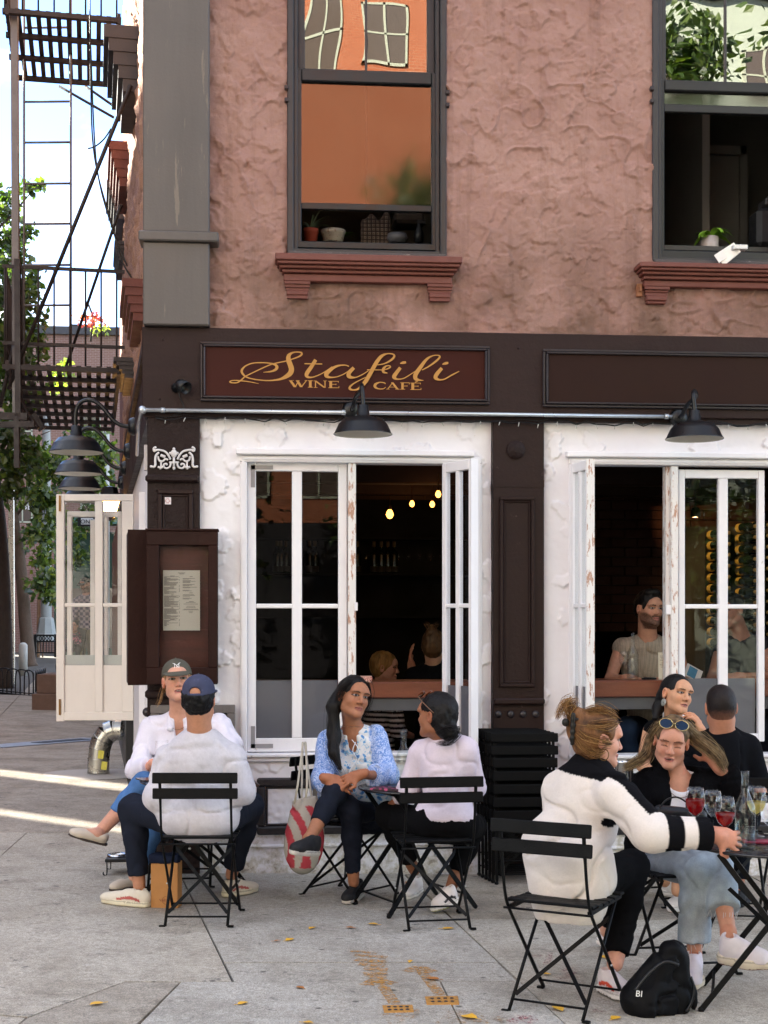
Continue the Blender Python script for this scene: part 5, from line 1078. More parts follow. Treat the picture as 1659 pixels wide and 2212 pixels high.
# ------------------------------------------------------------------ conduit, cable and light string
cd = thing('conduit', 'galvanised conduit pipe running under the fascia past both front lamps', 'pipe', P(700, 888, -.09)); q = MB(); zc = (P(330, 882, -.09).z+P(1400, 903, -.09).z)/2
q.tube([(K.x-.01, -.09, zc), (P(1452, 900, -.09).x, -.09, zc)], .0125, 10); q.build('pipe', m_conduit, cd); q = MB(); q.ball((K.x-.025, -.085, zc), .026, 10); q.build('elbow_box', m_conduit, cd); q = MB(); q.tube([(K.x-.03, -.08, zc), S(.25, .05, zc-.05), S(1.2, .03, zc-.12)], .012, 8); q.build('return_pipe', m_conduit, cd)
for px in (352, 742, 1440): q = MB(); x = P(px, 888, -.09).x; q.tube([(x-.012, -.09, zc), (x+.012, -.09, zc)], .017, 10); q.build('coupling', m_conduit, cd)
st_ = thing('light_string', 'unlit black string of tiny lights drooping along the lower edge of the fascia', 'light string', (0, -.06, zc-.05)); random.seed(12); pts = [Vector((K.x+.05+i*.06, -.068+random.uniform(-.008, .008), zc-.045+random.uniform(-.014, .012))) for i in range(84)]
q = MB(); q.tube(pts, .004, 5); q.build('wire', m_blk, st_); q = MB(); q.tube([p+Vector((0, .006, .012+.006*math.sin(i*.7))) for i, p in enumerate(pts)], .003, 4); q.build('second_wire', m_blk, st_)
q = MB(); m_lite = mat('clear_bulb_plastic', '#b9b9b4', .3, .02)
for p in pts[1::2]: d = Vector((random.uniform(-.5, .5), random.uniform(-.4, .1), -1)).normalized(); q.tube([p, p+d*random.uniform(.018, .034)], .003, 5)
o = q.build('tiny_light', m_lite, st_); o['kind'] = 'stuff'
# small spotlight with its wire
c = P(393, 832, -.13); t = thing('spotlight', 'small black spotlight on the fascia left of the lettered sign', 'spotlight', c); q = MB(); q.lathe([(.001, .0), (.03, .0), (.036, .02), (.04, .075), (.034, .075), (.03, .04), (.001, .03)], c+Vector((-.02, .02, .01)), 20, Vector((.55, -.55, -.35)).to_track_quat('Z', 'Y').to_matrix()); q.build('head', m_blk, t)
q = MB(); p = P(381, 838, -.07); q.lathe([(.03, 0), (.03, .012), (.012, .02), (.012, .05), (.001, .05)], p, 16, Matrix.Rotation(math.pi/2, 3, 'X')); q.build('base', m_blk, t); q = MB(); q.tube(smooth_path([P(x, y, -.078) for x, y in ((386, 845), (388, 858), (393, 868), (397, 880), (392, 891), (374, 896))]), .003, 5); q.build('wire', m_blk, t)
# ------------------------------------------------------------------ menu boxes
m_mbox = mat('menu_box_timber', '#27130e', .55, .3, 5, .35, 30, spec=.15, stretch=(1, 5, .7)); m_mback = mat('menu_back_timber', '#4a2118', .45, .45, 4, .2, 30, wear='#5b3a2c', wearamt=.62, stretch=(.6, 1, 5))
mb_ = thing('menu_box', 'dark timber menu box with a printed menu sheet on the corner pilaster', 'menu box', P(393, 1310, -.18)); Ym = -.17; x0, x1, z0, z1 = R(316, 1147, 470, 1478.6, Ym)
for a in ((x0, x1, z1-.085, z1), (x0, x1, z0, z0+.10), (x0, x0+.075, z0+.10, z1-.085), (x1-.055, x1, z0+.10, z1-.085)): q = MB(); q.box(a[0], a[1], Ym, -.05, a[2], a[3], .004); q.build('frame_board', m_mbox, mb_)
q = MB(); q.box(x0+.07, x1-.05, -.10, -.055, z0+.09, z1-.08); q.build('back_board', m_mback, mb_); q = MB(); q.box(x0-.006, x1+.006, Ym-.008, -.05, z1+.001, z1+.014, .003); q.build('top_board', m_mbox, mb_)
q = MB(); q.box(x0+.072, x1-.052, -.135, -.131, z0+.095, z1-.082); q.build('glass_front', m_glass, mb_)
a0, a1, b0, b1 = R(352.5, 1232, 432, 1362, -.115); q = MB(); q.box(a0, a1, -.118, -.1145, b0, b1); q.build('menu_sheet', mat('menu_paper', '#bdb6a6', .7, .04, 6), mb_)
q = MB(); random.seed(2); h_ = b1-b0; w_ = a1-a0
def line(u0, u1, v, th=.0011): q.box(a0+w_*u0, a0+w_*u1, -.1188, -.1181, b1-h_*v-th, b1-h_*v+th)
for s_, e_, v in ((.40, .60, .043), (.44, .57, .06), (.19, .31, .094), (.19, .30, .264), (.22, .28, .41), (.22, .28, .62), (.19, .31, .815), (.72, .80, .105), (.71, .80, .375), (.70, .83, .52)): line(s_, e_, v, .0014)
v = .107
while v < .93:
    if min(abs(v-x) for x in (.264, .41, .62, .815)) > .009: line(.025, random.choice((.1, .16, .2, .3, .36, .4, .42)), v); 
    if random.random() < .5: line(.43, .45, v)
    v += .0118
for v, n in ((.135, 2), (.17, 4), (.235, 3), (.28, 2), (.33, 2), (.405, 2), (.44, 1), (.465, 2)):
    for i in range(n): line(.53, random.uniform(.7, .92), v+.012*i)
for v, w2 in ((.535, .13), (.56, .20), (.596, .12), (.62, .13), (.645, .19), (.657, .22), (.68, .06), (.703, .05)): line(.75-w2, .75+w2, v)
q.build('printed_text', mat('menu_ink', '#5c5753', .8, .02), mb_)['kind'] = 'stuff'
m2 = thing('menu_box', 'rough dark timber box on the side wall just round the corner', 'menu box', S(.5, .1, 1.5)); zz0, zz1 = zD(1478, 8.75), zD(1147, 8.75)
q = MB(); sbox(q, .02, .55, -.02, .115, zz0, zz1); q.build('body', mat('rough_sawn_timber', '#2f1f19', .6, .5, 3, .6, 14, stretch=(5, 5, .5)), m2); q = MB(); sbox(q, -.0, .02, .0, .12, zz0, zz1); q.build('end_board', m_mbox, m2)
for i in range(6): q = MB(); q.ball(S(.012, .118, zz0+.06+i*.16), .006, 6); q.build('nail', m_trim, m2)
# sticker and ornament on the pilaster
x0, x1, z0, z1 = R(354.5, 1074, 369.5, 1089.5, -.052); stk = thing('sticker', 'small square white and red patterned sticker on the corner pilaster', 'sticker', ((x0+x1)/2, -.055, z0)); q = MB(); q.box(x0, x1, -.054, -.051, z0, z1); q.build('paper', mat('sticker_white', '#d9d2d4', .6, .02), stk)
q = MB(); cx, cz, h_ = (x0+x1)/2, (z0+z1)/2, (x1-x0)/2
for a in range(4):
    ca, sa = (1, 0, -1, 0)[a], (0, 1, 0, -1)[a]
    for o_ in (-.004, .004): q.bar((cx+ca*.009-sa*o_, -.0545, cz+sa*.009+ca*o_), (cx+ca*h_*.9-sa*o_, -.0545, cz+sa*h_*.9+ca*o_), .0018, .001, (0, 1, 0))
q.tube([(cx+.011*math.cos(i*.3927), -.0545, cz+.011*math.sin(i*.3927)) for i in range(17)], .0011, 4, cap=False); q.build('red_pattern', m_signred, stk)
m_orn = mat('white_cast_plaster', '#cfcac8', .6, .08, 30, .2, 80, wear='#a79a90', wearamt=.68); orn = thing('cast_ornament', 'white cast scroll ornament with a central pine cone on the corner pilaster', 'ornament', P(375, 990, -.06)); OY = -.065
def OP(x, y, o=0): return P(307.2+x*.08435, 943.6+y*.08435, OY)+Vector((0, -o, 0))
for mir in (0, 1):
    mx = (lambda x: x) if not mir else (lambda x: 1628-x)
    for pts, w in (([(335, 268), (292, 305), (312, 365), (385, 335), (480, 345), (580, 375), (660, 455), (725, 580)], .0065), ([(430, 395), (352, 480), (332, 600), (335, 715), (300, 770), (225, 762)], .0072), ([(405, 500), (430, 600), (520, 625), (600, 565), (660, 595)], .006), ([(480, 610), (482, 740), (465, 830)], .006), ([(735, 665), (705, 765), (622, 808), (552, 770), (560, 703), (618, 692), (636, 728)], .006), ([(470, 470), (540, 500), (590, 520)], .009), ([(400, 770), (480, 790), (540, 760)], .007)):
        q = MB(); q.tube(smooth_path([OP(mx(x), y) for x, y in pts]), w, 8); q.build('scroll', m_orn, orn)
    for x, y, r in ((335, 275, .008), (225, 762, .008), (322, 345, .007)): q = MB(); q.ball(OP(mx(x), y), r, 10); q.build('scroll_end', m_orn, orn)
q = MB(); q.ball(OP(812, 430), .020, 12, (.95, .7, 1.25)); q.ball(OP(812, 310), .009, 8); q.ball(OP(720, 420), .009, 8); q.ball(OP(900, 420), .009, 8); q.build('pine_cone', m_orn, orn); q = MB(); q.tube([OP(690, 655), OP(940, 655)], .006, 8); q.build('band', m_orn, orn); q = MB(); q.ball(OP(812, 800), .010, 10, (.9, .8, 1.1)); q.tube([OP(812, 520), OP(812, 800)], .007, 8); q.build('pendant', m_orn, orn)
q = MB(); sbox(q, .0, .05, -.005, .022, zD(1018, 8.7), zD(964, 8.7)); q.build('side_ornament', m_orn, orn)
# ------------------------------------------------------------------ marks, plates and leaves on the pavement
def _spray(name, col, lo):
    t = NT(name); n = t.ramp(t.noise(55, 5, .8), lo, lo+.16); t.set(Base_Color=lin(col), Roughness=.9, Alpha=n); return t.m
m_or = _spray('orange_spray_paint', '#b5843f', .44); m_rd = _spray('red_spray_paint', '#a2505c', .50); m_ors = _spray('faint_orange_spray', '#b98a4c', .52)
def gp(px, py, up=.004): v = G(px, py); v.z = gz(v.x)+up; return v
def smear(name, label, polys, m, cat='paint mark'):
    q = MB()
    for k_, pts in enumerate(polys):
        if len(pts) == 2 or isinstance(pts[-1], (int, float)):
            (xa_, ya_), (xb_, yb_), w = pts; a, b = gp(xa_, ya_, .0035+.0004*k_), gp(xb_, yb_, .0035+.0004*k_); d = (b-a).normalized(); n_ = Vector((-d.y, d.x, 0)); q.add([a-n_*w/2, a+n_*w/2, b+n_*w/2, b-n_*w/2], [(0, 1, 2, 3)])
        else: q.add([gp(x, y, .0035+.0004*k_) for x, y in pts], [tuple(range(len(pts)))])
    return tag(q.build(name, m), label, cat)
smear('spray_mark', 'orange sprayed scribble on the brushed flags above the left arrow', [((757, 2056), (815, 2060), .035), ((765, 2064), (836, 2070), .05), ((768, 2074), (835, 2080), .06), ((775, 2084), (832, 2088), .06), ((786, 2094), (838, 2097), .06), ((785, 2106), (838, 2106), .07), ((800, 2112), (832, 2116), .06)], m_or)
smear('spray_mark', 'left orange sprayed arrow pointing at the wall', [((790, 2130), (815, 2118), .07), ((815, 2118), (848, 2128), .07), ((820, 2122), (853, 2170), .05)], m_or)
smear('spray_mark', 'right orange sprayed arrow pointing at the wall', [((876, 2100), (905, 2090), .06), ((905, 2090), (936, 2102), .06), ((906, 2094), (952, 2152), .05)], m_or)
for pl_, w_ in (([(826, 2192), (900, 2178), (912, 2190), (880, 2212), (838, 2212)], 'left'), ([(940, 2212), (975, 2180), (1040, 2190), (1060, 2212)], 'right')): smear('spray_mark', 'faint orange sprayed patch below the %s utility cover' % w_, [pl_], m_ors)
smear('spray_mark', 'red sprayed scribble near the nearest chair foot', [((1105, 2210), (1130, 2196), .05), ((1112, 2200), (1150, 2198), .04), ((1130, 2196), (1140, 2212), .04), ((1145, 2198), (1155, 2210), .04)], m_rd)
smear('spray_mark', 'faint red sprayed lines on the right flags behind the nearest chair', [((1150, 2067), (1188, 2066), .04), ((1205, 2068), (1226, 2070), .03), ((1210, 2098), (1245, 2094), .05), ((1215, 2108), (1250, 2104), .05), ((1200, 2116), (1250, 2112), .04), ((1188, 2060), (1180, 2088), .03), ((1280, 2186), (1305, 2185), .04)], m_rd)
smear('spray_mark', 'orange sprayed blot at the bottom edge beside the nearest chair', [[(1083, 2212), (1062, 2204), (1075, 2196), (1098, 2205)]], m_ors)
m_cov = mat('painted_utility_cover', '#b3803a', .7, .2, 30, .3, wear='#4d4438', wearamt=.58)
for q4, w_ in (((826, 2174, 891, 2189), 'left'), ((918, 2155, 989, 2172), 'right')):
    a, b, c, d = gp(q4[0], q4[1]), gp(q4[2], q4[1]-1), gp(q4[2]+3, q4[3]-1), gp(q4[0]+4, q4[3]); t = thing('utility_cover', 'small orange painted iron cover in the pavement, the %s one of the two' % w_, 'utility cover', a); q = MB(); q.prism([(v.x, v.y) for v in (a, d, c, b)], lambda p: Vector((p[0], p[1], gz(p[0])-.01)), lambda p: Vector((p[0], p[1], gz(p[0])+.0052))); q.build('lid', m_cov, t)
    q = MB()
    for i in range(4):
        for j in range(2): v = a.lerp(b, .2+.2*i).lerp(d.lerp(c, .2+.2*i), .3+.4*j); q.ball((v.x, v.y, gz(v.x)+.006), .009, 6, (1, 1, .4))
    q.build('raised_dot', m_trim, t)
m_lv = [mat('yellow_fallen_leaf', '#d8a42c', .6, .12, 40), mat('brown_fallen_leaf', '#a5692f', .7, .15, 40)]
def leaf_on_ground(px, py, s, k, label):
    s *= .78; v = gp(px, py, .006); a = random.uniform(0, 6.28); u = Vector((math.cos(a), math.sin(a), 0)); n_ = Vector((-u.y, u.x, 0)); up_ = Vector((0, 0, 1)); q = MB()
    prof = [(-.5, 0, 0), (-.3, .22, .012), (0, .33, .02), (.28, .2, .012), (.5, 0, .0), (.28, -.2, .015), (0, -.33, .025), (-.3, -.22, .014)]
    vs = [v+u*x*s+n_*y*s+up_*z*s*4*random.uniform(.5, 1.3) for x, y, z in prof]+[v+u*x*s+up_*.004 for x in (-.3, 0, .28)]
    q.add(vs, [(0, 1, 8), (1, 2, 9, 8), (2, 3, 10, 9), (3, 4, 10), (4, 5, 10), (5, 6, 9, 10), (6, 7, 8, 9), (7, 0, 8)], True); q.tube([v-u*.5*s, v-u*.75*s+n_*.06*s], .0012, 4)
    tag(q.build('fallen_leaf', m_lv[k]), label, 'leaf', 'fallen leaves on the pavement')
for px, py, s, k, lab in ((806, 1999, .075, 0, 'yellow leaf on the flags between the blue tunic woman and white sweater woman'), (673, 2007, .06, 0, 'yellow leaf in front of the woman in the blue tunic'), (626, 2032, .08, 0, 'yellow leaf on the flags beside the long joint'), (599, 2035, .05, 1, 'brown curled leaf left of a yellow one'), (755, 2006, .06, 1, 'brown leaf on the flags in front of the round table'), (968, 2008, .085, 0, 'long yellow leaf by the white sweater woman\'s chair'), (886, 2079, .05, 0, 'yellow leaf lying on the right orange arrow'), (934, 2117, .085, 1, 'orange brown leaf by the right utility cover'), (648, 2136, .06, 1, 'brown leaf on the nearest flag left of the scribble'), (525, 2170, .07, 0, 'yellow brown leaf at the left of the nearest flag'), (209, 2171, .08, 0, 'yellow leaf on the cracked left flag'), (1013, 2200, .10, 0, 'yellow leaf at the bottom edge near the right cover'), (1180, 2107, .06, 0, 'yellow leaf on the long joint at the nearest chair'), (1205, 2182, .10, 0, 'yellow leaf under the nearest chair'), (1470, 2010, .06, 0, 'yellow leaf under the right round table'), (1302, 2070, .07, 0, 'small yellow leaf behind the nearest chair'), (1330, 2202, .08, 0, 'yellow leaf beside the black backpack'), (665, 2212, .06, 0, 'yellow leaf cut by the bottom edge'), (1300, 1958, .05, 1, 'brown leaf near the wall by the stacked chairs'), (880, 1908, .06, 1, 'upright brown leaf by the blue tunic woman\'s shoe')):
    leaf_on_ground(px, py, s, k, lab)
# ------------------------------------------------------------------ soft bodies: blended distance fields turned into one continuous surface
class SDF:
    def __init__(s): s.p = []
    def add(s, fn, lo, hi, k=.02, op='u'): s.p.append((fn, np.array(lo, float), np.array(hi, float), k, op)); return s
    def cone(s, a, b, ra, rb, k=.02, op='u', flat=False):
        a, b = np.array(a, float), np.array(b, float); ab = b-a; L2 = max(1e-9, ab@ab)
        def fn(P):
            t0 = ((P-a)@ab)/L2; t = np.clip(t0, 0, 1); d = np.linalg.norm(P-a-t[..., None]*ab, axis=-1)-(ra+(rb-ra)*t)
            return np.maximum(d, (t0-1)*math.sqrt(L2)) if flat else d
        m = max(ra, rb); return s.add(fn, np.minimum(a, b)-m, np.maximum(a, b)+m, k, op)
    def chain(s, pts, rs, k=.02, op='u'):
        for i in range(len(pts)-1): s.cone(pts[i], pts[i+1], rs[i], rs[i+1], k, op)
        return s
    def ell(s, c, r, M=None, k=.02, op='u'):
        c = np.array(c, float); r = np.array(r, float); M = np.eye(3) if M is None else np.array(M)
        def fn(P):
            q = (P-c)@M; k0 = np.linalg.norm(q/r, axis=-1); k1 = np.linalg.norm(q/(r*r), axis=-1)+1e-9; return k0*(k0-1)/k1
        m = np.sqrt((M*M)@(r*r)); return s.add(fn, c-m, c+m, k, op)
    def box(s, c, h, M=None, rd=.01, k=.02, op='u'):
        c = np.array(c, float); h = np.array(h, float)-rd; M = np.eye(3) if M is None else np.array(M)
        def fn(P):
            q = np.abs((P-c)@M)-h; return np.linalg.norm(np.maximum(q, 0), axis=-1)+np.minimum(q.max(-1), 0)-rd
        m = np.abs(M)@(h+rd); return s.add(fn, c-m, c+m, k, op)
    def cut(s, c, n, k=.004):                  # removes what lies on the side n points to
        c = np.array(c, float); n = np.array(n, float); n = n/np.linalg.norm(n)
        return s.add(lambda P: (P-c)@n, (-1e9,)*3, (1e9,)*3, k, 'c')
    def bounds(s):
        u = [p for p in s.p if p[4] == 'u']; return np.min([p[1] for p in u], 0)-.03, np.max([p[2] for p in u], 0)+.03
    def grid(s, h, lo=None, hi=None, disp=None):
        l0, h0 = s.bounds(); lo = l0 if lo is None else lo; hi = h0 if hi is None else hi
        n = np.maximum(2, np.ceil((hi-lo)/h).astype(int)+1); ax = [lo[i]+h*np.arange(n[i]) for i in range(3)]
        D = np.full(n, .06, np.float32)
        for fn, pl, ph, k, op in s.p:
            m = .05+k; i0 = np.clip(np.floor((pl-m-lo)/h).astype(np.int64), 0, n) if pl[0] > -1e8 else np.zeros(3, int); i1 = np.clip(np.ceil((ph+m-lo)/h).astype(np.int64)+1, 0, n) if pl[0] > -1e8 else n
            if (i1 <= i0).any(): continue
            sl = tuple(slice(a, b) for a, b in zip(i0, i1)); X = np.stack(np.meshgrid(*[ax[i][sl[i]] for i in range(3)], indexing='ij'), -1)
            d = fn(X); o = D[sl]
            if op == 'u': hh = np.maximum(k-np.abs(o-d), 0)/k; D[sl] = np.minimum(o, d)-hh*hh*k*.25
            elif op == 's': d = -d; hh = np.maximum(k-np.abs(o-d), 0)/k; D[sl] = np.maximum(o, d)+hh*hh*k*.25
            else: D[sl] = np.maximum(o, d)
        if disp is not None:
            w = np.nonzero(np.abs(D) < .035); Pn = np.stack([ax[i][w[i]] for i in range(3)], -1); D[w] += disp(Pn)
        return D, lo
    def mesh(s, h, lo=None, hi=None, disp=None):
        D, lo = s.grid(h, lo, hi, disp); return nets(D, lo, h)
def nets(D, lo, h):
    S = D < 0; nx, ny, nz = D.shape; cnt = np.zeros((nx-1, ny-1, nz-1), np.int8)
    for a in (0, 1):
        for b in (0, 1):
            for c in (0, 1): cnt += S[a:nx-1+a, b:ny-1+b, c:nz-1+c]
    act = (cnt > 0) & (cnt < 8); ii = np.stack(np.nonzero(act), -1); idx = np.full(act.shape, -1, np.int32); idx[act] = np.arange(len(ii))
    acc = np.zeros((len(ii), 3)); num = np.zeros(len(ii)); cs = [(a, b, c) for a in (0, 1) for b in (0, 1) for c in (0, 1)]
    val = {c: D[ii[:, 0]+c[0], ii[:, 1]+c[1], ii[:, 2]+c[2]] for c in cs}
    for c in cs:
        for ax in range(3):
            if c[ax]: continue
            e = list(c); e[ax] = 1; v0 = val[c]; v1 = val[tuple(e)]; x = (v0 < 0) != (v1 < 0); t = np.where(x, v0/np.where(x, v0-v1, 1), 0)
            p = np.tile(np.array(c, float), (len(ii), 1)); p[:, ax] += t; acc += p*x[:, None]; num += x
    V = lo+(ii+acc/np.maximum(num, 1)[:, None])*h; F = []
    for ax in range(3):
        a1, a2 = [(1, 2), (2, 0), (0, 1)][ax]; sl0 = [slice(1, -1)]*3; sl0[ax] = slice(0, -1); sl1 = list(sl0); sl1[ax] = slice(1, None)
        A = S[tuple(sl0)]; B = S[tuple(sl1)]; e = np.stack(np.nonzero(A != B), -1)
        if not len(e): continue
        flip = A[e[:, 0], e[:, 1], e[:, 2]]; b = e.copy(); b[:, a1] += 1; b[:, a2] += 1
        q = []
        for d1, d2 in ((1, 1), (0, 1), (0, 0), (1, 0)):
            c = b.copy(); c[:, a1] -= d1; c[:, a2] -= d2; q.append(idx[c[:, 0], c[:, 1], c[:, 2]])
        q = np.stack(q, 1); q[~flip] = q[~flip][:, ::-1]; F.append(q[(q >= 0).all(1)])
    F = np.concatenate(F) if F else np.zeros((0, 4), int); return V, F
def solid(name, sdf, h, m, parent, col, disp=None, lo=None, hi=None):
    V, F = sdf.mesh(h, lo, hi, disp); C = col(V) if callable(col) else np.tile(np.array(lin(col) if isinstance(col, str) else col), (len(V), 1))
    return arrmesh(name, V, F, m, parent, True, C)
def L(h): return np.array(lin(h))
def folds(amp, f=(9, 9, 9), seed=0, amp2=.35):
    f = np.array(f)
    def g(P):
        w = P+.05*np.stack([vnoise(P*7+seed), vnoise(P*7+seed+40), vnoise(P*7+seed+80)], -1); n = vnoise(w*f+seed); n2 = vnoise(w*f*1.9+seed+17); return amp*(.80*np.exp(-(n/.04)**2)-.25)+amp*.22*np.exp(-(n2/.05)**2)-amp*.75*n-amp*.35*n2-amp*amp2*.35*vnoise(P*f*3.1+seed+9)
    return g
RV = Vector((_c, -_s, 0)); TV = -FW; UV = Vector((0, 0, 1))
def npv(v): return np.array(v, float)
def headframe(yaw, pitch, roll):
    y, p, r = (math.radians(a) for a in (yaw, pitch, roll))
    f = TV*math.cos(y)*math.cos(p)+RV*math.sin(y)*math.cos(p)+UV*math.sin(p); f.normalize()
    u = (UV-f*UV.dot(f)).normalized(); u = Matrix.Rotation(r, 3, f)@u; x = f.cross(u); return np.array([x, f, u]).T      # columns: right, forward, up
m_skin = vc_mat('skin', .55, .15, 260, sss=.05, var=.11, vscale=48, spec=.3); m_cloth = vc_mat('cloth', .95, .15, 420, var=.05, vscale=140, coarse=.16, spec=.08); m_denim = vc_mat('denim', .9, .25, 500, var=.14, vscale=200, coarse=.2, spec=.08)
m_knit = vc_mat('knit', .97, .6, 260, var=.08, vscale=120, coarse=.45, spec=.05); m_hair = vc_mat('hair', .5, .6, 140, var=.35, vscale=60, stretch=(2.5, 2.5, .3), spec=.22); m_leath = vc_mat('leather', .4, .15, 200, var=.06, spec=.3); m_shoe = vc_mat('shoe', .7, .2, 300, var=.05)
m_lace = mat('shoe_lace', '#b9b4ac', .8, .05, 40)
def headsdf(sd, c, M, s, gender='f', mouth=0.0, neck=None):
    c = npv(c); X = lambda x, y, z: c+M@(np.array((x, y, z))*s)
    E = lambda p, r, k=.02, op='u': sd.ell(X(*p), np.array(r)*s, M, k*s, op)
    E((0, -.012, .036), (.073, .094, .080)); E((0, .022, -.028), (.060, .066, .082), .03); w = .043 if gender == 'f' else .050
    sd.cone(X(w, .015, -.066), X(.012, .074, -.096), .020*s, .018*s, .03*s); sd.cone(X(-w, .015, -.066), X(-.012, .074, -.096), .020*s, .018*s, .03*s)
    for q in (-1, 1):
        E((q*.034, .052, -.028), (.028, .030, .026), .025); E((q*.030, .080, .022), (.026, .012, .010), .014)
    E((0, .074, .038), (.046, .022, .03), .03)
    for q in (-1, 1): E((q*.031, .094, .003), (.018, .012, .011), .014, 's'); E((q*.031, .074, .002), (.014, .0135, .0125), .004)
    sd.cone(X(0, .086, .010), X(0, .106, -.030), .0075*s, .0115*s, .012*s)
    for q in (-1, 1): E((q*.0115, .097, -.034), (.0085, .010, .0075), .008)
    E((0, .089, -.060), (.022, .011, .006), .008); E((0, .087, -.072), (.019, .011, .007), .008); E((0, .080, -.098), (.018, .013, .015), .015)
    if mouth: E((0, .100, -.066), (.017, .012, .0055*mouth), .004, 's')
    for q in (-1, 1): E((q*.077, -.010, -.006), (.010, .019, .032), .008); E((q*.080, -.006, -.004), (.005, .010, .018), .006, 's')
    if neck is not None: sd.cone(X(0, -.022, -.055), npv(neck), (.050 if gender == 'f' else .058)*s, (.054 if gender == 'f' else .066)*s, .035*s)
def facecol(c, M, s, skin, lip, brow, iris='#3a2a20', beard=None, mouth=0., lash=1., shut=False, freckle=0.):
    c = npv(c); skin = L(skin); lip = L(lip); brow = L(brow); ir = L(iris)
    def f(V):
        q = ((V-c)@M)/s; x, y, z = q[:, 0], q[:, 1], q[:, 2]; C = np.tile(skin, (len(V), 1)); ax = np.abs(x); fr = y > .03
        def mixin(m, col, a=1.): C[:] = C*(1-(m*a)[:, None])+np.array(col)*(m*a)[:, None]
        g = lambda d, w: np.clip(1-d/w, 0, 1)
        red = skin*np.array((1.08, .80, .76)); mixin(g(np.hypot((ax-.036)/.026, (z+.030)/.022), 1.)*fr, red, .55); mixin(g(np.hypot(x/.016, (z+.030)/.014), 1.)*(y > .09), red, .6); ear = (ax > .072); mixin(ear*1., red, .45)
        ez = z-.003; ed = np.hypot((ax-.031)/.0155, ez/(.0054 if not shut else .003))
        if not shut:
            mixin(((ed < 1.25) & fr & (y > .06))*1., brow*.5, .8*lash); mixin(((ed < .9) & fr & (y > .06))*1., (.30, .275, .265)); mixin(((np.hypot((ax-.031)/.0066, ez/.0066) < 1) & (ed < .95) & fr)*1., ir*.5)
            mixin(((np.abs(ed-1.15) < .2) & (ez > .001) & fr & (y > .06))*1., (.02, .015, .012), .8*lash)
        else: mixin(((np.abs(z+.004+((ax-.031)/.016)**2*.004) < .0022) & (np.abs(ax-.031) < .016) & fr & (y > .06))*1., brow*.35, .9); mixin(((np.hypot((ax-.031)/.017, (z-.006)/.009) < 1) & fr)*1., skin*.80, .5)
        arch = .0195+.0035*(1-((ax-.034)/.02)**2); mixin(((np.abs(z-arch) < .0036*np.clip(1.3-np.abs(ax-.028)/.03, .3, 1)) & (ax > .012) & (ax < .052) & fr)*1., brow, .85)
        lz = np.where(z > -.0655, (z+.0655)/.0095*1.05, (z+.0655)/-.0125); wx = np.clip(ax/.0235, 0, 1.2); inl = (np.abs(lz) < np.sqrt(np.clip(1-wx**2.2, 0, 1))) & fr & (y > .06); mixin(inl*1., lip, .85)
        mixin(((np.abs(z+.0655) < (.0013+.0045*mouth*np.clip(1-(ax/.016)**2, 0, 1))) & (ax < .021) & fr & (y > .05))*1., (.06, .02, .02), .9)
        if mouth: mixin(((z+.0655 > .0004) & (z+.0655 < .0038*mouth) & (ax < .012) & fr & (y > .05))*1., (.62, .58, .52), .9)
        mixin(((np.hypot((ax-.0075)/.004, (z+.0405)/.0022) < 1) & (y > .09))*1., skin*.35, .8)
        if beard is not None:
            b = L(beard); jaw = np.clip((-.048-z+.5*np.clip(.055-ax, -1, 0)*0+(ax-.03)*.75)/.012, 0, 1)*np.clip((y+.012)/.02, 0, 1)*(z > -.135); mo = (np.abs(z+.052) < .0065) & (ax < .03) & fr; n = vnoise(V*400)+.5; a = np.clip(jaw+mo, 0, 1)*~inl; mixin(a*(.55+.4*n), b)
        return C
    return f
def hand(sd, w, d, n, curl=.35, side=1, s=1.0, spread=.12, curls=None, thumb=.6):
    """w wrist, d direction of the hand, n palm normal (the way fingers close), side +1 puts the thumb towards d x n"""
    w, d, n = npv(w), npv(d), npv(n); d = d/np.linalg.norm(d); n = n-d*(n@d); n /= np.linalg.norm(n); a = np.cross(d, n)*side; M = np.array([a, d, n]).T
    sd.ell(w+d*.046*s, np.array((.040, .052, .0165))*s, M, .012*s); sd.cone(w-d*.03*s, w+d*.02*s, .027*s, .028*s, .02*s); tips = []
    for i, (o, ln) in enumerate(((.029, .92), (.0098, 1.0), (-.0098, .94), (-.028, .74))):
        p = w+d*(.088-.004*abs(i-1.2))*s+a*o*s; ang = 0; cu = (curls[i] if curls else curl); dd = d+a*spread*(1.2-i)*.5; dd /= np.linalg.norm(dd)
        for j, (sg, r) in enumerate(((.042, .0092), (.026, .0082), (.021, .0074))):
            ang += cu*(.9 if j else 1.0); q = p+(dd*math.cos(ang)+n*math.sin(ang))*sg*ln*s; sd.cone(p, q, r*s, (r-.0008)*s, .006*s); p = q
        tips.append(p)
    p = w+d*.028*s+a*.030*s; t1 = a*.75+d*.65+n*.25*thumb; t1 /= np.linalg.norm(t1); q = p+t1*.042*s; sd.cone(w+d*.03*s, q, .016*s, .0105*s, .014*s); t2 = a*.25+d*.85+n*.55*thumb; t2 /= np.linalg.norm(t2); r = q+t2*.030*s; sd.cone(q, r, .0103*s, .0085*s, .006*s); return tips, r
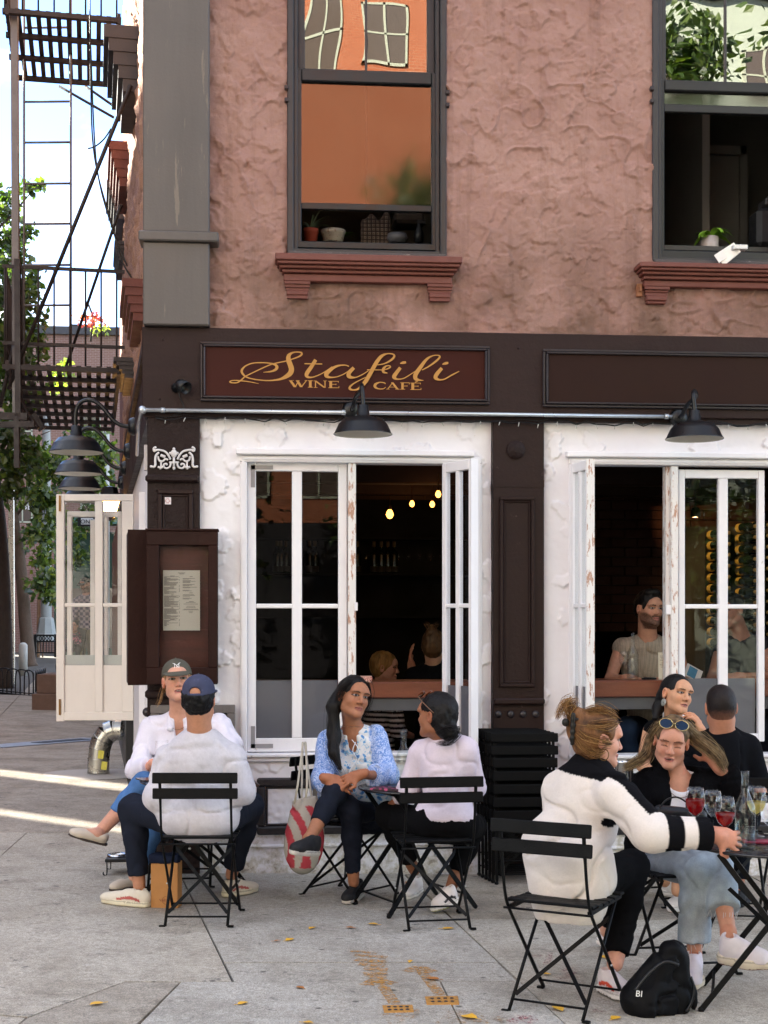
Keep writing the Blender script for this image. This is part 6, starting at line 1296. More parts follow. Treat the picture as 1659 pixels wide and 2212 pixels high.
class Person:
    """J: joints as (px, py, depth) of the photograph; everything is placed in the world"""
    def __init__(s, label, J, yaw=0, pitch=0, roll=0, hs=1.0, skin='#c89a80', gender='f', group=None, sc=1.0, **kw):
        s.J = {k: npv(W(*v)) for k, v in J.items()}; s.sc = sc; s.skin = skin; s.g = gender; J = s.J
        s.HM = headframe(yaw, pitch, roll); s.hs = hs; s.hc = J['head']
        base = (J['hipL']+J['hipR'])/2 if 'hipL' in J else J['pelvis']; s.pel = base
        s.root = thing('person', label, 'person', (base[0], base[1], gz(base[0])), group)
        r = J['shR']-J['shL']; u = J['neck']-base; s.x = r/np.linalg.norm(r); s.u = u/np.linalg.norm(u); s.x = s.x-s.u*(s.x@s.u); s.x /= np.linalg.norm(s.x); s.f = np.cross(s.u, s.x); s.TM = np.array([s.x, s.f, s.u]).T
        s.chest = base+(J['neck']-base)*.70; s.body = SDF(); s.hboxes = []
        s.kw = kw; s.halfw = np.linalg.norm(r)/2
        headsdf(s.body, s.hc, s.HM, hs, gender, kw.get('mouth', 0), J['neck'])
    def H(s, x, y, z): return s.hc+s.HM@(np.array((x, y, z))*s.hs)
    def torso(s, sd, e=0., k=.06, bust=0., belly=0., low=True):
        B, N, w, sc = s.pel, s.J['neck'], s.halfw, s.sc
        if low: sd.ell(B+s.u*.04, (.165*sc+e, .120*sc+e, .115+e), s.TM, k)
        sd.ell(B+(N-B)*.38, (w*.78+e, .100*sc+e+belly, .16+e), s.TM, k); sd.ell(s.chest-s.f*.005, (w*.86+e, .105*sc+e, .165+e), s.TM, k)
        if bust:
            for q in (-1, 1): sd.ell(s.chest+s.f*.075*sc+s.x*q*.072-s.u*.035, (bust*1.05+e*.5, bust+e*.5, bust+e*.5), s.TM, .05)
        a, b = s.J['shL'], s.J['shR']; n = N-s.u*.03; sd.cone(a+s.x*.02, n, .052*sc+e, .055+e, k); sd.cone(b-s.x*.02, n, .052*sc+e, .055+e, k)
    def arm(s, sd, side, e=0., upto=2.0, k=.03, r=(.050, .043, .040, .028), loose=0.):
        J = s.J; S_, E_, W_ = J['sh'+side], J.get('el'+side), J.get('wr'+side)
        if E_ is None: return
        m = S_+(E_-S_)*min(1, upto); sd.cone(S_, m, r[0]*s.sc+e, (r[0]+(r[1]-r[0])*min(1, upto))*s.sc+e+loose*.5, k, 'u', upto <= 1)
        if upto > 1 and W_ is not None: m = E_+(W_-E_)*(upto-1); sd.cone(E_, m, r[2]*s.sc+e+loose*.5, (r[2]+(r[3]-r[2])*(upto-1))*s.sc+e+loose, k*.6, 'u', upto < 2)
    def leg(s, sd, side, e=0., upto=2.0, k=.035, r=(.084, .058, .054, .038), flare=0.):
        J = s.J; Hp, Kn, An = J['hip'+side], J.get('kn'+side), J.get('an'+side)
        if Kn is None: return
        m = Hp+(Kn-Hp)*min(1, upto); sd.cone(Hp, m, r[0]*s.sc+e, (r[0]+(r[1]-r[0])*min(1, upto))*s.sc+e, k)
        if upto > 1 and An is not None:
            f_ = upto-1; mid = Kn+(An-Kn)*min(.35, f_); d = (An-Kn); n = np.cross(d, s.x); n /= np.linalg.norm(n)+1e-9
            sd.cone(Kn, mid, r[2]*s.sc+e, (r[2]*.98)*s.sc+e+flare*.35, k)
            if f_ > .35: m = Kn+(An-Kn)*f_; sd.cone(mid, m, r[2]*.98*s.sc+e+flare*.35, (r[3]+(1-f_)*.012)*s.sc+e+flare, k*.6, 'u', upto < 2)
    def build_body(s, limbs='', hh=.0042, **fc):
        J = s.J; sd = s.body; s.torso(sd, -.016, low='hipL' in J)
        for q in 'LR': s.arm(sd, q, -.004)
        if 'hipL' in J:
            for q in 'LR': s.leg(sd, q, -.004)
        h = .0115; V, F = sd.mesh(h); bx = [(s.H(0, .01, -.01)-.155*s.hs, s.H(0, .01, -.01)+.155*s.hs, hh)]+[(a, b, .0044) for a, b in s.hboxes]; Vs, Fs = [], []; cen = V[F].mean(1); keep = np.ones(len(F), bool)
        for lo, hi, _ in bx: keep &= ~((cen > lo+h*.5).all(1) & (cen < hi-h*.5).all(1))
        F = F[keep]; us, inv = np.unique(F, return_inverse=True); Vs.append(V[us]); Fs.append(inv.reshape(F.shape)); o = len(us)
        for lo, hi, g in bx:
            v, f = sd.mesh(g, np.array(lo), np.array(hi)); Vs.append(v); Fs.append(f+o); o += len(v)
        V = np.concatenate(Vs); F = np.concatenate(Fs); fc.setdefault('mouth', s.kw.get('mouth', 0)); C = facecol(s.hc, s.HM, s.hs, s.skin, **fc)(V); near = np.linalg.norm(V-s.hc, axis=1) < .17*s.hs; C[~near] = L(s.skin)*.97
        if s.kw.get('handred', 1):
            for a, b in s.hboxes: C[((V > a) & (V < b)).all(1)] = L(s.skin)*np.array((1.02, .90, .86))
        return arrmesh('body', V, F, m_skin, s.root, True, C)
    def hand(s, q_, d, n, **k):
        w = s.J['wr'+q_]; t = hand(s.body, w, d, n, s=s.sc*.98, **k); s.hboxes.append((w-.11, w+.11)) if 0 else s.hboxes.append((np.minimum(w, w+npv(d)/np.linalg.norm(d)*.12)-.07, np.maximum(w, w+npv(d)/np.linalg.norm(d)*.12)+.07)); return t
    def garment(s, name, sd, h, m, col, disp=None): return solid(name, sd, h, m, s.root, col, disp)
def shoe(parent, heel, toe, up=(0, 0, 1), upper='#d8d4cc', sole='#e2ddd0', wdt=.046, hgt=.075, soleh=.026, stripe=None, stripecol='#b2504a', low=False, ls=1.0, tread=None):
    heel, toe = npv(heel), npv(toe); d = toe-heel; Ln = np.linalg.norm(d); d /= Ln; u = npv(up); u = u-d*(u@d); u /= np.linalg.norm(u); x = np.cross(d, u); M = np.array([x, d, u]).T; X = lambda a, b, c: heel+x*a+d*b*Ln+u*c; sd = SDF()
    sd.cone(X(0, .10, soleh*.55), X(0, .55, soleh*.55), wdt*.78, wdt*.98, .02); sd.cone(X(0, .55, soleh*.55), X(0, .84, soleh*.62), wdt*.98, wdt*.72, .02)
    sd.cut(X(0, 0, 0), -u); sd.cut(X(0, 0, soleh), u); up_ = SDF(); q = hgt
    up_.ell(X(0, .14, q*.62), (wdt*.74, Ln*.16, q*.66), M, .03); up_.ell(X(0, .45, q*.48), (wdt*.86, Ln*.30, q*.55), M, .03); up_.ell(X(0, .76, q*.38), (wdt*.88, Ln*.21, q*.42), M, .03)
    if not low: up_.cone(X(0, .20, q*.8), X(0, .19, q*1.05), wdt*.72, wdt*.70, .02); up_.ell(X(0, .19, q*1.25), (wdt*.52, Ln*.11, q*.42), M, .008, 's'); up_.ell(X(0, .36, q*.98), (wdt*.40, Ln*.13, .016), M, .02)
    else: up_.ell(X(0, .30, q*.95), (wdt*.60, Ln*.26, q*.55), M, .008, 's')
    up_.cut(X(0, 0, soleh*.6), -u); r = bpy.data.objects.new('shoe', None); COL.objects.link(r); r.parent = parent; r.location = heel.tolist(); r.matrix_parent_inverse = WM(parent).inverted(); r.empty_display_size = .05
    def cu(V):
        C = np.tile(L(upper), (len(V), 1))
        if stripe:
            q_ = (V-heel)@M; z = q_[:, 2]/hgt; y = q_[:, 1]/Ln; zz = .50+.13*np.sin((y-.15)*9); m = (np.abs(z-zz) < .10) & (y > .12) & (y < .58) & (np.abs(q_[:, 0]) > wdt*.45); C[m] = L(stripecol)
        return C
    solid('upper', up_, .006, m_shoe, r, cu); 
    if not low:
        for i in range(4):
            y_ = .34+.085*i; zz_ = q*(1.06-.19*i); lc = MB(); lc.tube([Vector(X(-wdt*.42, y_, zz_*.93)), Vector(X(0, y_+.02, zz_*1.0+.004)), Vector(X(wdt*.42, y_+.045, zz_*.90))], .003, 4); lc.build('lace', m_lace, r)
    def cs(V):
        C = np.tile(L(sole), (len(V), 1)); z = (V-heel)@u
        C[np.abs(z-soleh*.8) < .003] *= .55
        if tread: C[z < .006] = L(tread)
        return C
    solid('sole', sd, .006, m_shoe, r, cs); return r
def strands(name, guides, n, jit, rad, m, parent, cols, seed=0, taper=.3, curl=0.):
    """hair locks: thin tubes scattered round guide curves"""
    r = np.random.default_rng(seed); Vs, Fs, Cs = [], [], []; o = 0; k = 4
    for gd in guides:
        P_ = np.array([npv(p) for p in smooth_path([Vector(p) for p in gd], 4)]); m_ = len(P_); T = np.gradient(P_, axis=0); T /= np.linalg.norm(T, axis=1)[:, None]+1e-9
        for _ in range(n):
            off = r.normal(size=3)*jit; wob = r.normal(size=(m_, 3)).cumsum(0)*jit*.10+(np.sin(np.linspace(0, 9, m_)+r.uniform(0, 6))[:, None]*curl*r.normal(size=3)); t0 = int(r.uniform(0, .12)*m_); t1 = m_-int(r.uniform(0, .15)*m_); t = np.linspace(0, 1, m_); Q = (P_+off*(.35+.65*np.sin(np.pi*np.clip(t*.8+.15, 0, 1)))[:, None]+wob)[t0:t1]; Tt = T[t0:t1]
            a = np.cross(Tt, r.normal(size=3)); a /= np.linalg.norm(a, axis=1)[:, None]+1e-9; b = np.cross(Tt, a); rr = rad*r.uniform(.6, 1.3)*(1-(1-taper)*np.linspace(0, 1, len(Q))**2); an = np.arange(k)*2*np.pi/k
            V = Q[:, None]+(a[:, None]*np.cos(an)[None, :, None]+b[:, None]*np.sin(an)[None, :, None])*rr[:, None, None]; q_ = len(Q); i = np.arange(q_-1)[:, None]*k; j = np.arange(k)[None]; F = np.stack([i+j, i+(j+1) % k, i+k+(j+1) % k, i+k+j], -1).reshape(-1, 4)
            Vs.append(V.reshape(-1, 3)); Fs.append(F+o); o += q_*k; c = np.array(cols[r.integers(len(cols))])*r.uniform(.75, 1.25); Cs.append(np.tile(c, (q_*k, 1)))
    ob = arrmesh(name, np.concatenate(Vs), np.concatenate(Fs), m, parent, True, np.concatenate(Cs)); ob['kind'] = 'stuff'; return ob
# ------------------------------------------------------------------ folding chairs and tables
m_chair = mat('black_chair_paint', '#08090a', .48, .12, 20, .12, 160, spec=.14); m_slat = mat('black_slat_paint', '#070809', .55, .12, 20, .2, 120, spec=.12, stretch=(.5, 4, 4)); m_riv = mat('steel_rivet', '#c0c0bc', .3, .05, 20, metal=.9)
def part_of(t, nm, fn, m=None):
    q = MB(); fn(q); return q.build(nm, m or m_chair, t)
def path_bar(q, pts, w, t):
    for a, b in zip(pts[:-1], pts[1:]): q.bar(a, b, w, t, (1, 0, 0))
def make_chair(label, first_loc=(0, 0, 0)):
    c = thing('folding_chair', label, 'chair', (0, 0, 0), 'black folding chairs on the pavement')
    for s in (-1, 1):
        x = .176*s
        def post(q, x=x):
            pts = [Vector((x, y, z)) for y, z in ((-.262, .775), (-.245, .66), (-.222, .53), (-.198, .45), (-.165, .40), (.19, .01))]
            sp = smooth_path(pts[:-1], 3)+[pts[-1]]; q.tube(sp, [.0085 if p.z > .62 or p.z < .40 else .0068 for p in sp], 6)
            q.bar((x, .19, .006), (x+.028*(1 if x > 0 else -1), .19, .006), .016, .010)
        part_of(c, 'back_post', post)
        def sleg(q, x=.156*s):
            q.tube([(x, .165, .422), (x, -.215, .008)], .0078, 6); q.bar((x, -.215, .006), (x+.030*(1 if x > 0 else -1), -.218, .006), .016, .010)
        part_of(c, 'rear_leg', sleg)
        part_of(c, 'seat_rail', lambda q: q.bar((.166*s, -.175, .415), (.166*s, .185, .428), .012, .018))
        part_of(c, 'cross_strap', lambda q: q.bar((-.150*s, .10, .352), (.150*s, -.165, .062), .017, .004, (0, 1, 0)))
        part_of(c, 'rivet', lambda q: q.ball((x+.008*s, .03, .175), .005, 6), m_riv)
    for z, y in ((.752, -.268), (.674, -.258)): part_of(c, 'back_slat', lambda q: q.obox((0, y, z), (.212, .007, .027), Matrix.Rotation(math.radians(-7), 3, 'X'), .004), m_slat)
    for i in range(6): yy = -.155+.063*i; part_of(c, 'seat_slat', lambda q: q.obox((0, yy, .432+.010*(abs(i-2.5)/2.5)**2), (.185, .025, .006), None, .003), m_slat)
    part_of(c, 'rear_stretcher', lambda q: q.tube([(-.156, -.180, .046), (.156, -.180, .046)], .0055, 6)); part_of(c, 'front_stretcher', lambda q: q.tube([(-.176, .150, .048), (.176, .150, .048)], .0055, 6)); part_of(c, 'seat_rear_bar', lambda q: q.tube([(-.19, -.19, .412), (.19, -.19, .412)], .0055, 6))
    return c
def put(o, x, y, rz, label=None, first=False):
    c = o if first else copy_tree(o); c.location = (x, y, gz(x)); c.rotation_euler = (0, 0, rz)
    if label: c['label'] = label
    return c
def rear_at(px, py, facing):                 # facing: degrees, 0 = away from the camera, positive = to the right; chair whose rear feet stand at this pixel
    p = G(px, py); a = math.radians(facing); f = FW*math.cos(a)+RV*math.sin(a); p = p+f*.215; return p.x, p.y, math.atan2(-f.x, f.y)
def centre_at(px, D, facing):
    p = W(px, 1345, D); a = math.radians(facing); f = FW*math.cos(a)+RV*math.sin(a); return p.x, p.y, math.atan2(-f.x, f.y)
CH = {}
ch0 = make_chair('black folding chair under the man in the navy cap'); put(ch0, *rear_at(424, 2003, 0), first=True)
put(ch0, *centre_at(392, 8.32, 176), 'black folding chair mostly hidden under the woman in the olive cap')
CH['B'] = put(ch0, *centre_at(757, 8.02, 128), 'black folding chair with the striped canvas tote hung on its back')
put(ch0, *rear_at(950, 2011, -9), 'black folding chair under the woman in the white sweater')
put(ch0, *rear_at(1178, 2197, 29), 'nearest black folding chair, under the woman in the white and black sweatshirt')
put(ch0, *centre_at(1476, 6.48, 172), 'black folding chair under the woman in pale jeans')
put(ch0, *rear_at(1592, 2000, 6), 'black folding chair under the man in the black T-shirt')
put(ch0, *centre_at(1468, 8.05, 165), 'black folding chair under the woman in the sleeveless black top')
def make_table(label, h=.655):
    t = thing('bistro_table', label, 'table', (0, 0, 0), 'round folding bistro tables')
    part_of(t, 'table_top', lambda q: q.lathe([(.001, h-.012), (.296, h-.012), (.302, h-.009), (.303, h-.002), (.300, h), (.001, h)], (0, 0, 0), 48), mat('dark_table_steel', '#16171b', .28, .1, 10, .06, 120) if 'dark_table_steel' not in bpy.data.materials else bpy.data.materials['dark_table_steel'])
    for y in (-.2, .2):
        for s in (-1, 1): part_of(t, 'leg', lambda q: q.bar((-.20*s, y*.9+.008*s, h-.02), (.27*s, y*1.06+.008*s, .012), .022, .014, (0, 1, 0)))
        part_of(t, 'pivot', lambda q: q.ball((.01, y*1.0-.018, .31), .008, 8), m_riv)
        for s in (-1, 1): part_of(t, 'foot_cap', lambda q: q.ball((.27*s, y*1.06+.008*s, .014), .013, 8))
    for s in (-1, 1): part_of(t, 'stretcher', lambda q: q.bar((.225*s, -.2, .08), (.225*s, .2, .08), .012, .008)); part_of(t, 'support_rail', lambda q: q.bar((.19*s, -.22, h-.022), (.19*s, .22, h-.022), .02, .012))
    part_of(t, 'cross_strap', lambda q: q.bar((-.16, -.19, .50), (.19, .19, .11), .017, .004, (0, 1, 0))); return t
tb0 = make_table('round black bistro table between the couple in caps'); put(tb0, *centre_at(422, 7.84, 3), first=True)
def tz(t): return t.location.z+.655
T1 = tb0; T2 = put(tb0, *centre_at(893, 7.72, -28), 'round black bistro table with the water bottle and patterned pouch'); T3 = put(tb0, *centre_at(1662, 5.86, 14), 'nearest round black bistro table with the red wine glasses'); T4 = put(tb0, *centre_at(1452, 7.62, 30), 'round black bistro table behind the long haired woman')
# folded chairs leaning on the pilaster
def folded(label):
    c = thing('folded_chair', label, 'chair', (0, 0, 0), 'folded chairs leaning on the brown pilaster')
    for s in (-1, 1):
        part_of(c, 'back_post', lambda q: q.bar((.176*s, 0, .0), (.176*s, 0, .90), .012, .016)); part_of(c, 'rear_leg', lambda q: q.bar((.15*s, .012, .05), (.15*s, .012, .66), .011, .014)); part_of(c, 'foot', lambda q: q.ball((.178*s, -.004, .01), .013, 8))
    for z in (.872, .796): part_of(c, 'back_slat', lambda q: q.obox((0, -.014, z), (.203, .007, .027), None, .004), m_slat)
    for z in (.722, .644, .566, .488, .41): part_of(c, 'seat_slat', lambda q: q.obox((0, -.024, z), (.196, .007, .029), None, .004), m_slat)
    for z in (.06, .14): part_of(c, 'stretcher', lambda q: q.tube([(-.176, 0, z), (.176, 0, z)], .0055, 6))
    part_of(c, 'cross_strap', lambda q: q.bar((-.15, .01, .36), (.15, .01, .08), .017, .004, (0, 1, 0))); part_of(c, 'cross_strap', lambda q: q.bar((.15, .014, .36), (-.15, .014, .08), .017, .004, (0, 1, 0))); return c
f0 = folded('folded black chair at the front of the leaning stack'); c_ = P(1139, 1700, -.40); n_f = 6
for i in range(n_f):
    o = f0 if i == 0 else copy_tree(f0); x = c_.x-.013*i; o.location = (x, -.36+.052*i, gz(x)+.0+.002*i); o.rotation_euler = (math.radians(-4.0), 0, 0)
    if i: o['label'] = ('second', 'third', 'fourth', 'fifth', 'hindmost')[i-1]+' folded black chair from the front of the leaning stack'
def liquid(nm, c):
    t = NT(nm); tr = t.n('BsdfTransparent'); tr.inputs['Color'].default_value = (*c, 1); d = t.n('BsdfTranslucent'); d.inputs['Color'].default_value = (*c, 1); g = t.n('BsdfGlossy'); g.inputs['Roughness'].default_value = 0.02
    a = t.n('MixShader'); a.inputs[0].default_value = .35; t.l(tr.outputs[0], a.inputs[1]); t.l(d.outputs[0], a.inputs[2]); b = t.n('MixShader'); b.inputs[0].default_value = .04; t.l(a.outputs[0], b.inputs[1]); t.l(g.outputs[0], b.inputs[2]); t.t.nodes.remove(t.b); t.l(b.outputs[0], t.o.inputs['Surface']); return t.m
# ------------------------------------------------------------------ bottles, glasses and small things on the tables
m_water = glass_mat('still_water', (.985, 1, 1), .05, 0.0, .97)
m_wine_r = liquid('rose_wine', (.72, .045, .06))
m_wine_w = liquid('white_wine', (.93, .84, .42))
m_bglass = glass_mat('bottle_glass', (.98, 1, .995), .12, 0.0, .975)
GP = [(0.001, 0), (.034, .0), (.034, .003), (.008, .008), (.0042, .016), (.004, .085), (.010, .093), (.028, .112), (.039, .138), (.0415, .160), (.039, .185), (.0345, .215)]
def wine_glass(x, y, z, label, fill=None, s=1.0, group='wine glasses on the nearest table'):
    t = thing('wine_glass', label, 'wine glass', (x, y, z), group); q = MB(); q.lathe([(r*s, h*s) for r, h in GP]+[((r-.0012)*s, h*s) for r, h in reversed(GP[6:])], (x, y, z), 28); q.build('bowl_and_stem', m_rim, t)
    if fill:
        m, top = fill; pr = [(.001, .096)]+[(r-.0016, h+.001) for r, h in GP if .100 < h < top]+[(np.interp(top, [h for r, h in GP], [r for r, h in GP])-.0018, top), (.001, top)]
        q = MB(); q.lathe([(r*s, h*s) for r, h in pr], (x, y, z+.001), 24); q.build('wine', m, t)
    return t
def tumbler(x, y, z, label, r=.032, h=.115, fill=.6):
    t = thing('water_glass', label, 'glass', (x, y, z)); q = MB(); pr = [(.001, 0), (r*.8, 0), (r, h*.35), (r*.96, h)]; q.lathe(pr+[(r*.93, h), (r*.96, h*.35), (r*.7, .008), (.001, .008)], (x, y, z), 20); q.build('glass', m_rim, t)
    if fill: q = MB(); q.lathe([(.001, .009), (r*.7, .009), (r*.95, h*.35), (r*.94, h*fill), (.001, h*fill)], (x, y, z), 18); q.build('water', m_water, t)
    return t
def water_bottle(x, y, z, label, s=1.0, lvl=.11):
    pr = [(.001, 0), (.040, .0), (.0425, .006), (.0425, .165), (.040, .182), (.026, .212), (.0165, .236), (.0148, .30), (.017, .302), (.017, .322), (.0125, .323)]
    t = thing('water_bottle', label, 'bottle', (x, y, z), 'clear water bottles'); q = MB(); q.lathe([(r*s, h*s) for r, h in pr]+[((r-.003)*s, max(.004, h)*s) for r, h in reversed(pr[1:])], (x, y, z), 28); q.build('bottle', m_bglass, t)
    q = MB(); q.lathe([(.001, .005), (.038*s, .005), (.0392*s, lvl), (.001, lvl)], (x, y, z), 24); q.build('water', m_water, t)
    q = MB(); q.lathe([(.0393*s, lvl-.0006), (.0393*s, lvl+.0006)], (x, y, z), 24); q.build('water_line', m_rim, t); return t
def tat(px, D, T): p = W(px, 1345, D); return p.x, p.y, tz(T)+.001
wine_glass(*tat(1502, 6.02, T3), 'full glass of rose wine, left of the held one, on the nearest table', (m_wine_r, .165)); wine_glass(*tat(1566, 5.70, T3), 'glass of rose wine held by the hand of the woman in the sweatshirt', (m_wine_r, .150))
wine_glass(*tat(1634, 6.06, T3), 'glass of pale white wine behind the clear bottle on the nearest table', (m_wine_w, .150)); wine_glass(*tat(1664, 5.72, T3), 'wine glass cut by the right edge of the picture', (m_water, .12)); wine_glass(*tat(1540, 6.06, T3), 'glass of water behind the held glass of rose wine', (m_water, .13), .92)
water_bottle(*tat(1609, 5.72, T3), 'clear water bottle on the nearest table between the wine glasses', .98, .095); water_bottle(*tat(872, 7.62, T2), 'clear water bottle on the table beside the white sweater', .98, .06); water_bottle(*tat(1513, 7.72, T4), 'clear bottle on the back table behind the long haired woman', .98, .1)
tumbler(*tat(893, 7.58, T2), 'small tumbler at the hand of the woman in the white sweater')
x, y, z = tat(1643, 5.90, T3); t = thing('phone', 'phone in a dark red case lying on the nearest table', 'phone', (x, y, z)); q = MB(); q.obox((x, y, z+.005), (.075, .036, .005), Matrix.Rotation(-.15, 3, 'Z'), .003); q.build('case', mat('maroon_case', '#7a1f38', .4, .05), t); q = MB(); q.obox((x-.04, y, z+.011), (.018, .018, .0015), Matrix.Rotation(-.15, 3, 'Z')); q.build('camera_bump', m_blk, t)
x, y, z = tat(838, 7.55, T2)
def _pouch():
    t = NT('pink_print_cloth'); vo = t.n('TexVoronoi'); vo.inputs['Scale'].default_value = 28; t.l(t.co(), vo.inputs['Vector']); c = t.mix(t.ramp(vo.outputs['Distance'], .30, .34, (1, 1, 1), (0, 0, 0)), lin('#2a1420'), lin('#b04a72')); t.set(Base_Color=c, Roughness=.7); return t.m
q = MB(); q.obox((x, y, z+.006), (.085, .05, .006), Matrix.Rotation(-.35, 3, 'Z'), .004); tag(q.build('pouch', _pouch()), 'dark pouch with pink print lying on the table by the clasped hands', 'pouch')
x, y, z = tat(536, 7.80, T1); t = thing('bill_folder', 'dark brown leather bill folder sticking out at the right edge of the left table', 'folder', (x, y, z)); q = MB(); q.obox((x-.01, y, z+.012), (.05, .09, .010), Matrix.Rotation(.5, 3, 'Y')@Matrix.Rotation(.4, 3, 'Z'), .003); q.build('cover', mat('brown_leather', '#3a2620', .45, .15, 20), t)
x, y, z = tat(350, 7.86, T1); wine_glass(x, y, z, 'empty wine glass on the left table before the woman in the olive cap', None, 1.0, None)
x, y, z = tat(315, 7.80, T1); t = thing('phone', 'dark phone lying on the left edge of the left table', 'phone', (x, y, z)); q = MB(); q.obox((x, y, z+.005), (.036, .07, .004), Matrix.Rotation(.4, 3, 'Z'), .003); q.build('body', mat('phone_glass', '#2a2e36', .12, .02), t)
x, y, z = tat(1346, 7.55, T4); t = thing('metal_cup', 'shiny steel cooler cup on the back table beside the ginger woman\'s face', 'cup', (x, y, z)); q = MB(); q.lathe([(.001, 0), (.036, 0), (.042, .02), (.044, .17), (.047, .173), (.047, .18), (.041, .178), (.038, .02), (.001, .012)], (x, y, z), 24); q.build('cup', mat('polished_steel', '#c4c2bd', .15, .03, 10, metal=1.0), t)
# things on the right window counter
cz = P(1370, 1470, .115).z+.001
def oncounter(px, Y): p = P(px, 1470, Y); return p.x, Y, cz
water_bottle(*oncounter(1367, .26), 'clear bottle standing on the right window counter in front of the seated man', .93, .13); wine_glass(*oncounter(1348, .30), 'water glass on a stem beside the bottle on the right window counter', (m_water, .13), .84, None)
x, y, z = oncounter(1434, .24); t = thing('menu_card', 'cream menu card standing on the right window counter against the post', 'menu', (x, y, z)); q = MB(); q.obox((x, y, z+.087), (.036, .002, .087), Matrix.Rotation(-.06, 3, 'X')); q.build('card', mat('menu_card_paper', '#d2c8b2', .7, .03, 8), t)
q = MB()
for i in range(15):
    if i in (4, 9): continue
    zz_ = z+.150-.009*i; q.box(x-.028+.004*(i % 3), x+.024-.006*(i % 4), y-.0045-.06*(zz_-z-.087), y-.0035-.06*(zz_-z-.087), zz_, zz_+.0022)
q.build('printed_text', bpy.data.materials['menu_ink'], t)['kind'] = 'stuff'
x, y, z = oncounter(1402, .22); t = thing('key_bunch', 'dark bunch of keys lying on the right window counter', 'keys', (x, y, z)); random.seed(5)
for i in range(5): q = MB(); q.obox((x-.03+.015*i, y, z+.006+.003*(i % 2)), (.016, .009, .005), Matrix.Rotation(random.uniform(-1, 1), 3, 'Z')); q.build('key', m_blk, t)
x, y, z = oncounter(1497, .24); t = thing('postcard_book', 'thin book with a blue picture cover held open on the right window counter', 'book', (x, y, z)); Mb = Matrix.Rotation(.5, 3, 'Y')@Matrix.Rotation(1.15, 3, 'X'); q = MB(); q.obox((x, y, z+.04), (.058, .045, .004), Mb, .001); q.build('pages', mat('white_page', '#cfcbc2', .6, .02), t)
q = MB(); q.obox(Vector((x, y, z+.04))+Mb@Vector((-.008, 0, .0045)), (.030, .036, .0008), Mb); q.build('cover_picture', mat('blue_print', '#3f7f9a', .5, .35, 12), t)
# ------------------------------------------------------------------ bags and things on the pavement
def _tote():
    t = NT('striped_canvas'); co = t.co(); sp = t.n('SeparateXYZ'); t.l(co, sp.inputs[0])
    return t
tc_ = W(655, 1790, 7.72)
def totecol(V):
    q_ = V-npv(tc_); z = q_[:, 2]; x = q_[:, 0]*_c-q_[:, 1]*_s; C = np.tile(L('#aaa49a'), (len(V), 1)); r = np.hypot((x+.24)/1.0, (z+.10)*.95)
    m = ((r > .16) & (r < .20)) | ((r > .245) & (r < .285)) | ((r > .33) & (r < .36)); m &= z < .13; C[m] = L('#a8414a'); C[(z < -.16) & (np.sin(x*70) > .1)] = L('#a8414a'); C[z < -.21] = L('#8f8a80'); return C
sd = SDF(); sd.ell(tc_+Vector((0, 0, -.10)), (.105, .06, .15), None, .05); sd.ell(tc_+Vector((.015, .0, .05)), (.085, .045, .17), None, .08); sd.cut(tc_+Vector((0, 0, .165)), (-.25, 0, 1)); sd.ell(tc_+Vector((0, 0, .19)), (.06, .022, .06), None, .01, 's')
tote = thing('tote_bag', 'canvas tote with curved red stripes hanging from the chair of the woman in blue', 'bag', tc_); solid('bag_body', sd, .008, m_cloth, tote, totecol, folds(.010, (11, 11, 5), 3))
hk = W(657, 1618, 7.98)
for dx in (-.028, .028): q = MB(); q.tube(smooth_path([tc_+Vector((dx-.02, -.02, .14)), tc_+Vector((dx*.9-.005, -.01, .24)), hk+Vector((dx*.35, -.02, .012)), hk+Vector((dx*.3, .03, .0)), tc_+Vector((dx+.02, .02, .15))]), .006, 6); q.build('strap', mat('canvas_strap', '#b3ab9a', .9, .1, 40), tote)
sd = SDF(); c2 = W(695, 1715, 7.86); sd.ell(c2, (.05, .04, .07), None, .03); tag(solid('grey_pouch', sd, .008, m_cloth, None, '#8d8880', folds(.008, (14, 14, 8), 5)), 'small grey cloth bag tucked behind the striped tote', 'bag')
# brown paper bag
a_ = G(358, 1963); pb_ = thing('paper_bag', 'brown paper carrier bag standing under the left table', 'paper bag', a_); Mz = Matrix.Rotation(-TH-.12, 3, 'Z'); m_kraft = mat('kraft_paper', '#a8753f', .75, .12, 7, .3, 25); hw_, hd_, hh_ = .072, .045, .262; q = MB(); cb = Vector((a_.x, a_.y+.06, gz(a_.x)))
for sx, sy, w_, d_ in ((0, -1, hw_, .001), (0, 1, hw_, .001), (-1, 0, .001, hd_), (1, 0, .001, hd_)): q.obox(cb+Mz@Vector((sx*hw_, sy*hd_, hh_/2+.001)), (w_, d_, hh_/2), Mz)
q.obox(cb+Vector((0, 0, .003)), (hw_, hd_, .002), Mz); q.build('bag', m_kraft, pb_)
sd = SDF(); sd.box(cb+Vector((0, 0, hh_)), (.080, .055, .022), np.array(Mz), .012); solid('navy_cloth', sd, .008, m_cloth, pb_, '#1c2233', folds(.012, (16, 16, 16), 2)); flat_text('VARIETY', .02, Matrix.Translation(cb+Mz@Vector((.012, -hd_-.0022, .035)))@Mz.to_4x4()@Matrix.Rotation(math.pi/2, 4, 'X'), mat('brown_ink', '#7a3f2c', .8, .03), pb_); q = MB(); q.tube([cb+Mz@Vector((.012+.022*math.cos(i*.3927), -hd_-.0022, .042+.022*math.sin(i*.3927))) for i in range(17)], .0008, 4, cap=False); q.build('printed_ring', bpy.data.materials['brown_ink'], pb_)
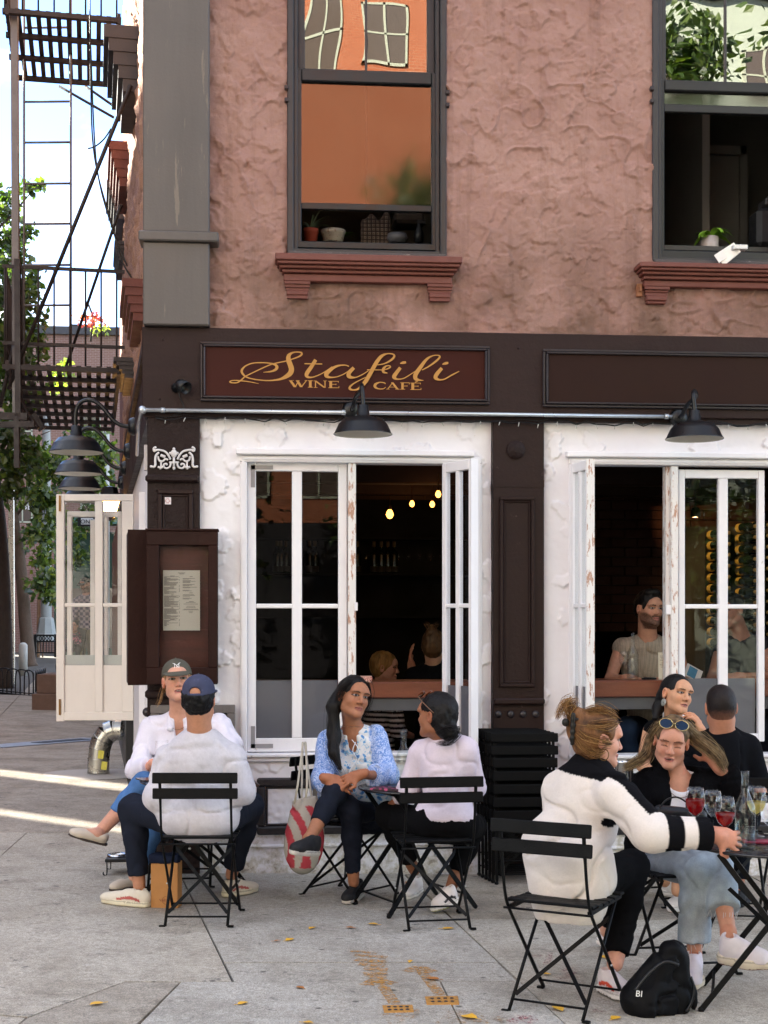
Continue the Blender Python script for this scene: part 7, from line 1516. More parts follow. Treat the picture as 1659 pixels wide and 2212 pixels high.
# wire stand with two bowls
ws = thing('bowl_stand', 'low black wire stand holding two steel pet bowls by the wall', 'pet bowl stand', G(262, 1885)); D0 = 8.75
cS = G(258, 1888); 
for i, (dx, dy) in enumerate(((-.07, -.05), (.13, -.05), (-.07, .16), (.13, .16))):
    b = cS+Vector((dx, dy, 0)); b.z = gz(b.x); q = MB(); q.tube(smooth_path([b+Vector((-.02, 0, .02)), b+Vector((-.02, 0, .006)), b+Vector((0, 0, .006)), b+Vector((.0, 0, .10))], 4), .004, 5); q.build('leg', m_blk, ws)
q = MB(); z = gz(cS.x)+.10; q.box(cS.x-.08, cS.x+.14, cS.y-.06, cS.y+.17, z-.02, z, .003); q.build('frame', m_blk, ws)
for dx in (-.02, .09): q = MB(); q.lathe([(.06, 0), (.055, .012), (.045, -.002), (.04, -.02), (.001, -.024)], (cS.x+dx, cS.y+.05, z+.004), 20); q.build('steel_bowl', bpy.data.materials['polished_steel'], ws)
# black backpack on the ground
bc = G(1428, 2186); bp_ = thing('backpack', 'slumped black backpack on the pavement beside the nearest table', 'backpack', bc); Ax = lambda px, py, D: npv(W(px, py, D))
sd = SDF(); sd.ell(Ax(1432, 2145, 5.72), (.125, .085, .085), None, .05); sd.ell(Ax(1465, 2088, 5.74), (.045, .055, .09), None, .06); sd.ell(Ax(1392, 2165, 5.70), (.075, .09, .07), None, .06); sd.cone(Ax(1375, 2150, 5.66), Ax(1448, 2060, 5.70), .045, .05, .05); sd.cone(Ax(1400, 2180, 5.66), Ax(1490, 2165, 5.72), .05, .03, .05); sd.cut((0, 0, gz(bc.x)+.004), (0, 0, -1))
solid('bag_body', sd, .009, vc_mat('nylon', .6, .2, 500, var=.1, spec=.1), bp_, '#0b0b0d', folds(.022, (9, 9, 7), 7, .5)); q = MB(); q.tube(smooth_path([W(x, y, 5.66) for x, y in ((1492, 2110), (1499, 2135), (1494, 2165), (1482, 2185))]), .006, 6); q.build('strap', m_blk, bp_)
q = MB(); q.tube(smooth_path([W(x, y, 5.60) for x, y in ((1372, 2140), (1400, 2105), (1436, 2078), (1466, 2085))]), .008, 6); q.build('zip_seam', m_blk, bp_); flat_text('BI', .035, sfaceM(1380, 2153, 5.585)@Matrix.Rotation(-.1, 4, 'Z'), m_sw, bp_)
# black leather handbag on the lap
hb = thing('handbag', 'black leather handbag on the lap of the long haired woman', 'handbag', W(1465, 1770, 6.25)); sd = SDF(); sd.box(W(1468, 1768, 6.26), (.115, .035, .05), np.array(Mx@Matrix.Rotation(.10, 3, 'Y')), .025); solid('body', sd, .007, m_leath, hb, '#181a20', folds(.004, (8, 8, 8), 1)); q = MB(); q.tube(smooth_path([W(x, y, 6.22) for x, y in ((1425, 1745), (1440, 1728), (1462, 1722), (1485, 1735), (1496, 1752))]), .004, 6); q.build('handle', m_blk, hb); q = MB(); q.obox(W(1466, 1778, 6.18), (.11, .004, .030), Mx@Matrix.Rotation(.10, 3, 'Y'), .003); q.build('flap', mat('dark_leather', '#1b1d24', .35, .1, 20), hb)
# ------------------------------------------------------------------ the people
def cap(p, col, open_back=False, brim=True, logo=None):
    col = L(col); hb = thing_part('cap', p.root); sd = SDF(); s = p.hs; X = p.H; M = p.HM
    sd.ell(X(0, -.012, .040), np.array((.083, .104, .086))*s, M, .01); sd.cut(X(0, 0, .028), -(M@np.array((0, -.10, 1.))), .004); 
    if open_back: sd.ell(X(0, -.118, .040), np.array((.030, .05, .026))*s, M, .006, 's')
    noi = lambda V: np.clip(1+.35*vnoise(V*34)[:, None]+.5*np.clip(vnoise(V*90)-.28, 0, 1)[:, None]*6*(1 if open_back else 0), .5, 2.2)*col
    solid('crown', sd, .0055*s, m_cloth, hb, noi)
    if open_back:
        sd = SDF(); pts = [X(.083*math.sin(a), -.012-.104*math.cos(a), .0285) for a in np.linspace(-.42, .42, 7)]; sd.chain(pts, [.007]*7, .004); solid('strap', sd, .005, m_cloth, hb, noi)
    q = MB(); q.ball(Vector(X(0, -.012, .127)), .005*s, 8); q.build('button', mat('cap_button', '#4a4d44' if not open_back else '#34363f', .8), hb)
    if brim:
        sd = SDF(); sd.ell(X(0, .105, .026), np.array((.070, .062, .007))*s, M@np.array(Matrix.Rotation(-.28, 3, 'X')), .02); sd.ell(X(0, .075, .032), np.array((.075, .03, .008))*s, M, .02); solid('brim', sd, .0055*s, m_cloth, hb, noi)
    return hb
def thing_part(nm, parent):
    o = bpy.data.objects.new(nm, None); COL.objects.link(o); o.parent = parent; o.location = parent.location; o.matrix_parent_inverse = WM(parent).inverted(); o.empty_display_size = .05; return o
def haircap(p, sd, grow=0., low=-.06, ears=True):
    k = .015
    X, s, M = p.H, p.hs, p.HM; sd.ell(X(0, -.016, .036), np.array((.079+grow, .099+grow, .086+grow))*s, M, k); sd.ell(X(0, -.04, -.01), np.array((.074+grow, .066+grow, .075+grow))*s, M, .03)
    sd.ell(X(0, .085, -.035), np.array((.066, .075, .094))*s, M, .012, 's'); sd.cut(X(0, 0, low), -(M@np.array((0, -.35, 1.))), .006)
    if ears:
        for q in (-1, 1): sd.ell(X(q*.086, .008, -.012), np.array((.026, .030, .040))*s, M, .01, 's')
def hcol(base, var=.5, f=(60, 60, 14)): 
    b = L(base); return lambda V: np.clip(1+var*2*vnoise(V*np.array(f))[:, None], .3, 2)*b
def clothes(p, name, col, e, sleeve, mat_=None, bust=0, belly=0, loose=.0, hem=None, neck=(.062, .0), h=.0095, amp=.010, fr=(8, 8, 8), seed=0, k=.05, extra=None, sleeveless=False, vneck=0.):
    sd = SDF(); p.torso(sd, e, k, bust, belly, low='hipL' in p.J)
    if not sleeveless:
        for q in 'LR': p.arm(sd, q, e, sleeve, .04, loose=loose)
    else:
        for q in 'LR': sd.cone(p.J['sh'+q]-p.x*(.03 if q == 'R' else -.03), p.J['sh'+q]-p.x*(.03 if q == 'R' else -.03)-p.u*.02, .046+e, .046+e, .03)
    if extra: extra(sd)
    nk = p.J['neck']; sd.ell(nk+p.u*.035+p.f*.02, (neck[0], neck[0]+.01+vneck*.25, .045+neck[1]), p.TM, .006, 's')
    if vneck: sd.ell(nk+p.f*.075-p.u*(vneck*.5), (.028, .06, vneck), p.TM, .01, 's')
    if hem is not None: sd.cut(hem[0], hem[1], .006)
    return solid(name, sd, h, mat_ or m_cloth, p.root, col, folds(amp, fr, seed))
def trousers(p, col, e=.010, uptoL=1.9, uptoR=1.9, mat_=None, flare=0., amp=.007, seed=0, h=.0095, low=True, fr=(10, 10, 6)):
    sd = SDF(); sd.ell(p.pel+p.u*.03, (.165*p.sc+e, .122*p.sc+e, .115+e), p.TM, .05)
    for q, up in (('L', uptoL), ('R', uptoR)): p.leg(sd, q, e, up, .04, flare=flare)
    return solid('trousers', sd, h, mat_ or m_cloth, p.root, col, folds(amp, fr, seed))
Wn = lambda *a: npv(W(*a)); Gn = lambda *a: npv(G(*a)); R3, U3, F3 = npv(RV), npv(UV), npv(FW)
# --- man in the navy cap, seen from behind
p = Person('man from behind in navy cap, pale grey sweatshirt and cream sneakers at the left table', dict(head=(430, 1509, 7.24), neck=(432, 1594, 7.30), shL=(364, 1640, 7.34), shR=(500, 1640, 7.32), elL=(342, 1722, 7.30), wrL=(356, 1692, 7.58), elR=(520, 1712, 7.32), wrR=(512, 1690, 7.6), hipL=(394, 1772, 7.36), hipR=(470, 1772, 7.36), knL=(286, 1745, 7.64), anL=(301, 1914, 7.62), knR=(538, 1740, 7.72), anR=(500, 1890, 7.92)), yaw=176, pitch=2, hs=1.0, skin='#b98468', gender='m')
p.build_body(lip='#a06a5c', brow='#1c1512')
clothes(p, 'sweatshirt', lambda V: L('#c3c0c6')*(1+.13*vnoise(V*130)[:, None]+.10*vnoise(V*40)[:, None]), .024, 1.9, m_cloth, amp=.013, fr=(5, 5, 8), seed=2, neck=(.068, .012), loose=.008, k=.05, extra=lambda sd: (sd.ell(p.pel-p.f*.03+p.u*.02, (.205, .15, .125), p.TM, .06), sd.cone(p.J['neck']-p.u*.012-p.x*.045, p.J['neck']-p.u*.012+p.x*.045, .028, .028, .02)), hem=(p.pel-U3*.125, -U3))
trousers(p, '#20242f', .014, 1.86, 1.86, seed=3, amp=.010)
shoe(p.root, Gn(322, 1961)+U3*.003, Gn(214, 1949)+U3*.003, upper='#cfc6b4', sole='#d8cfb4', stripe=1, stripecol='#a8514a', soleh=.03); shoe(p.root, Gn(484, 1939)+U3*.003, Gn(558, 1925)+U3*.003, upper='#cfc6b4', sole='#d8cfb4', stripe=1, stripecol='#a8514a', soleh=.03)
cap(p, '#42455a', open_back=True, brim=True)
sd = SDF(); haircap(p, sd, .002, low=-.098); sd.cut(p.H(0, 0, .036), p.HM@np.array((0, -.1, 1.))); solid('hair', sd, .0048, m_hair, p.root, hcol('#0b0a0b', .5, (50, 50, 50)), lambda V: -.016*np.abs(vnoise(V*46))-.008*vnoise(V*90))
# --- woman in the olive cap
p = Person('woman in olive cap, white shirt and blue jeans, facing the man in navy cap', dict(head=(383, 1471, 8.22), neck=(388, 1546, 8.30), shR=(326, 1574, 8.33), shL=(476, 1568, 8.33), elR=(296, 1664, 8.20), wrR=(340, 1650, 8.02), elL=(500, 1610, 8.2), wrL=(470, 1662, 8.0), hipR=(378, 1768, 8.42), hipL=(446, 1768, 8.42), knR=(312, 1694, 8.03), anR=(216, 1797, 7.95), knL=(352, 1742, 7.95), anL=(290, 1892, 8.0)), yaw=10, pitch=9, roll=4, hs=1.05, skin='#c9957e', mouth=.9)
p.hand('R', R3*.9-U3*.1, F3*.3-U3*.9, side=-1, curl=.3); p.build_body(lip='#a8605c', brow='#6b4a35', hh=.0036, iris='#4a4a38')
clothes(p, 'shirt', lambda V: L('#d9d5e0')*(1+.05*vnoise(V*30)[:, None]), .013, 1.62, bust=.055, amp=.012, fr=(9, 9, 6), seed=5, vneck=.10, loose=.012, k=.035)
q = SDF(); 
for sg_ in (-1, 1): q.cone(p.J['neck']+p.x*.055*sg_+p.u*.02+p.f*.01, p.J['neck']+p.x*.05*sg_-p.u*.05+p.f*.085, .012, .02, .01); q.cone(p.J['neck']+p.x*.05*sg_+p.u*.018, p.J['neck']-p.f*.05+p.u*.022, .014, .014, .02)
solid('collar', q, .006, m_cloth, p.root, '#d9d5e0', folds(.004, (20, 20, 20), 4))
trousers(p, lambda V: L('#4a6d9c')*(1+.35*vnoise(V*9)[:, None]+.25*vnoise(V*50)[:, None]), .008, 1.80, 1.62, m_denim, seed=6, amp=.009)
hl, tp = Wn(228, 1826, 7.93), Wn(144, 1803, 7.86); shoe(p.root, hl, tp, up=(.25, -.1, 1), upper='#c3b8a8', sole='#4a3f38', low=True, soleh=.012, hgt=.062, wdt=.041); sd = p.body
shoe(p.root, Gn(300, 1914), Gn(236, 1926), upper='#c3b8a8', sole='#4a3f38', low=True, soleh=.012, hgt=.062, wdt=.041)
fb_ = SDF(); fb_.cone(p.J['anR'], hl+(tp-hl)*.25+np.array((0, 0, .045)), .036, .034, .02); fb_.cone(hl+(tp-hl)*.2+np.array((0, 0, .045)), hl+(tp-hl)*.62+np.array((0, 0, .034)), .033, .026, .02); solid('foot', fb_, .006, m_skin, p.root, L('#c9957e')*.95)
cp_ = cap(p, '#55534a'); M_ = Matrix(p.HM.tolist()).to_4x4()
def cl_(pts, w=.0038):
    q = MB()
    for a, b in pts:
        A_ = Vector(p.H(a[0], 0, a[1])); B_ = Vector(p.H(b[0], 0, b[1]))
        def onc(x, z): y = .104*math.sqrt(max(0, 1-(x/.083)**2-((z-.040)/.086)**2))-.012+.0015; return Vector(p.H(x, y, z))
        n_ = 4; q.tube([onc(a[0]+(b[0]-a[0])*i/n_, a[1]+(b[1]-a[1])*i/n_) for i in range(n_+1)], w*.5, 5)
    q.build('cap_monogram', mat('white_thread', '#e4e2de', .8, .02) if 'white_thread' not in bpy.data.materials else bpy.data.materials['white_thread'], cp_)
k_ = .013; cz_ = .074
cl_([((.9*k_, cz_-1.1*k_), (.9*k_, cz_+1.1*k_)), ((.9*k_, cz_+1.1*k_), (-.9*k_, cz_-1.1*k_)), ((-.9*k_, cz_-1.1*k_), (-.9*k_, cz_+1.1*k_)), ((1.5*k_, cz_+1.35*k_), (0, cz_+.2*k_)), ((-1.5*k_, cz_+1.35*k_), (0, cz_+.2*k_)), ((0, cz_+.2*k_), (0, cz_-1.4*k_)), ((.4*k_, cz_-1.4*k_), (-.4*k_, cz_-1.4*k_))])
sd = SDF(); haircap(p, sd, .001, low=-.05); solid('hair', sd, .005, m_hair, p.root, hcol('#8a6a48'), lambda V: -.006*vnoise(V*np.array((70, 70, 18))))
strands('loose_hair', [[p.H(.07, -.02, .0), p.H(.085, .0, -.05), p.H(.10, .0, -.10), p.H(.125, .01, -.13)]], 10, .009, .0012, m_hair, p.root, [L('#9a7850'), L('#7a5c3c')], 2)
q = MB(); q.tube([Vector(p.H(.078+.008*math.cos(a*.785), .0, -.048+.012*math.sin(a*.785))) for a in range(9)], .002, 5, cap=False); q.build('earring', m_brass, p.root); q = MB(); q.tube([Vector(p.J['neck']+p.x*.052*math.cos(a)+p.f*(.062+.035*math.sin(a))*1.05-p.u*(.012+.045*math.sin(a))) for a in np.linspace(.1, 3.04, 10)], .0012, 4); q.build('necklace', m_brass, p.root)
# --- woman in the blue tunic
def _floral():
    t = NT('blue_floral_cotton'); a = t.n('VertexColor'); a.layer_name = 'Col'; co = t.co(); base = lin('#d6d8da')
    vo = t.n('TexVoronoi'); vo.inputs['Scale'].default_value = 24; wn = t.n('TexNoise'); wn.inputs['Scale'].default_value = 20; wn.inputs['Detail'].default_value = 3; t.l(co, wn.inputs['Vector']); mxv = t.n('Mix'); mxv.data_type = 'VECTOR'; mxv.inputs[0].default_value = .07; t.l(co, mxv.inputs[4]); t.l(wn.outputs['Color'], mxv.inputs[5]); t.l(mxv.outputs[1], vo.inputs['Vector'])
    c = t.mix(t.ramp(vo.outputs['Distance'], .30, .36, (1, 1, 1), (0, 0, 0)), base, lin('#5b93c4')); c = t.mix(t.ramp(vo.outputs['Distance'], .14, .19, (1, 1, 1), (0, 0, 0)), c, lin('#2f62a8')); c = t.mix(t.ramp(t.noise(42, 4, .6, None, 1.2), .56, .60), c, lin('#7fb4d4'))
    w2 = t.noise(60, 2, .5, None, 2.2); s_ = t.mix(t.ramp(w2, .47, .53), lin('#aebfe2'), lin('#5f84c4')); sp = t.n('SeparateColor'); t.l(a.outputs['Color'], sp.inputs[0])
    t.set(Base_Color=t.mix(sp.outputs[0], c, s_), Roughness=.9, Normal=t.bump(t.noise(60, 3), .3, .006), Sheen_Weight=.2); return t.m
m_floral = _floral()
p = Person('woman in blue floral tunic with dark ponytail, hands clasped over her crossed knee', dict(head=(763, 1506, 7.93), neck=(763, 1576, 8.0), shR=(707, 1602, 8.04), shL=(814, 1592, 8.0), elR=(694, 1690, 7.90), wrR=(709, 1682, 7.66), elL=(838, 1676, 7.90), wrL=(779, 1672, 7.66), hipR=(768, 1768, 8.16), hipL=(824, 1766, 8.16), knR=(722, 1712, 7.66), anR=(668, 1812, 7.44), knL=(757, 1752, 7.74), anL=(764, 1906, 7.84)), yaw=30, pitch=4, roll=-13, hs=1.02, skin='#9c6a4e', sc=.93)
p.hand('R', R3*.93-U3*.22-F3*.12, -U3*.55+F3*.6, side=-1, curls=[.35, .4, .45, .5], spread=.2); p.J['wrL'] = p.J['wrL']-F3*.03; p.hand('L', -R3*.90-U3*.32-F3*.06, -U3*.45+F3*.6, side=1, curls=[.35, .4, .45, .5], spread=.25, thumb=-.2)
p.build_body(lip='#8a4d48', brow='#1a100c', hh=.0034, iris='#22140e')
def tcol(V):
    d = np.full(len(V), 9.0)
    for q in 'LR':
        for a, b in ((p.J['sh'+q]-p.x*(.03 if q == 'R' else -.03)*0, p.J['el'+q]), (p.J['el'+q], p.J['wr'+q])):
            ab = b-a; t = np.clip(((V-a)@ab)/(ab@ab), 0, 1); d = np.minimum(d, np.linalg.norm(V-a-t[:, None]*ab, axis=1))
    lx = np.abs((V-p.pel)@p.x); m = np.clip((.095-d)/.012, 0, 1)*(lx > .095); return np.stack([m, m, m], 1)
clothes(p, 'tunic', tcol, .010, 1.55, m_floral, bust=.055, amp=.013, fr=(10, 10, 6), seed=8, vneck=.075, loose=.022, k=.035, extra=lambda sd: (sd.chain([Wn(815, 1700, 8.10), Wn(852, 1745, 8.06), Wn(872, 1786, 8.10)], [.09, .07, .075], .06), sd.cone(Wn(705, 1735, 7.98), Wn(698, 1765, 7.92), .05, .03, .05), sd.cone(Wn(712, 1700, 7.78), Wn(698, 1720, 7.82), .04, .03, .04)))
q = MB(); tie = [Wn(768, 1603, 7.83), Wn(762, 1622, 7.81), Wn(770, 1640, 7.81), Wn(757, 1662, 7.80), Wn(752, 1684, 7.78)]; q.tube(smooth_path([Vector(v) for v in tie]), .0022, 5); q.tube(smooth_path([Vector(v) for v in (Wn(760, 1598, 7.83), Wn(771, 1612, 7.81), Wn(778, 1632, 7.81), Wn(770, 1648, 7.81))]), .0022, 5); q.build('neck_tie', mat('white_cord', '#d4dadf', .9, .05), p.root)
trousers(p, lambda V: L('#1c202b')*(1+.3*vnoise(V*60)[:, None]), .004, 1.84, 1.66, m_denim, seed=9, amp=.006)
shoe(p.root, Wn(683, 1848, 7.42), Wn(626, 1846, 7.20), up=(.25, .12, 1), upper='#17181b', sole='#b9b4ab', soleh=.03, hgt=.085, wdt=.043); shoe(p.root, Gn(778, 1937)+U3*.004, Gn(744, 1957)+U3*.004, upper='#17181b', sole='#b9b4ab', soleh=.03, hgt=.085, wdt=.043)
fb_ = SDF(); fb_.cone(p.J['anR'], Wn(676, 1832, 7.40), .036, .034, .02); solid('ankle', fb_, .006, m_skin, p.root, L('#9c6a4e')*.95)
sd = SDF(); haircap(p, sd, .002, low=-.055); sd.chain([p.H(.055, -.06, -.02), p.H(.085, -.05, -.07), Wn(722, 1590, 7.90), Wn(722, 1628, 7.84), Wn(735, 1660, 7.82)], [.045*1, .036, .034, .026, .010], .03)
solid('hair', sd, .0048, m_hair, p.root, hcol('#0d0a09'), lambda V: -.010*vnoise(V*np.array((60, 60, 16))))
strands('loose_hair', [[p.H(.06, -.05, -.03), p.H(.085, -.05, -.08), Wn(716, 1588, 7.90), Wn(716, 1630, 7.82), Wn(738, 1672, 7.80)], [p.H(.05, .05, .07), p.H(.078, .02, .03), p.H(.088, -.01, -.04)], [p.H(-.03, .06, .085), p.H(-.072, .03, .02), p.H(-.082, -.01, -.07), p.H(-.07, -.02, -.12)]], 70, .014, .0010, m_hair, p.root, [L('#0d0a09'), L('#241a15')], 3)
# --- woman in the white sweater, from behind
p = Person('woman from behind in thin white sweater and black leggings, dark hair in a low bun', dict(head=(944, 1545, 7.33), neck=(962, 1600, 7.38), shL=(908, 1626, 7.46), shR=(1008, 1620, 7.34), elL=(884, 1706, 7.50), wrL=(862, 1728, 7.66), elR=(1024, 1700, 7.42), wrR=(990, 1690, 7.65), hipL=(930, 1782, 7.42), hipR=(996, 1782, 7.40), knL=(838, 1760, 7.72), anL=(895, 1880, 7.95), knR=(1022, 1786, 7.80), anR=(974, 1918, 7.66)), yaw=-128, pitch=2, hs=1.0, skin='#8f5e44', sc=.95)
p.hand('L', -R3*.5+F3*.6-U3*.3, -U3*.7+F3*.2, side=-1, curl=.4); p.build_body(lip='#7d463f', brow='#15100d')
clothes(p, 'sweater', lambda V: L('#cfc3ce')*(1+.07*vnoise(V*70)[:, None]), .013, 1.72, m_cloth, amp=.009, fr=(6, 6, 9), seed=11, neck=(.060, .01), loose=.014, hem=(Wn(960, 1773, 7.35), -U3))
trousers(p, '#0c0c0e', .012, 1.8, 1.75, seed=12, amp=.006); shoe(p.root, Wn(990, 1950, 7.60), Gn(934, 1974)+U3*.01, up=(-.3, 0, 1), upper='#d8d0cc', sole='#e0dad2', soleh=.03, hgt=.08, wdt=.044, tread='#8a8a30', stripe=1, stripecol='#15151a'); shoe(p.root, Gn(905, 1925), Gn(870, 1945), upper='#d8d0cc', sole='#e0dad2')
sd = SDF(); haircap(p, sd, .003, low=-.07); b_ = Wn(968, 1580, 7.27); sd.ell(b_, (.055, .045, .048), None, .03); solid('hair', sd, .0048, m_hair, p.root, hcol('#0c0a0b'), lambda V: -.010*vnoise(V*np.array((55, 55, 30)))-.004*vnoise(V*120))
strands('loose_hair', [[b_+np.array((-.05, 0, -.01)), b_+np.array((0, -.05, .02)), b_+np.array((.05, 0, 0)), b_+np.array((0, -.04, -.05)), b_+np.array((-.06, -.01, -.06))]], 50, .012, .0012, m_hair, p.root, [L('#0c0a0b'), L('#1b1616')], 4)
q = MB()
for s_ in (-1, 1): q.tube(smooth_path([Vector(p.H(s_*.066, .075, .095)), Vector(p.H(s_*.088, .03, .07)), Vector(p.H(s_*.088, -.04, .02))]), .0025, 6)
q.tube(smooth_path([Vector(p.H(-.066, .075, .095)), Vector(p.H(0, .082, .108)), Vector(p.H(.066, .075, .095))]), .0025, 6)
gl_ = q.build('sunglasses', mat('tortoise_frame', '#6b4a30', .3, .2, 60), p.root); 
for s_ in (-1, 1): q = MB(); q.lathe([(.001, 0), (.024, 0), (.024, .002), (.001, .002)], Vector(p.H(s_*.033, .078, .104)), 16, Matrix((p.HM@np.array(Matrix.Rotation(-.9, 3, 'X'))).tolist())); q.build('lens', mat('amber_lens', '#6a3418', .1), gl_)
q = MB(); q.tube([Vector(p.J['wrL']+.031*(np.array((0, 0, 1))*math.sin(a)+R3*math.cos(a))) for a in np.linspace(0, 6.28, 13)], .003, 5, cap=False); q.build('bracelet', m_brass, p.root)
# --- woman in the white and black sweatshirt
p = Person('woman with clipped ginger hair in baggy white and black sweatshirt, reaching for her rose wine', dict(head=(1290, 1595, 5.95), neck=(1274, 1668, 5.94), shL=(1212, 1706, 6.04), shR=(1330, 1716, 5.78), elL=(1215, 1830, 6.2), wrL=(1290, 1830, 6.3), elR=(1405, 1800, 5.66), wrR=(1543, 1802, 5.68), hipL=(1205, 1905, 6.0), hipR=(1268, 1908, 5.90), knR=(1365, 1872, 6.18), anR=(1328, 2082, 5.98), knL=(1348, 1880, 6.34), anL=(1312, 2010, 6.40)), yaw=104, pitch=-6, roll=0, hs=1.0, skin='#c8937c', sc=1.04)
tips, th_ = p.hand('R', R3*.86-U3*.28+F3*.1, F3*.85-U3*.1, side=-1, curls=[.45, .6, .75, .85], spread=.34); p.build_body(lip='#a8645c', brow='#7a5236')
arm_a, arm_b, arm_c = p.J['shR'], p.J['elR'], p.J['wrR']
def scol(V):
    C = np.tile(L('#d3cac2'), (len(V), 1))*(1+.05*vnoise(V*50)[:, None]); blk = L('#0e0e11')
    ab = arm_b-arm_a; bc = arm_c-arm_b; t1 = ((V-arm_a)@ab)/(ab@ab); t2 = ((V-arm_b)@bc)/(bc@bc); d1 = np.linalg.norm(V-arm_a-np.clip(t1, 0, 1)[:, None]*ab, axis=1); d2 = np.linalg.norm(V-arm_b-np.clip(t2, 0, 1)[:, None]*bc, axis=1)
    fore = (d2 < d1+.01) & (t2 > .02) & (((V-p.pel)@p.x) > .06); C[fore & (t2 > .20) & (t2 < .46)] = blk; C[fore & (t2 > .68)] = blk
    z = (V-p.J['neck'])@p.u; xx = (V-p.J['neck'])@p.x; ff = (V-p.J['neck'])@p.f
    yoke = (z > -.035-.10*np.clip(np.abs(xx)-.10, 0, 1)) & (np.abs(xx) < .17) & (ff > -.115+.0*xx); top = (d1 < .13) & (t1 < .85) & (((V-arm_a)@p.f) > -.036+.045*t1)
    C[yoke & (z > -.012)] = blk; C[top & (xx > .04)] = blk; C[(z > -.06) & (ff > .02) & (xx > -.1)] = blk; return C
clothes(p, 'sweatshirt', scol, .026, 1.90, m_cloth, amp=.015, fr=(4.5, 4.5, 6), seed=14, neck=(.058, .02), loose=.006, k=.055, h=.0068, extra=lambda sd: (sd.cone(p.J['neck']+p.u*.03-p.x*.03-p.f*.01, p.J['neck']+p.u*.02+p.x*.035, .052, .052, .03), sd.chain([Wn(1195, 1830, 5.93), Wn(1205, 1965, 5.88)], [.13, .10], .06), sd.cone(Wn(1255, 1850, 5.80), Wn(1258, 1960, 5.82), .10, .085, .06)), hem=(Wn(1210, 1982, 5.9), -U3+R3*.06))
trousers(p, lambda V: L('#0b0b0d')*np.ones((len(V), 1)), .012, 1.9, 1.9, seed=15, amp=.006, fr=(6, 6, 40)); shoe(p.root, Gn(1298, 2142)+U3*.004, Gn(1376, 2172)+U3*.004, upper='#cfc4c2', sole='#d8d0c8', soleh=.032, hgt=.085, wdt=.045, stripe=1, stripecol='#c4452f', tread='#4a3a30'); shoe(p.root, Gn(1298, 2046)+U3*.02, Gn(1345, 2060)+U3*.004, upper='#cfc4c2', sole='#d8d0c8', soleh=.03, hgt=.08)
sd = SDF(); haircap(p, sd, .004, low=-.075); sd.ell(p.H(0, -.105, .045), np.array((.036, .036, .052)), p.HM, .03); sd.ell(p.H(0, -.098, .095), np.array((.036, .032, .030)), p.HM, .025); solid('hair', sd, .0048, m_hair, p.root, lambda V: np.clip(1+1.5*vnoise(V*np.array((34, 34, 34)))[:, None], .35, 2.2)*L('#6b482b'), lambda V: -.009*vnoise(V*np.array((50, 50, 22))))
c_g = [L('#8a6238'), L('#6b4828'), L('#a57f4c'), L('#543818')]
strands('loose_hair', [[p.H(.05, .055, .075), p.H(.078, .0, .06), p.H(.065, -.06, .05), p.H(.02, -.11, .05)], [p.H(.06, .03, -.01), p.H(.076, -.02, -.005), p.H(.055, -.08, .01), p.H(.01, -.11, .04)], [p.H(.03, .06, .10), p.H(.045, -.02, .122), p.H(.02, -.09, .10)], [p.H(0, -.10, .06), p.H(0, -.14, .10), p.H(.0, -.125, .14), p.H(0, -.16, .13), p.H(.01, -.19, .07)], [p.H(.065, .0, -.05), p.H(.07, -.04, -.06), p.H(.05, -.085, -.03), p.H(.01, -.11, .02)]], 95, .012, .0010, m_hair, p.root, c_g, 5)
clip_ = SDF(); 
for i in range(4): clip_.cone(p.H(.030, -.10-.004*i, .075-.026*i), p.H(.045, -.135, .070-.026*i), .007, .006, .004)
clip_.cone(p.H(.045, -.135, .09), p.H(.04, -.125, -.03), .010, .008, .01); clip_.ell(p.H(.02, -.155, .055), (.016, .016, .018), None, .01); solid('hair_clip', clip_, .004, m_leath, p.root, '#1a1713'); q = MB(); q.tube([Vector(p.H(.078+.003*math.cos(a), .004+.020*math.cos(a), -.062+.024*math.sin(a))) for a in np.linspace(0, 6.28, 15)], .0022, 5, cap=False); q.build('hoop_earring', m_brass, p.root)
# --- woman with long hair and sunglasses on her head
p = Person('woman with long streaked hair, sunglasses on her head, black shearling jacket and pale jeans', dict(head=(1450, 1601, 6.55), neck=(1462, 1690, 6.60), shR=(1400, 1700, 6.62), shL=(1524, 1698, 6.62), elR=(1388, 1800, 6.52), wrR=(1452, 1776, 6.34), elL=(1592, 1712, 6.60), wrL=(1545, 1648, 6.56), hipR=(1412, 1850, 6.60), hipL=(1452, 1844, 6.66), knR=(1504, 1882, 6.26), anR=(1500, 2062, 6.26), knL=(1546, 1864, 6.30), anL=(1573, 2010, 6.08)), yaw=-12, pitch=-9, roll=-8, hs=.98, skin='#c08a72', mouth=.9, sc=.96)
p.hand('L', -R3*.5+U3*.8+F3*.2, -R3*.7-F3*.5, side=-1, curl=.35); p.build_body(lip='#a05a54', brow='#3f2a1e', hh=.0034, shut=True)
sd = SDF(); p.torso(sd, .006, .05, .056); nk = p.J['neck']; sd.ell(nk+p.u*.05+p.f*.05, (.075, .085, .085), p.TM, .008, 's'); sd.cut(nk-p.u*.26, -p.u); solid('tank_top', sd, .0085, m_cloth, p.root, '#dcdbe2', folds(.004, (14, 14, 14), 3))
sd = SDF(); p.torso(sd, .030, .06)
for q in 'LR': p.arm(sd, q, .028, 1.62 if q == 'L' else 1.85, .04, loose=.01)
sd.ell(nk+p.f*.09-p.u*.12, (.062, .09, .27), p.TM, .02, 's'); sd.ell(nk+p.u*.06+p.f*.03, (.075, .09, .085), p.TM, .01, 's')
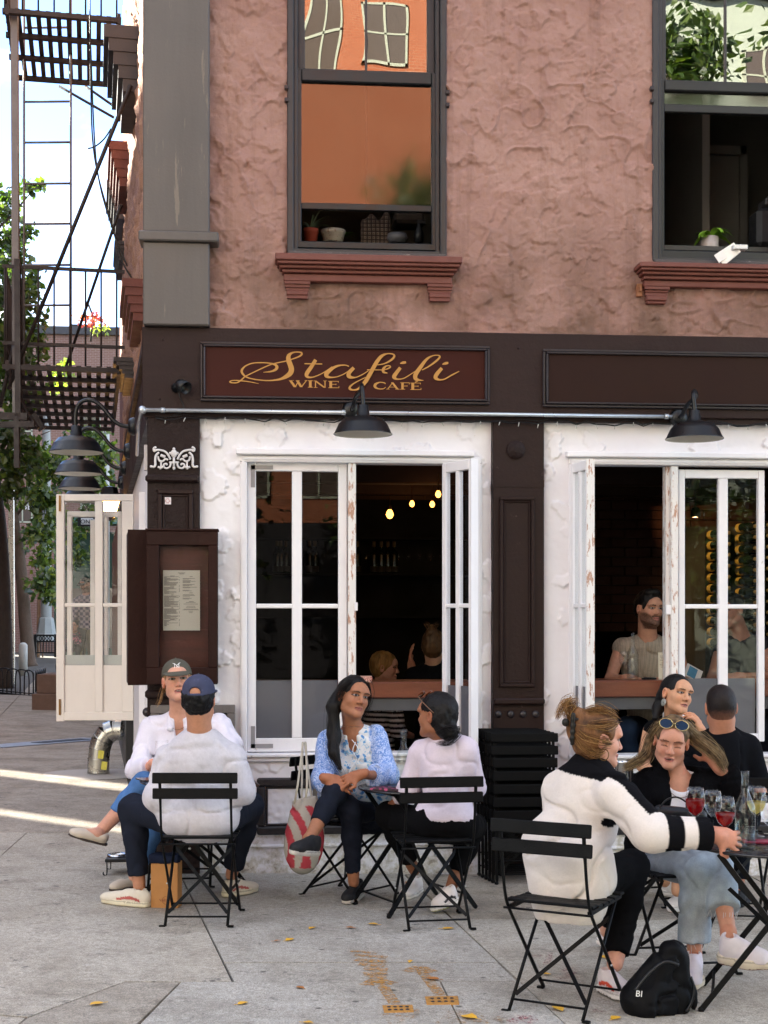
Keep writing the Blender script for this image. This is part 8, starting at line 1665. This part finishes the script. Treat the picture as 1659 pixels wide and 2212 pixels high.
for s_ in (-1, 1): sd.chain([nk+p.x*.075*s_+p.u*.028-p.f*.03, nk+p.x*.095*s_+p.u*.01+p.f*.04, nk+p.x*.085*s_-p.u*.07+p.f*.105, nk+p.x*.075*s_-p.u*.15+p.f*.12], [.034, .040, .040, .022], .03)
solid('jacket', sd, .0085, m_knit, p.root, '#0b0b0d', lambda V: folds(.012, (8, 8, 8), 3)(V)-.006*vnoise(V*95))
for s_ in (-1, 1): sd = SDF(); sd.ell(nk+p.x*.10*s_-p.u*.13+p.f*.112, (.038, .016, .075), p.TM@np.array(Matrix.Rotation(.2*s_, 3, 'Y')), .01); solid('lapel', sd, .007, m_leath, p.root, '#101114')
trousers(p, lambda V: L('#98a3ac')*np.clip(1+.55*vnoise(V*9)[:, None]+.3*vnoise(V*44)[:, None]-.35*np.clip(vnoise(V*np.array((24, 24, 5)))-.2, 0, 1)[:, None], .45, 1.5), .014, 1.70, 1.84, m_denim, seed=17, amp=.011, flare=.018)
random.seed(9); fr_ = MB()
for an, kn, up in (('anL', 'knL', .70), ('anR', 'knR', .84)):
    c0 = p.J[kn]+(p.J[an]-p.J[kn])*up
    for i in range(16): a = random.uniform(0, 6.28); b = c0+.062*(R3*math.cos(a)+F3*math.sin(a)); fr_.tube([Vector(b), Vector(b+np.array((random.uniform(-.012, .012), 0, -random.uniform(.015, .05))))], .0009, 4)
fr_.build('frayed_hem', mat('white_thread_fray', '#c9cdd2', .9), p.root)['kind'] = 'stuff'
shoe(p.root, Gn(1500, 2112)+U3*.004, Gn(1494, 2146)+U3*.004, upper='#d3cbd0', sole='#d2c6b2', soleh=.042, hgt=.10, wdt=.048, tread='#6b4038'); shoe(p.root, Wn(1556, 2078, 6.06), Wn(1670, 2094, 5.96), up=(-.12, -.15, 1), upper='#d3cbd0', sole='#d2c6b2', soleh=.046, hgt=.105, wdt=.050, tread='#6b4038')
fb_ = SDF(); fb_.cone(p.J['anL'], Wn(1578, 2048, 6.04), .036, .038, .02); solid('ankle', fb_, .006, m_skin, p.root, L('#b98068'))
fb_ = SDF(); fb_.cone(p.J['anR'], Gn(1499, 2118)+U3*.06, .035, .036, .02); solid('ankle', fb_, .006, m_skin, p.root, L('#b98068'))
sd = SDF(); haircap(p, sd, .002, low=-.05); rs = lambda *P_: [Wn(*q) for q in P_]
Lk = rs((1424, 1568, 6.60), (1405, 1600, 6.60), (1394, 1630, 6.58), (1374, 1645, 6.56), (1348, 1657, 6.56)); Rk = rs((1482, 1570, 6.60), (1505, 1597, 6.57), (1530, 1616, 6.54), (1551, 1635, 6.52), (1564, 1660, 6.52))
sd.chain(Lk, [.024, .020, .016, .010, .004], .02); sd.chain(Rk, [.030, .028, .022, .015, .005], .02); hc_ = lambda V: np.clip(1+1.9*vnoise(V*np.array((60, 60, 60)))[:, None], .35, 2.4)*L('#5d4a33')
solid('hair', sd, .0046, m_hair, p.root, hc_, lambda V: -.008*vnoise(V*np.array((50, 50, 24))))
c_b = [L('#5a4530'), L('#76603f'), L('#937a54'), L('#ab9470'), L('#48382a')]; o_ = np.array((0, -.01, .0))
strands('loose_hair', [[p.H(.01, .07, .10)]+Lk, [p.H(.03, .05, .11), p.H(.075, .02, .05)]+Lk[1:], [p.H(-.01, .07, .10)]+Rk, [p.H(-.03, .04, .115), p.H(-.07, .0, .06)]+Rk[1:], [v+o_+np.array((0, 0, .02)) for v in Rk], [v+o_-np.array((0, 0, .018)) for v in Rk], [v-np.array((0, 0, .012)) for v in Lk]], 84, .013, .0009, m_hair, p.root, c_b, 6)
sgx = thing_part('sunglasses', p.root); m_sgl = mat('gold_wire_frame', '#c9b27a', .25, .05, 20, metal=.8); m_lens = mat('blue_mirror_lens', '#1b2635', .06, .1, 8)
for s_ in (-1, 1):
    o0 = np.array(p.H(s_*.036, .072, .098)); MM = p.HM@np.array(Matrix.Rotation(.55, 3, 'X')); e = [o0+MM@np.array((.030*math.cos(a), .0, .024*math.sin(a))) for a in np.linspace(0, 6.283, 21)]
    q = MB(); q.tube([Vector(v) for v in e], .0018, 5, cap=False); q.build('rim', m_sgl, sgx); q = MB(); q.add([Vector(v) for v in e[:-1]], [tuple(range(20))]); q.build('lens', m_lens, sgx)
    q = MB(); q.tube([Vector(o0+MM@np.array((s_*.03, 0, .006))), Vector(p.H(s_*.086, .0, .06)), Vector(p.H(s_*.086, -.04, .04))], .0016, 5); q.build('temple', m_sgl, sgx)
q = MB(); q.tube([Vector(p.H(-.008, .078, .104)), Vector(p.H(.008, .078, .104))], .0022, 5); q.build('bridge', m_sgl, sgx)
q = MB(); q.tube([Vector(nk+p.x*.058*math.cos(a)+p.f*(.06+.045*math.sin(a))-p.u*(.0+.05*math.sin(a))) for a in np.linspace(.1, 3.04, 12)], .0012, 4); q.build('necklace', m_brass, p.root)
# --- woman in the sleeveless black top
p = Person('woman in sleeveless black top with sleek dark hair and round earring', dict(head=(1461, 1500, 8.02), neck=(1455, 1562, 8.08), shR=(1404, 1580, 8.12), shL=(1508, 1580, 8.06), elR=(1388, 1654, 8.0), wrR=(1440, 1690, 7.85), elL=(1532, 1645, 7.92), wrL=(1516, 1582, 7.82), hipR=(1420, 1748, 8.18), hipL=(1478, 1748, 8.16), knR=(1432, 1742, 7.76), anR=(1436, 1905, 7.90), knL=(1478, 1742, 7.76), anL=(1462, 1925, 7.68)), yaw=26, pitch=4, roll=-12, hs=.97, skin='#c19070', mouth=.5, sc=.92)
p.hand('L', -R3*.35+U3*.9, -R3*.6+F3*.3, side=-1, curls=[.5, .55, .6, .6]); p.build_body(lip='#a4605a', brow='#1a1310', hh=.0034, iris='#1c120c')
clothes(p, 'top', '#0c0c0e', .010, 0, amp=.006, fr=(9, 9, 9), seed=20, neck=(.055, .0), sleeveless=True, bust=.052); trousers(p, '#1b2230', .01, 1.9, 1.9, m_denim, seed=21)
for h_, t_ in ((Gn(1432, 1930), Gn(1462, 1940)), (Gn(1478, 1962), Gn(1448, 1972))): shoe(p.root, h_+U3*.003, t_+U3*.003, upper='#cfc9c4', sole='#ddd8d2', soleh=.035, hgt=.085)
sd = SDF(); haircap(p, sd, .0, low=-.05); sd.chain([p.H(.03, -.09, -.02), p.H(.05, -.09, -.09), p.H(.075, -.07, -.15)], [.035, .03, .018], .03); solid('hair', sd, .0046, m_hair, p.root, hcol('#0b0909'), lambda V: -.004*vnoise(V*np.array((60, 60, 16))))
q = MB(); q.lathe([(.004, 0), (.022, 0), (.022, .002), (.004, .002)], Vector(p.H(.082, .0, -.062)), 16, Matrix(p.HM.tolist())@Matrix.Rotation(math.pi/2, 3, 'Y')); q.build('earring', mat('pearl_disc', '#8f9088', .3, .2, 60), p.root)
# --- man with cropped hair, from behind
p = Person('man from behind with cropped dark hair and black T-shirt at the back table', dict(head=(1557, 1527, 7.45), neck=(1561, 1588, 7.48), shL=(1510, 1614, 7.56), shR=(1616, 1616, 7.50), elL=(1492, 1712, 7.65), wrL=(1510, 1690, 7.9), elR=(1640, 1712, 7.52), wrR=(1622, 1690, 7.78), hipL=(1535, 1770, 7.55), hipR=(1600, 1770, 7.55), knL=(1540, 1750, 7.98), anL=(1548, 1905, 7.95), knR=(1606, 1748, 7.98), anR=(1594, 1915, 7.9)), yaw=176, pitch=-2, roll=-2, hs=1.0, skin='#b07a60', gender='m')
p.build_body(lip='#9a625a', brow='#2a1c16'); clothes(p, 't_shirt', '#0d0e12', .018, .75, amp=.010, fr=(6, 6, 8), seed=23, loose=.015, neck=(.060, -.006)); trousers(p, '#11141c', .012, 1.9, 1.9, m_denim, seed=24)
for h_, t_ in ((Gn(1548, 1940), Gn(1545, 1928)), (Gn(1592, 1962), Gn(1604, 1950))): shoe(p.root, h_+U3*.003, h_+U3*.003+npv((t_-h_)/np.linalg.norm(t_-h_))*.27, upper='#101014', sole='#17171a')
sd = SDF(); haircap(p, sd, -.003, low=-.078); solid('hair', sd, .0045, m_hair, p.root, lambda V: (lambda f: L('#1a1210')*(1-f)+L('#7a5343')*f)(np.clip((-.012-((V-p.hc)@p.HM)[:, 2:3])/.06+.25*vnoise(V*150)[:, None], 0, .75))*(1+.35*vnoise(V*220)[:, None]), lambda V: -.002*vnoise(V*200))
# ------------------------------------------------------------------ people inside
def stool(x, y, lab):
    t = thing('bar_stool', lab, 'stool', (x, y, 0)); q = MB(); q.lathe([(.001, .74), (.17, .74), (.175, .76), (.17, .78), (.001, .78)], (x, y, 0), 24); q.build('seat', m_wood, t)
    for a in range(4): q = MB(); an = a*1.57+.78; q.tube([(x+.12*math.cos(an), y+.12*math.sin(an), .74), (x+.2*math.cos(an), y+.2*math.sin(an), 0)], .012, 6); q.build('leg', m_chair, t)
    q = MB(); q.tube([(x+.175*math.cos(a*.5236), y+.175*math.sin(a*.5236), .28) for a in range(13)], .008, 6, cap=False); q.build('foot_ring', m_chair, t)
p = Person('bearded man in beige sleeveless knit seated at the right window counter', dict(head=(1402, 1315, 9.42), neck=(1399, 1384, 9.48), shR=(1340, 1402, 9.50), shL=(1462, 1402, 9.50), elR=(1318, 1468, 9.40), wrR=(1360, 1466, 9.22), elL=(1478, 1468, 9.40), wrL=(1440, 1466, 9.22), hipR=(1378, 1576, 9.62), hipL=(1432, 1576, 9.62), knR=(1352, 1572, 9.22), anR=(1362, 1700, 9.35), knL=(1456, 1572, 9.22), anL=(1440, 1700, 9.35)), yaw=24, pitch=0, roll=-2, hs=1.0, skin='#b3836a', gender='m')
p.hand('R', R3*.8+U3*-.1, -U3, side=-1, curl=.3); p.hand('L', -R3*.8-U3*.1, -U3, side=1, curl=.3); p.build_body(lip='#a5655c', brow='#15100d', hh=.0036, beard='#2a1c15', iris='#2a1a12')
clothes(p, 'knit_vest', lambda V: L('#9a8e7e')*(1+.30*np.sin(((V-p.pel)@p.x)*420)[:, None]*.5+.08*vnoise(V*60)[:, None]), .020, 0, m_knit, amp=.010, fr=(6, 6, 8), seed=26, neck=(.060, .004), sleeveless=True); trousers(p, '#1f2c40', .012, 1.9, 1.9, m_denim, seed=27)
sd = SDF(); haircap(p, sd, .006, low=-.03); sd.ell(p.H(0, .035, .105), np.array((.062, .055, .030)), p.HM, .02); solid('hair', sd, .0046, m_hair, p.root, hcol('#100c0a'), lambda V: -.009*vnoise(V*40)); stool(p.pel[0], p.pel[1], 'bar stool under the bearded man in the beige knit'); p1_ = p
p = Person('person in dark grey sleeveless top leaning on the right window counter beside the bearded man', dict(head=(1578, 1318, 9.50), neck=(1600, 1378, 9.52), shR=(1556, 1410, 9.55), shL=(1652, 1396, 9.50), elR=(1540, 1464, 9.38), wrR=(1562, 1464, 9.2), elL=(1668, 1462, 9.36), wrL=(1596, 1462, 9.18), hipR=(1590, 1576, 9.66), hipL=(1645, 1576, 9.64), knR=(1570, 1572, 9.24), anR=(1580, 1700, 9.35), knL=(1650, 1572, 9.24), anL=(1640, 1700, 9.35)), yaw=-50, pitch=-8, roll=8, hs=.98, skin='#a87a62', gender='m')
p.hand('L', -R3*.9, -U3*.6+F3*.3, side=1, curl=.6); p.hand('R', R3*.9, -U3*.6+F3*.3, side=-1, curl=.5); p.build_body(lip='#9a625a', brow='#15100d'); clothes(p, 'sleeveless_top', '#26262a', .016, 0, amp=.010, fr=(6, 6, 8), seed=28, neck=(.060, .004), sleeveless=True); trousers(p, '#16181f', .012, 1.9, 1.9, m_denim, seed=29)
sd = SDF(); haircap(p, sd, .003, low=-.04); solid('hair', sd, .005, m_hair, p.root, hcol('#0e0b0a'), lambda V: -.006*vnoise(V*40)); stool(p.pel[0], p.pel[1], 'bar stool under the person in the dark grey top')
p = Person('blonde woman in profile seated inside behind the left window counter', dict(head=(831, 1441, 10.8), neck=(822, 1490, 10.85), shR=(800, 1515, 11.0), shL=(850, 1515, 10.75), elR=(795, 1580, 11), wrR=(850, 1590, 10.9), elL=(860, 1580, 10.7), wrL=(890, 1590, 10.8), hipR=(800, 1660, 11.0), hipL=(838, 1660, 10.8), knR=(900, 1655, 11), anR=(890, 1760, 11), knL=(910, 1655, 10.8), anL=(905, 1760, 10.8)), yaw=82, pitch=-4, hs=.98, skin='#c59a84')
p.build_body(lip='#a86a60', brow='#7a5c40'); clothes(p, 'top', lambda V: np.where((np.sin(V[:, 2]*160) > 0)[:, None], L('#c9c9c9'), L('#15161a')), .014, 1.4, seed=30); trousers(p, '#14151a')
sd = SDF(); haircap(p, sd, .006, low=-.12, ears=False); solid('hair', sd, .005, m_hair, p.root, hcol('#8f7144'), lambda V: -.008*vnoise(V*np.array((60, 60, 12))))
p = Person('person inside with hair twisted up and dark top, back to the left window', dict(head=(937, 1396, 10.3), neck=(934, 1442, 10.35), shL=(892, 1464, 10.4), shR=(976, 1464, 10.3), elL=(880, 1500, 10.5), wrL=(889, 1440, 10.6), elR=(985, 1530, 10.4), wrR=(970, 1560, 10.6), hipL=(910, 1640, 10.4), hipR=(955, 1640, 10.4), knL=(900, 1640, 10.85), anL=(900, 1740, 10.9), knR=(960, 1640, 10.85), anR=(960, 1740, 10.9)), yaw=165, hs=1.0, skin='#b78a72')
p.hand('L', U3*.9-R3*.1, R3, side=1, curl=.25); p.build_body(lip='#a06058', brow='#3a2a1c'); clothes(p, 'top', '#0d0d10', .018, 1.2, seed=31); trousers(p, '#101116')
sd = SDF(); haircap(p, sd, .003, low=-.07); sd.ell(p.H(0, -.05, .11), (.035, .035, .05), p.HM, .03); solid('hair', sd, .005, m_hair, p.root, hcol('#4a3420'), lambda V: -.010*vnoise(V*40)); strands('loose_hair', [[p.H(0, -.05, .09), p.H(-.02, -.06, .14), p.H(-.05, -.06, .17)], [p.H(0, -.05, .09), p.H(.02, -.06, .15), p.H(.045, -.05, .16)]], 16, .012, .0014, m_hair, p.root, [L('#6a4c2c'), L('#3a2818')], 7)
# passers-by seen through the open side casement, on an added stoop
sto = thing('added_stoop', 'low stone stoop added under the passer-by behind the open casement', 'steps', W(182, 1440, 24)); q = MB(); c = W(182, 1440, 24.3)
for i, (z0_, z1_, d_) in enumerate(((-.1, .34, 1.0), (.341, .66, .8))): q = MB(); q.obox((c.x, c.y, (z0_+z1_)/2), (.75-.05*i, d_*.6, (z1_-z0_)/2), Mx, .01); q.build('step', mat('brownstone', '#6b5548', .9, .15, 10, .3) if i == 0 else bpy.data.materials['brownstone'], sto)
p = Person('passer-by in plaid shirt and dark cap seen through the open side casement', dict(head=(184, 1262, 24), neck=(186, 1287, 24.0), shR=(166, 1300, 24), shL=(204, 1300, 24), elR=(160, 1334, 23.9), wrR=(158, 1366, 23.8), elL=(210, 1334, 24), wrL=(208, 1366, 23.9), hipR=(176, 1360, 24), hipL=(196, 1360, 24), knR=(174, 1408, 24), anR=(172, 1432, 24), knL=(200, 1408, 24), anL=(202, 1432, 24)), yaw=-30, pitch=-14, hs=1.0, skin='#a5765e', gender='m')
p.build_body(hh=.008, lip='#905a50', brow='#2a1c14', beard='#2a1c14'); clothes(p, 'plaid_shirt', lambda V: np.where((((np.sin(V[:, 2]*70) > .3)) ^ (np.sin(V[:, 0]*70) > .3))[:, None], L('#8c7f86'), L('#3c3a4c')), .022, 1.9, h=.014, seed=33, loose=.01); trousers(p, '#6f6a58', .018, 1.95, 1.95, h=.014); cap(p, '#1c1c20')
# child in a stroller beside
c = W(158, 1392, 23.7); stl = thing('stroller', 'dark child stroller behind the open side casement', 'stroller', c); q = MB(); q.obox(c, (.17, .2, .03), Mx@Matrix.Rotation(.5, 3, 'X'), .02); q.obox(c+FW*.18+Vector((0, 0, .2)), (.17, .03, .22), Mx@Matrix.Rotation(-.3, 3, 'X'), .02); q.build('seat', m_cloth if False else mat('black_canvas', '#18181c', .8, .1, 20), stl)
for s_ in (-1, 1): q = MB(); q.tube([c+RV*.18*s_+FW*.3+Vector((0, 0, .42)), c+RV*.18*s_, c+RV*.2*s_-FW*.25-Vector((0, 0, .36))], .012, 6); q.build('frame_tube', m_chair, stl); q = MB(); q.lathe([(.03, -.02), (.08, -.02), (.09, 0), (.08, .02), (.03, .02)], c+RV*.2*s_-FW*.25-Vector((0, 0, .36)), 16, (Mx@Matrix.Rotation(math.pi/2, 3, 'Y'))); q.build('wheel', m_chair, stl)
p = Person('small child in a flowered top sitting in the dark stroller', dict(head=(160, 1352, 23.7), neck=(160, 1368, 23.75), shR=(151, 1374, 23.75), shL=(169, 1374, 23.75), elR=(148, 1390, 23.7), wrR=(154, 1398, 23.6), elL=(172, 1390, 23.7), wrL=(166, 1398, 23.6), hipR=(154, 1396, 23.75), hipL=(166, 1396, 23.75), knR=(152, 1400, 23.5), anR=(152, 1420, 23.45), knL=(168, 1400, 23.5), anL=(168, 1420, 23.45)), yaw=0, hs=.82, skin='#b98a74', sc=.55)
p.build_body(hh=.008, lip='#a0605a', brow='#2a1c14'); clothes(p, 'top', lambda V: np.where((vnoise(V*60) > .1)[:, None], L('#b06a7a'), L('#3a3440')), .012, 1.6, h=.012); trousers(p, '#202028', .01, 1.9, 1.9, h=.012); sd = SDF(); haircap(p, sd, .002, low=-.05); solid('hair', sd, .008, m_hair, p.root, hcol('#17110e'))
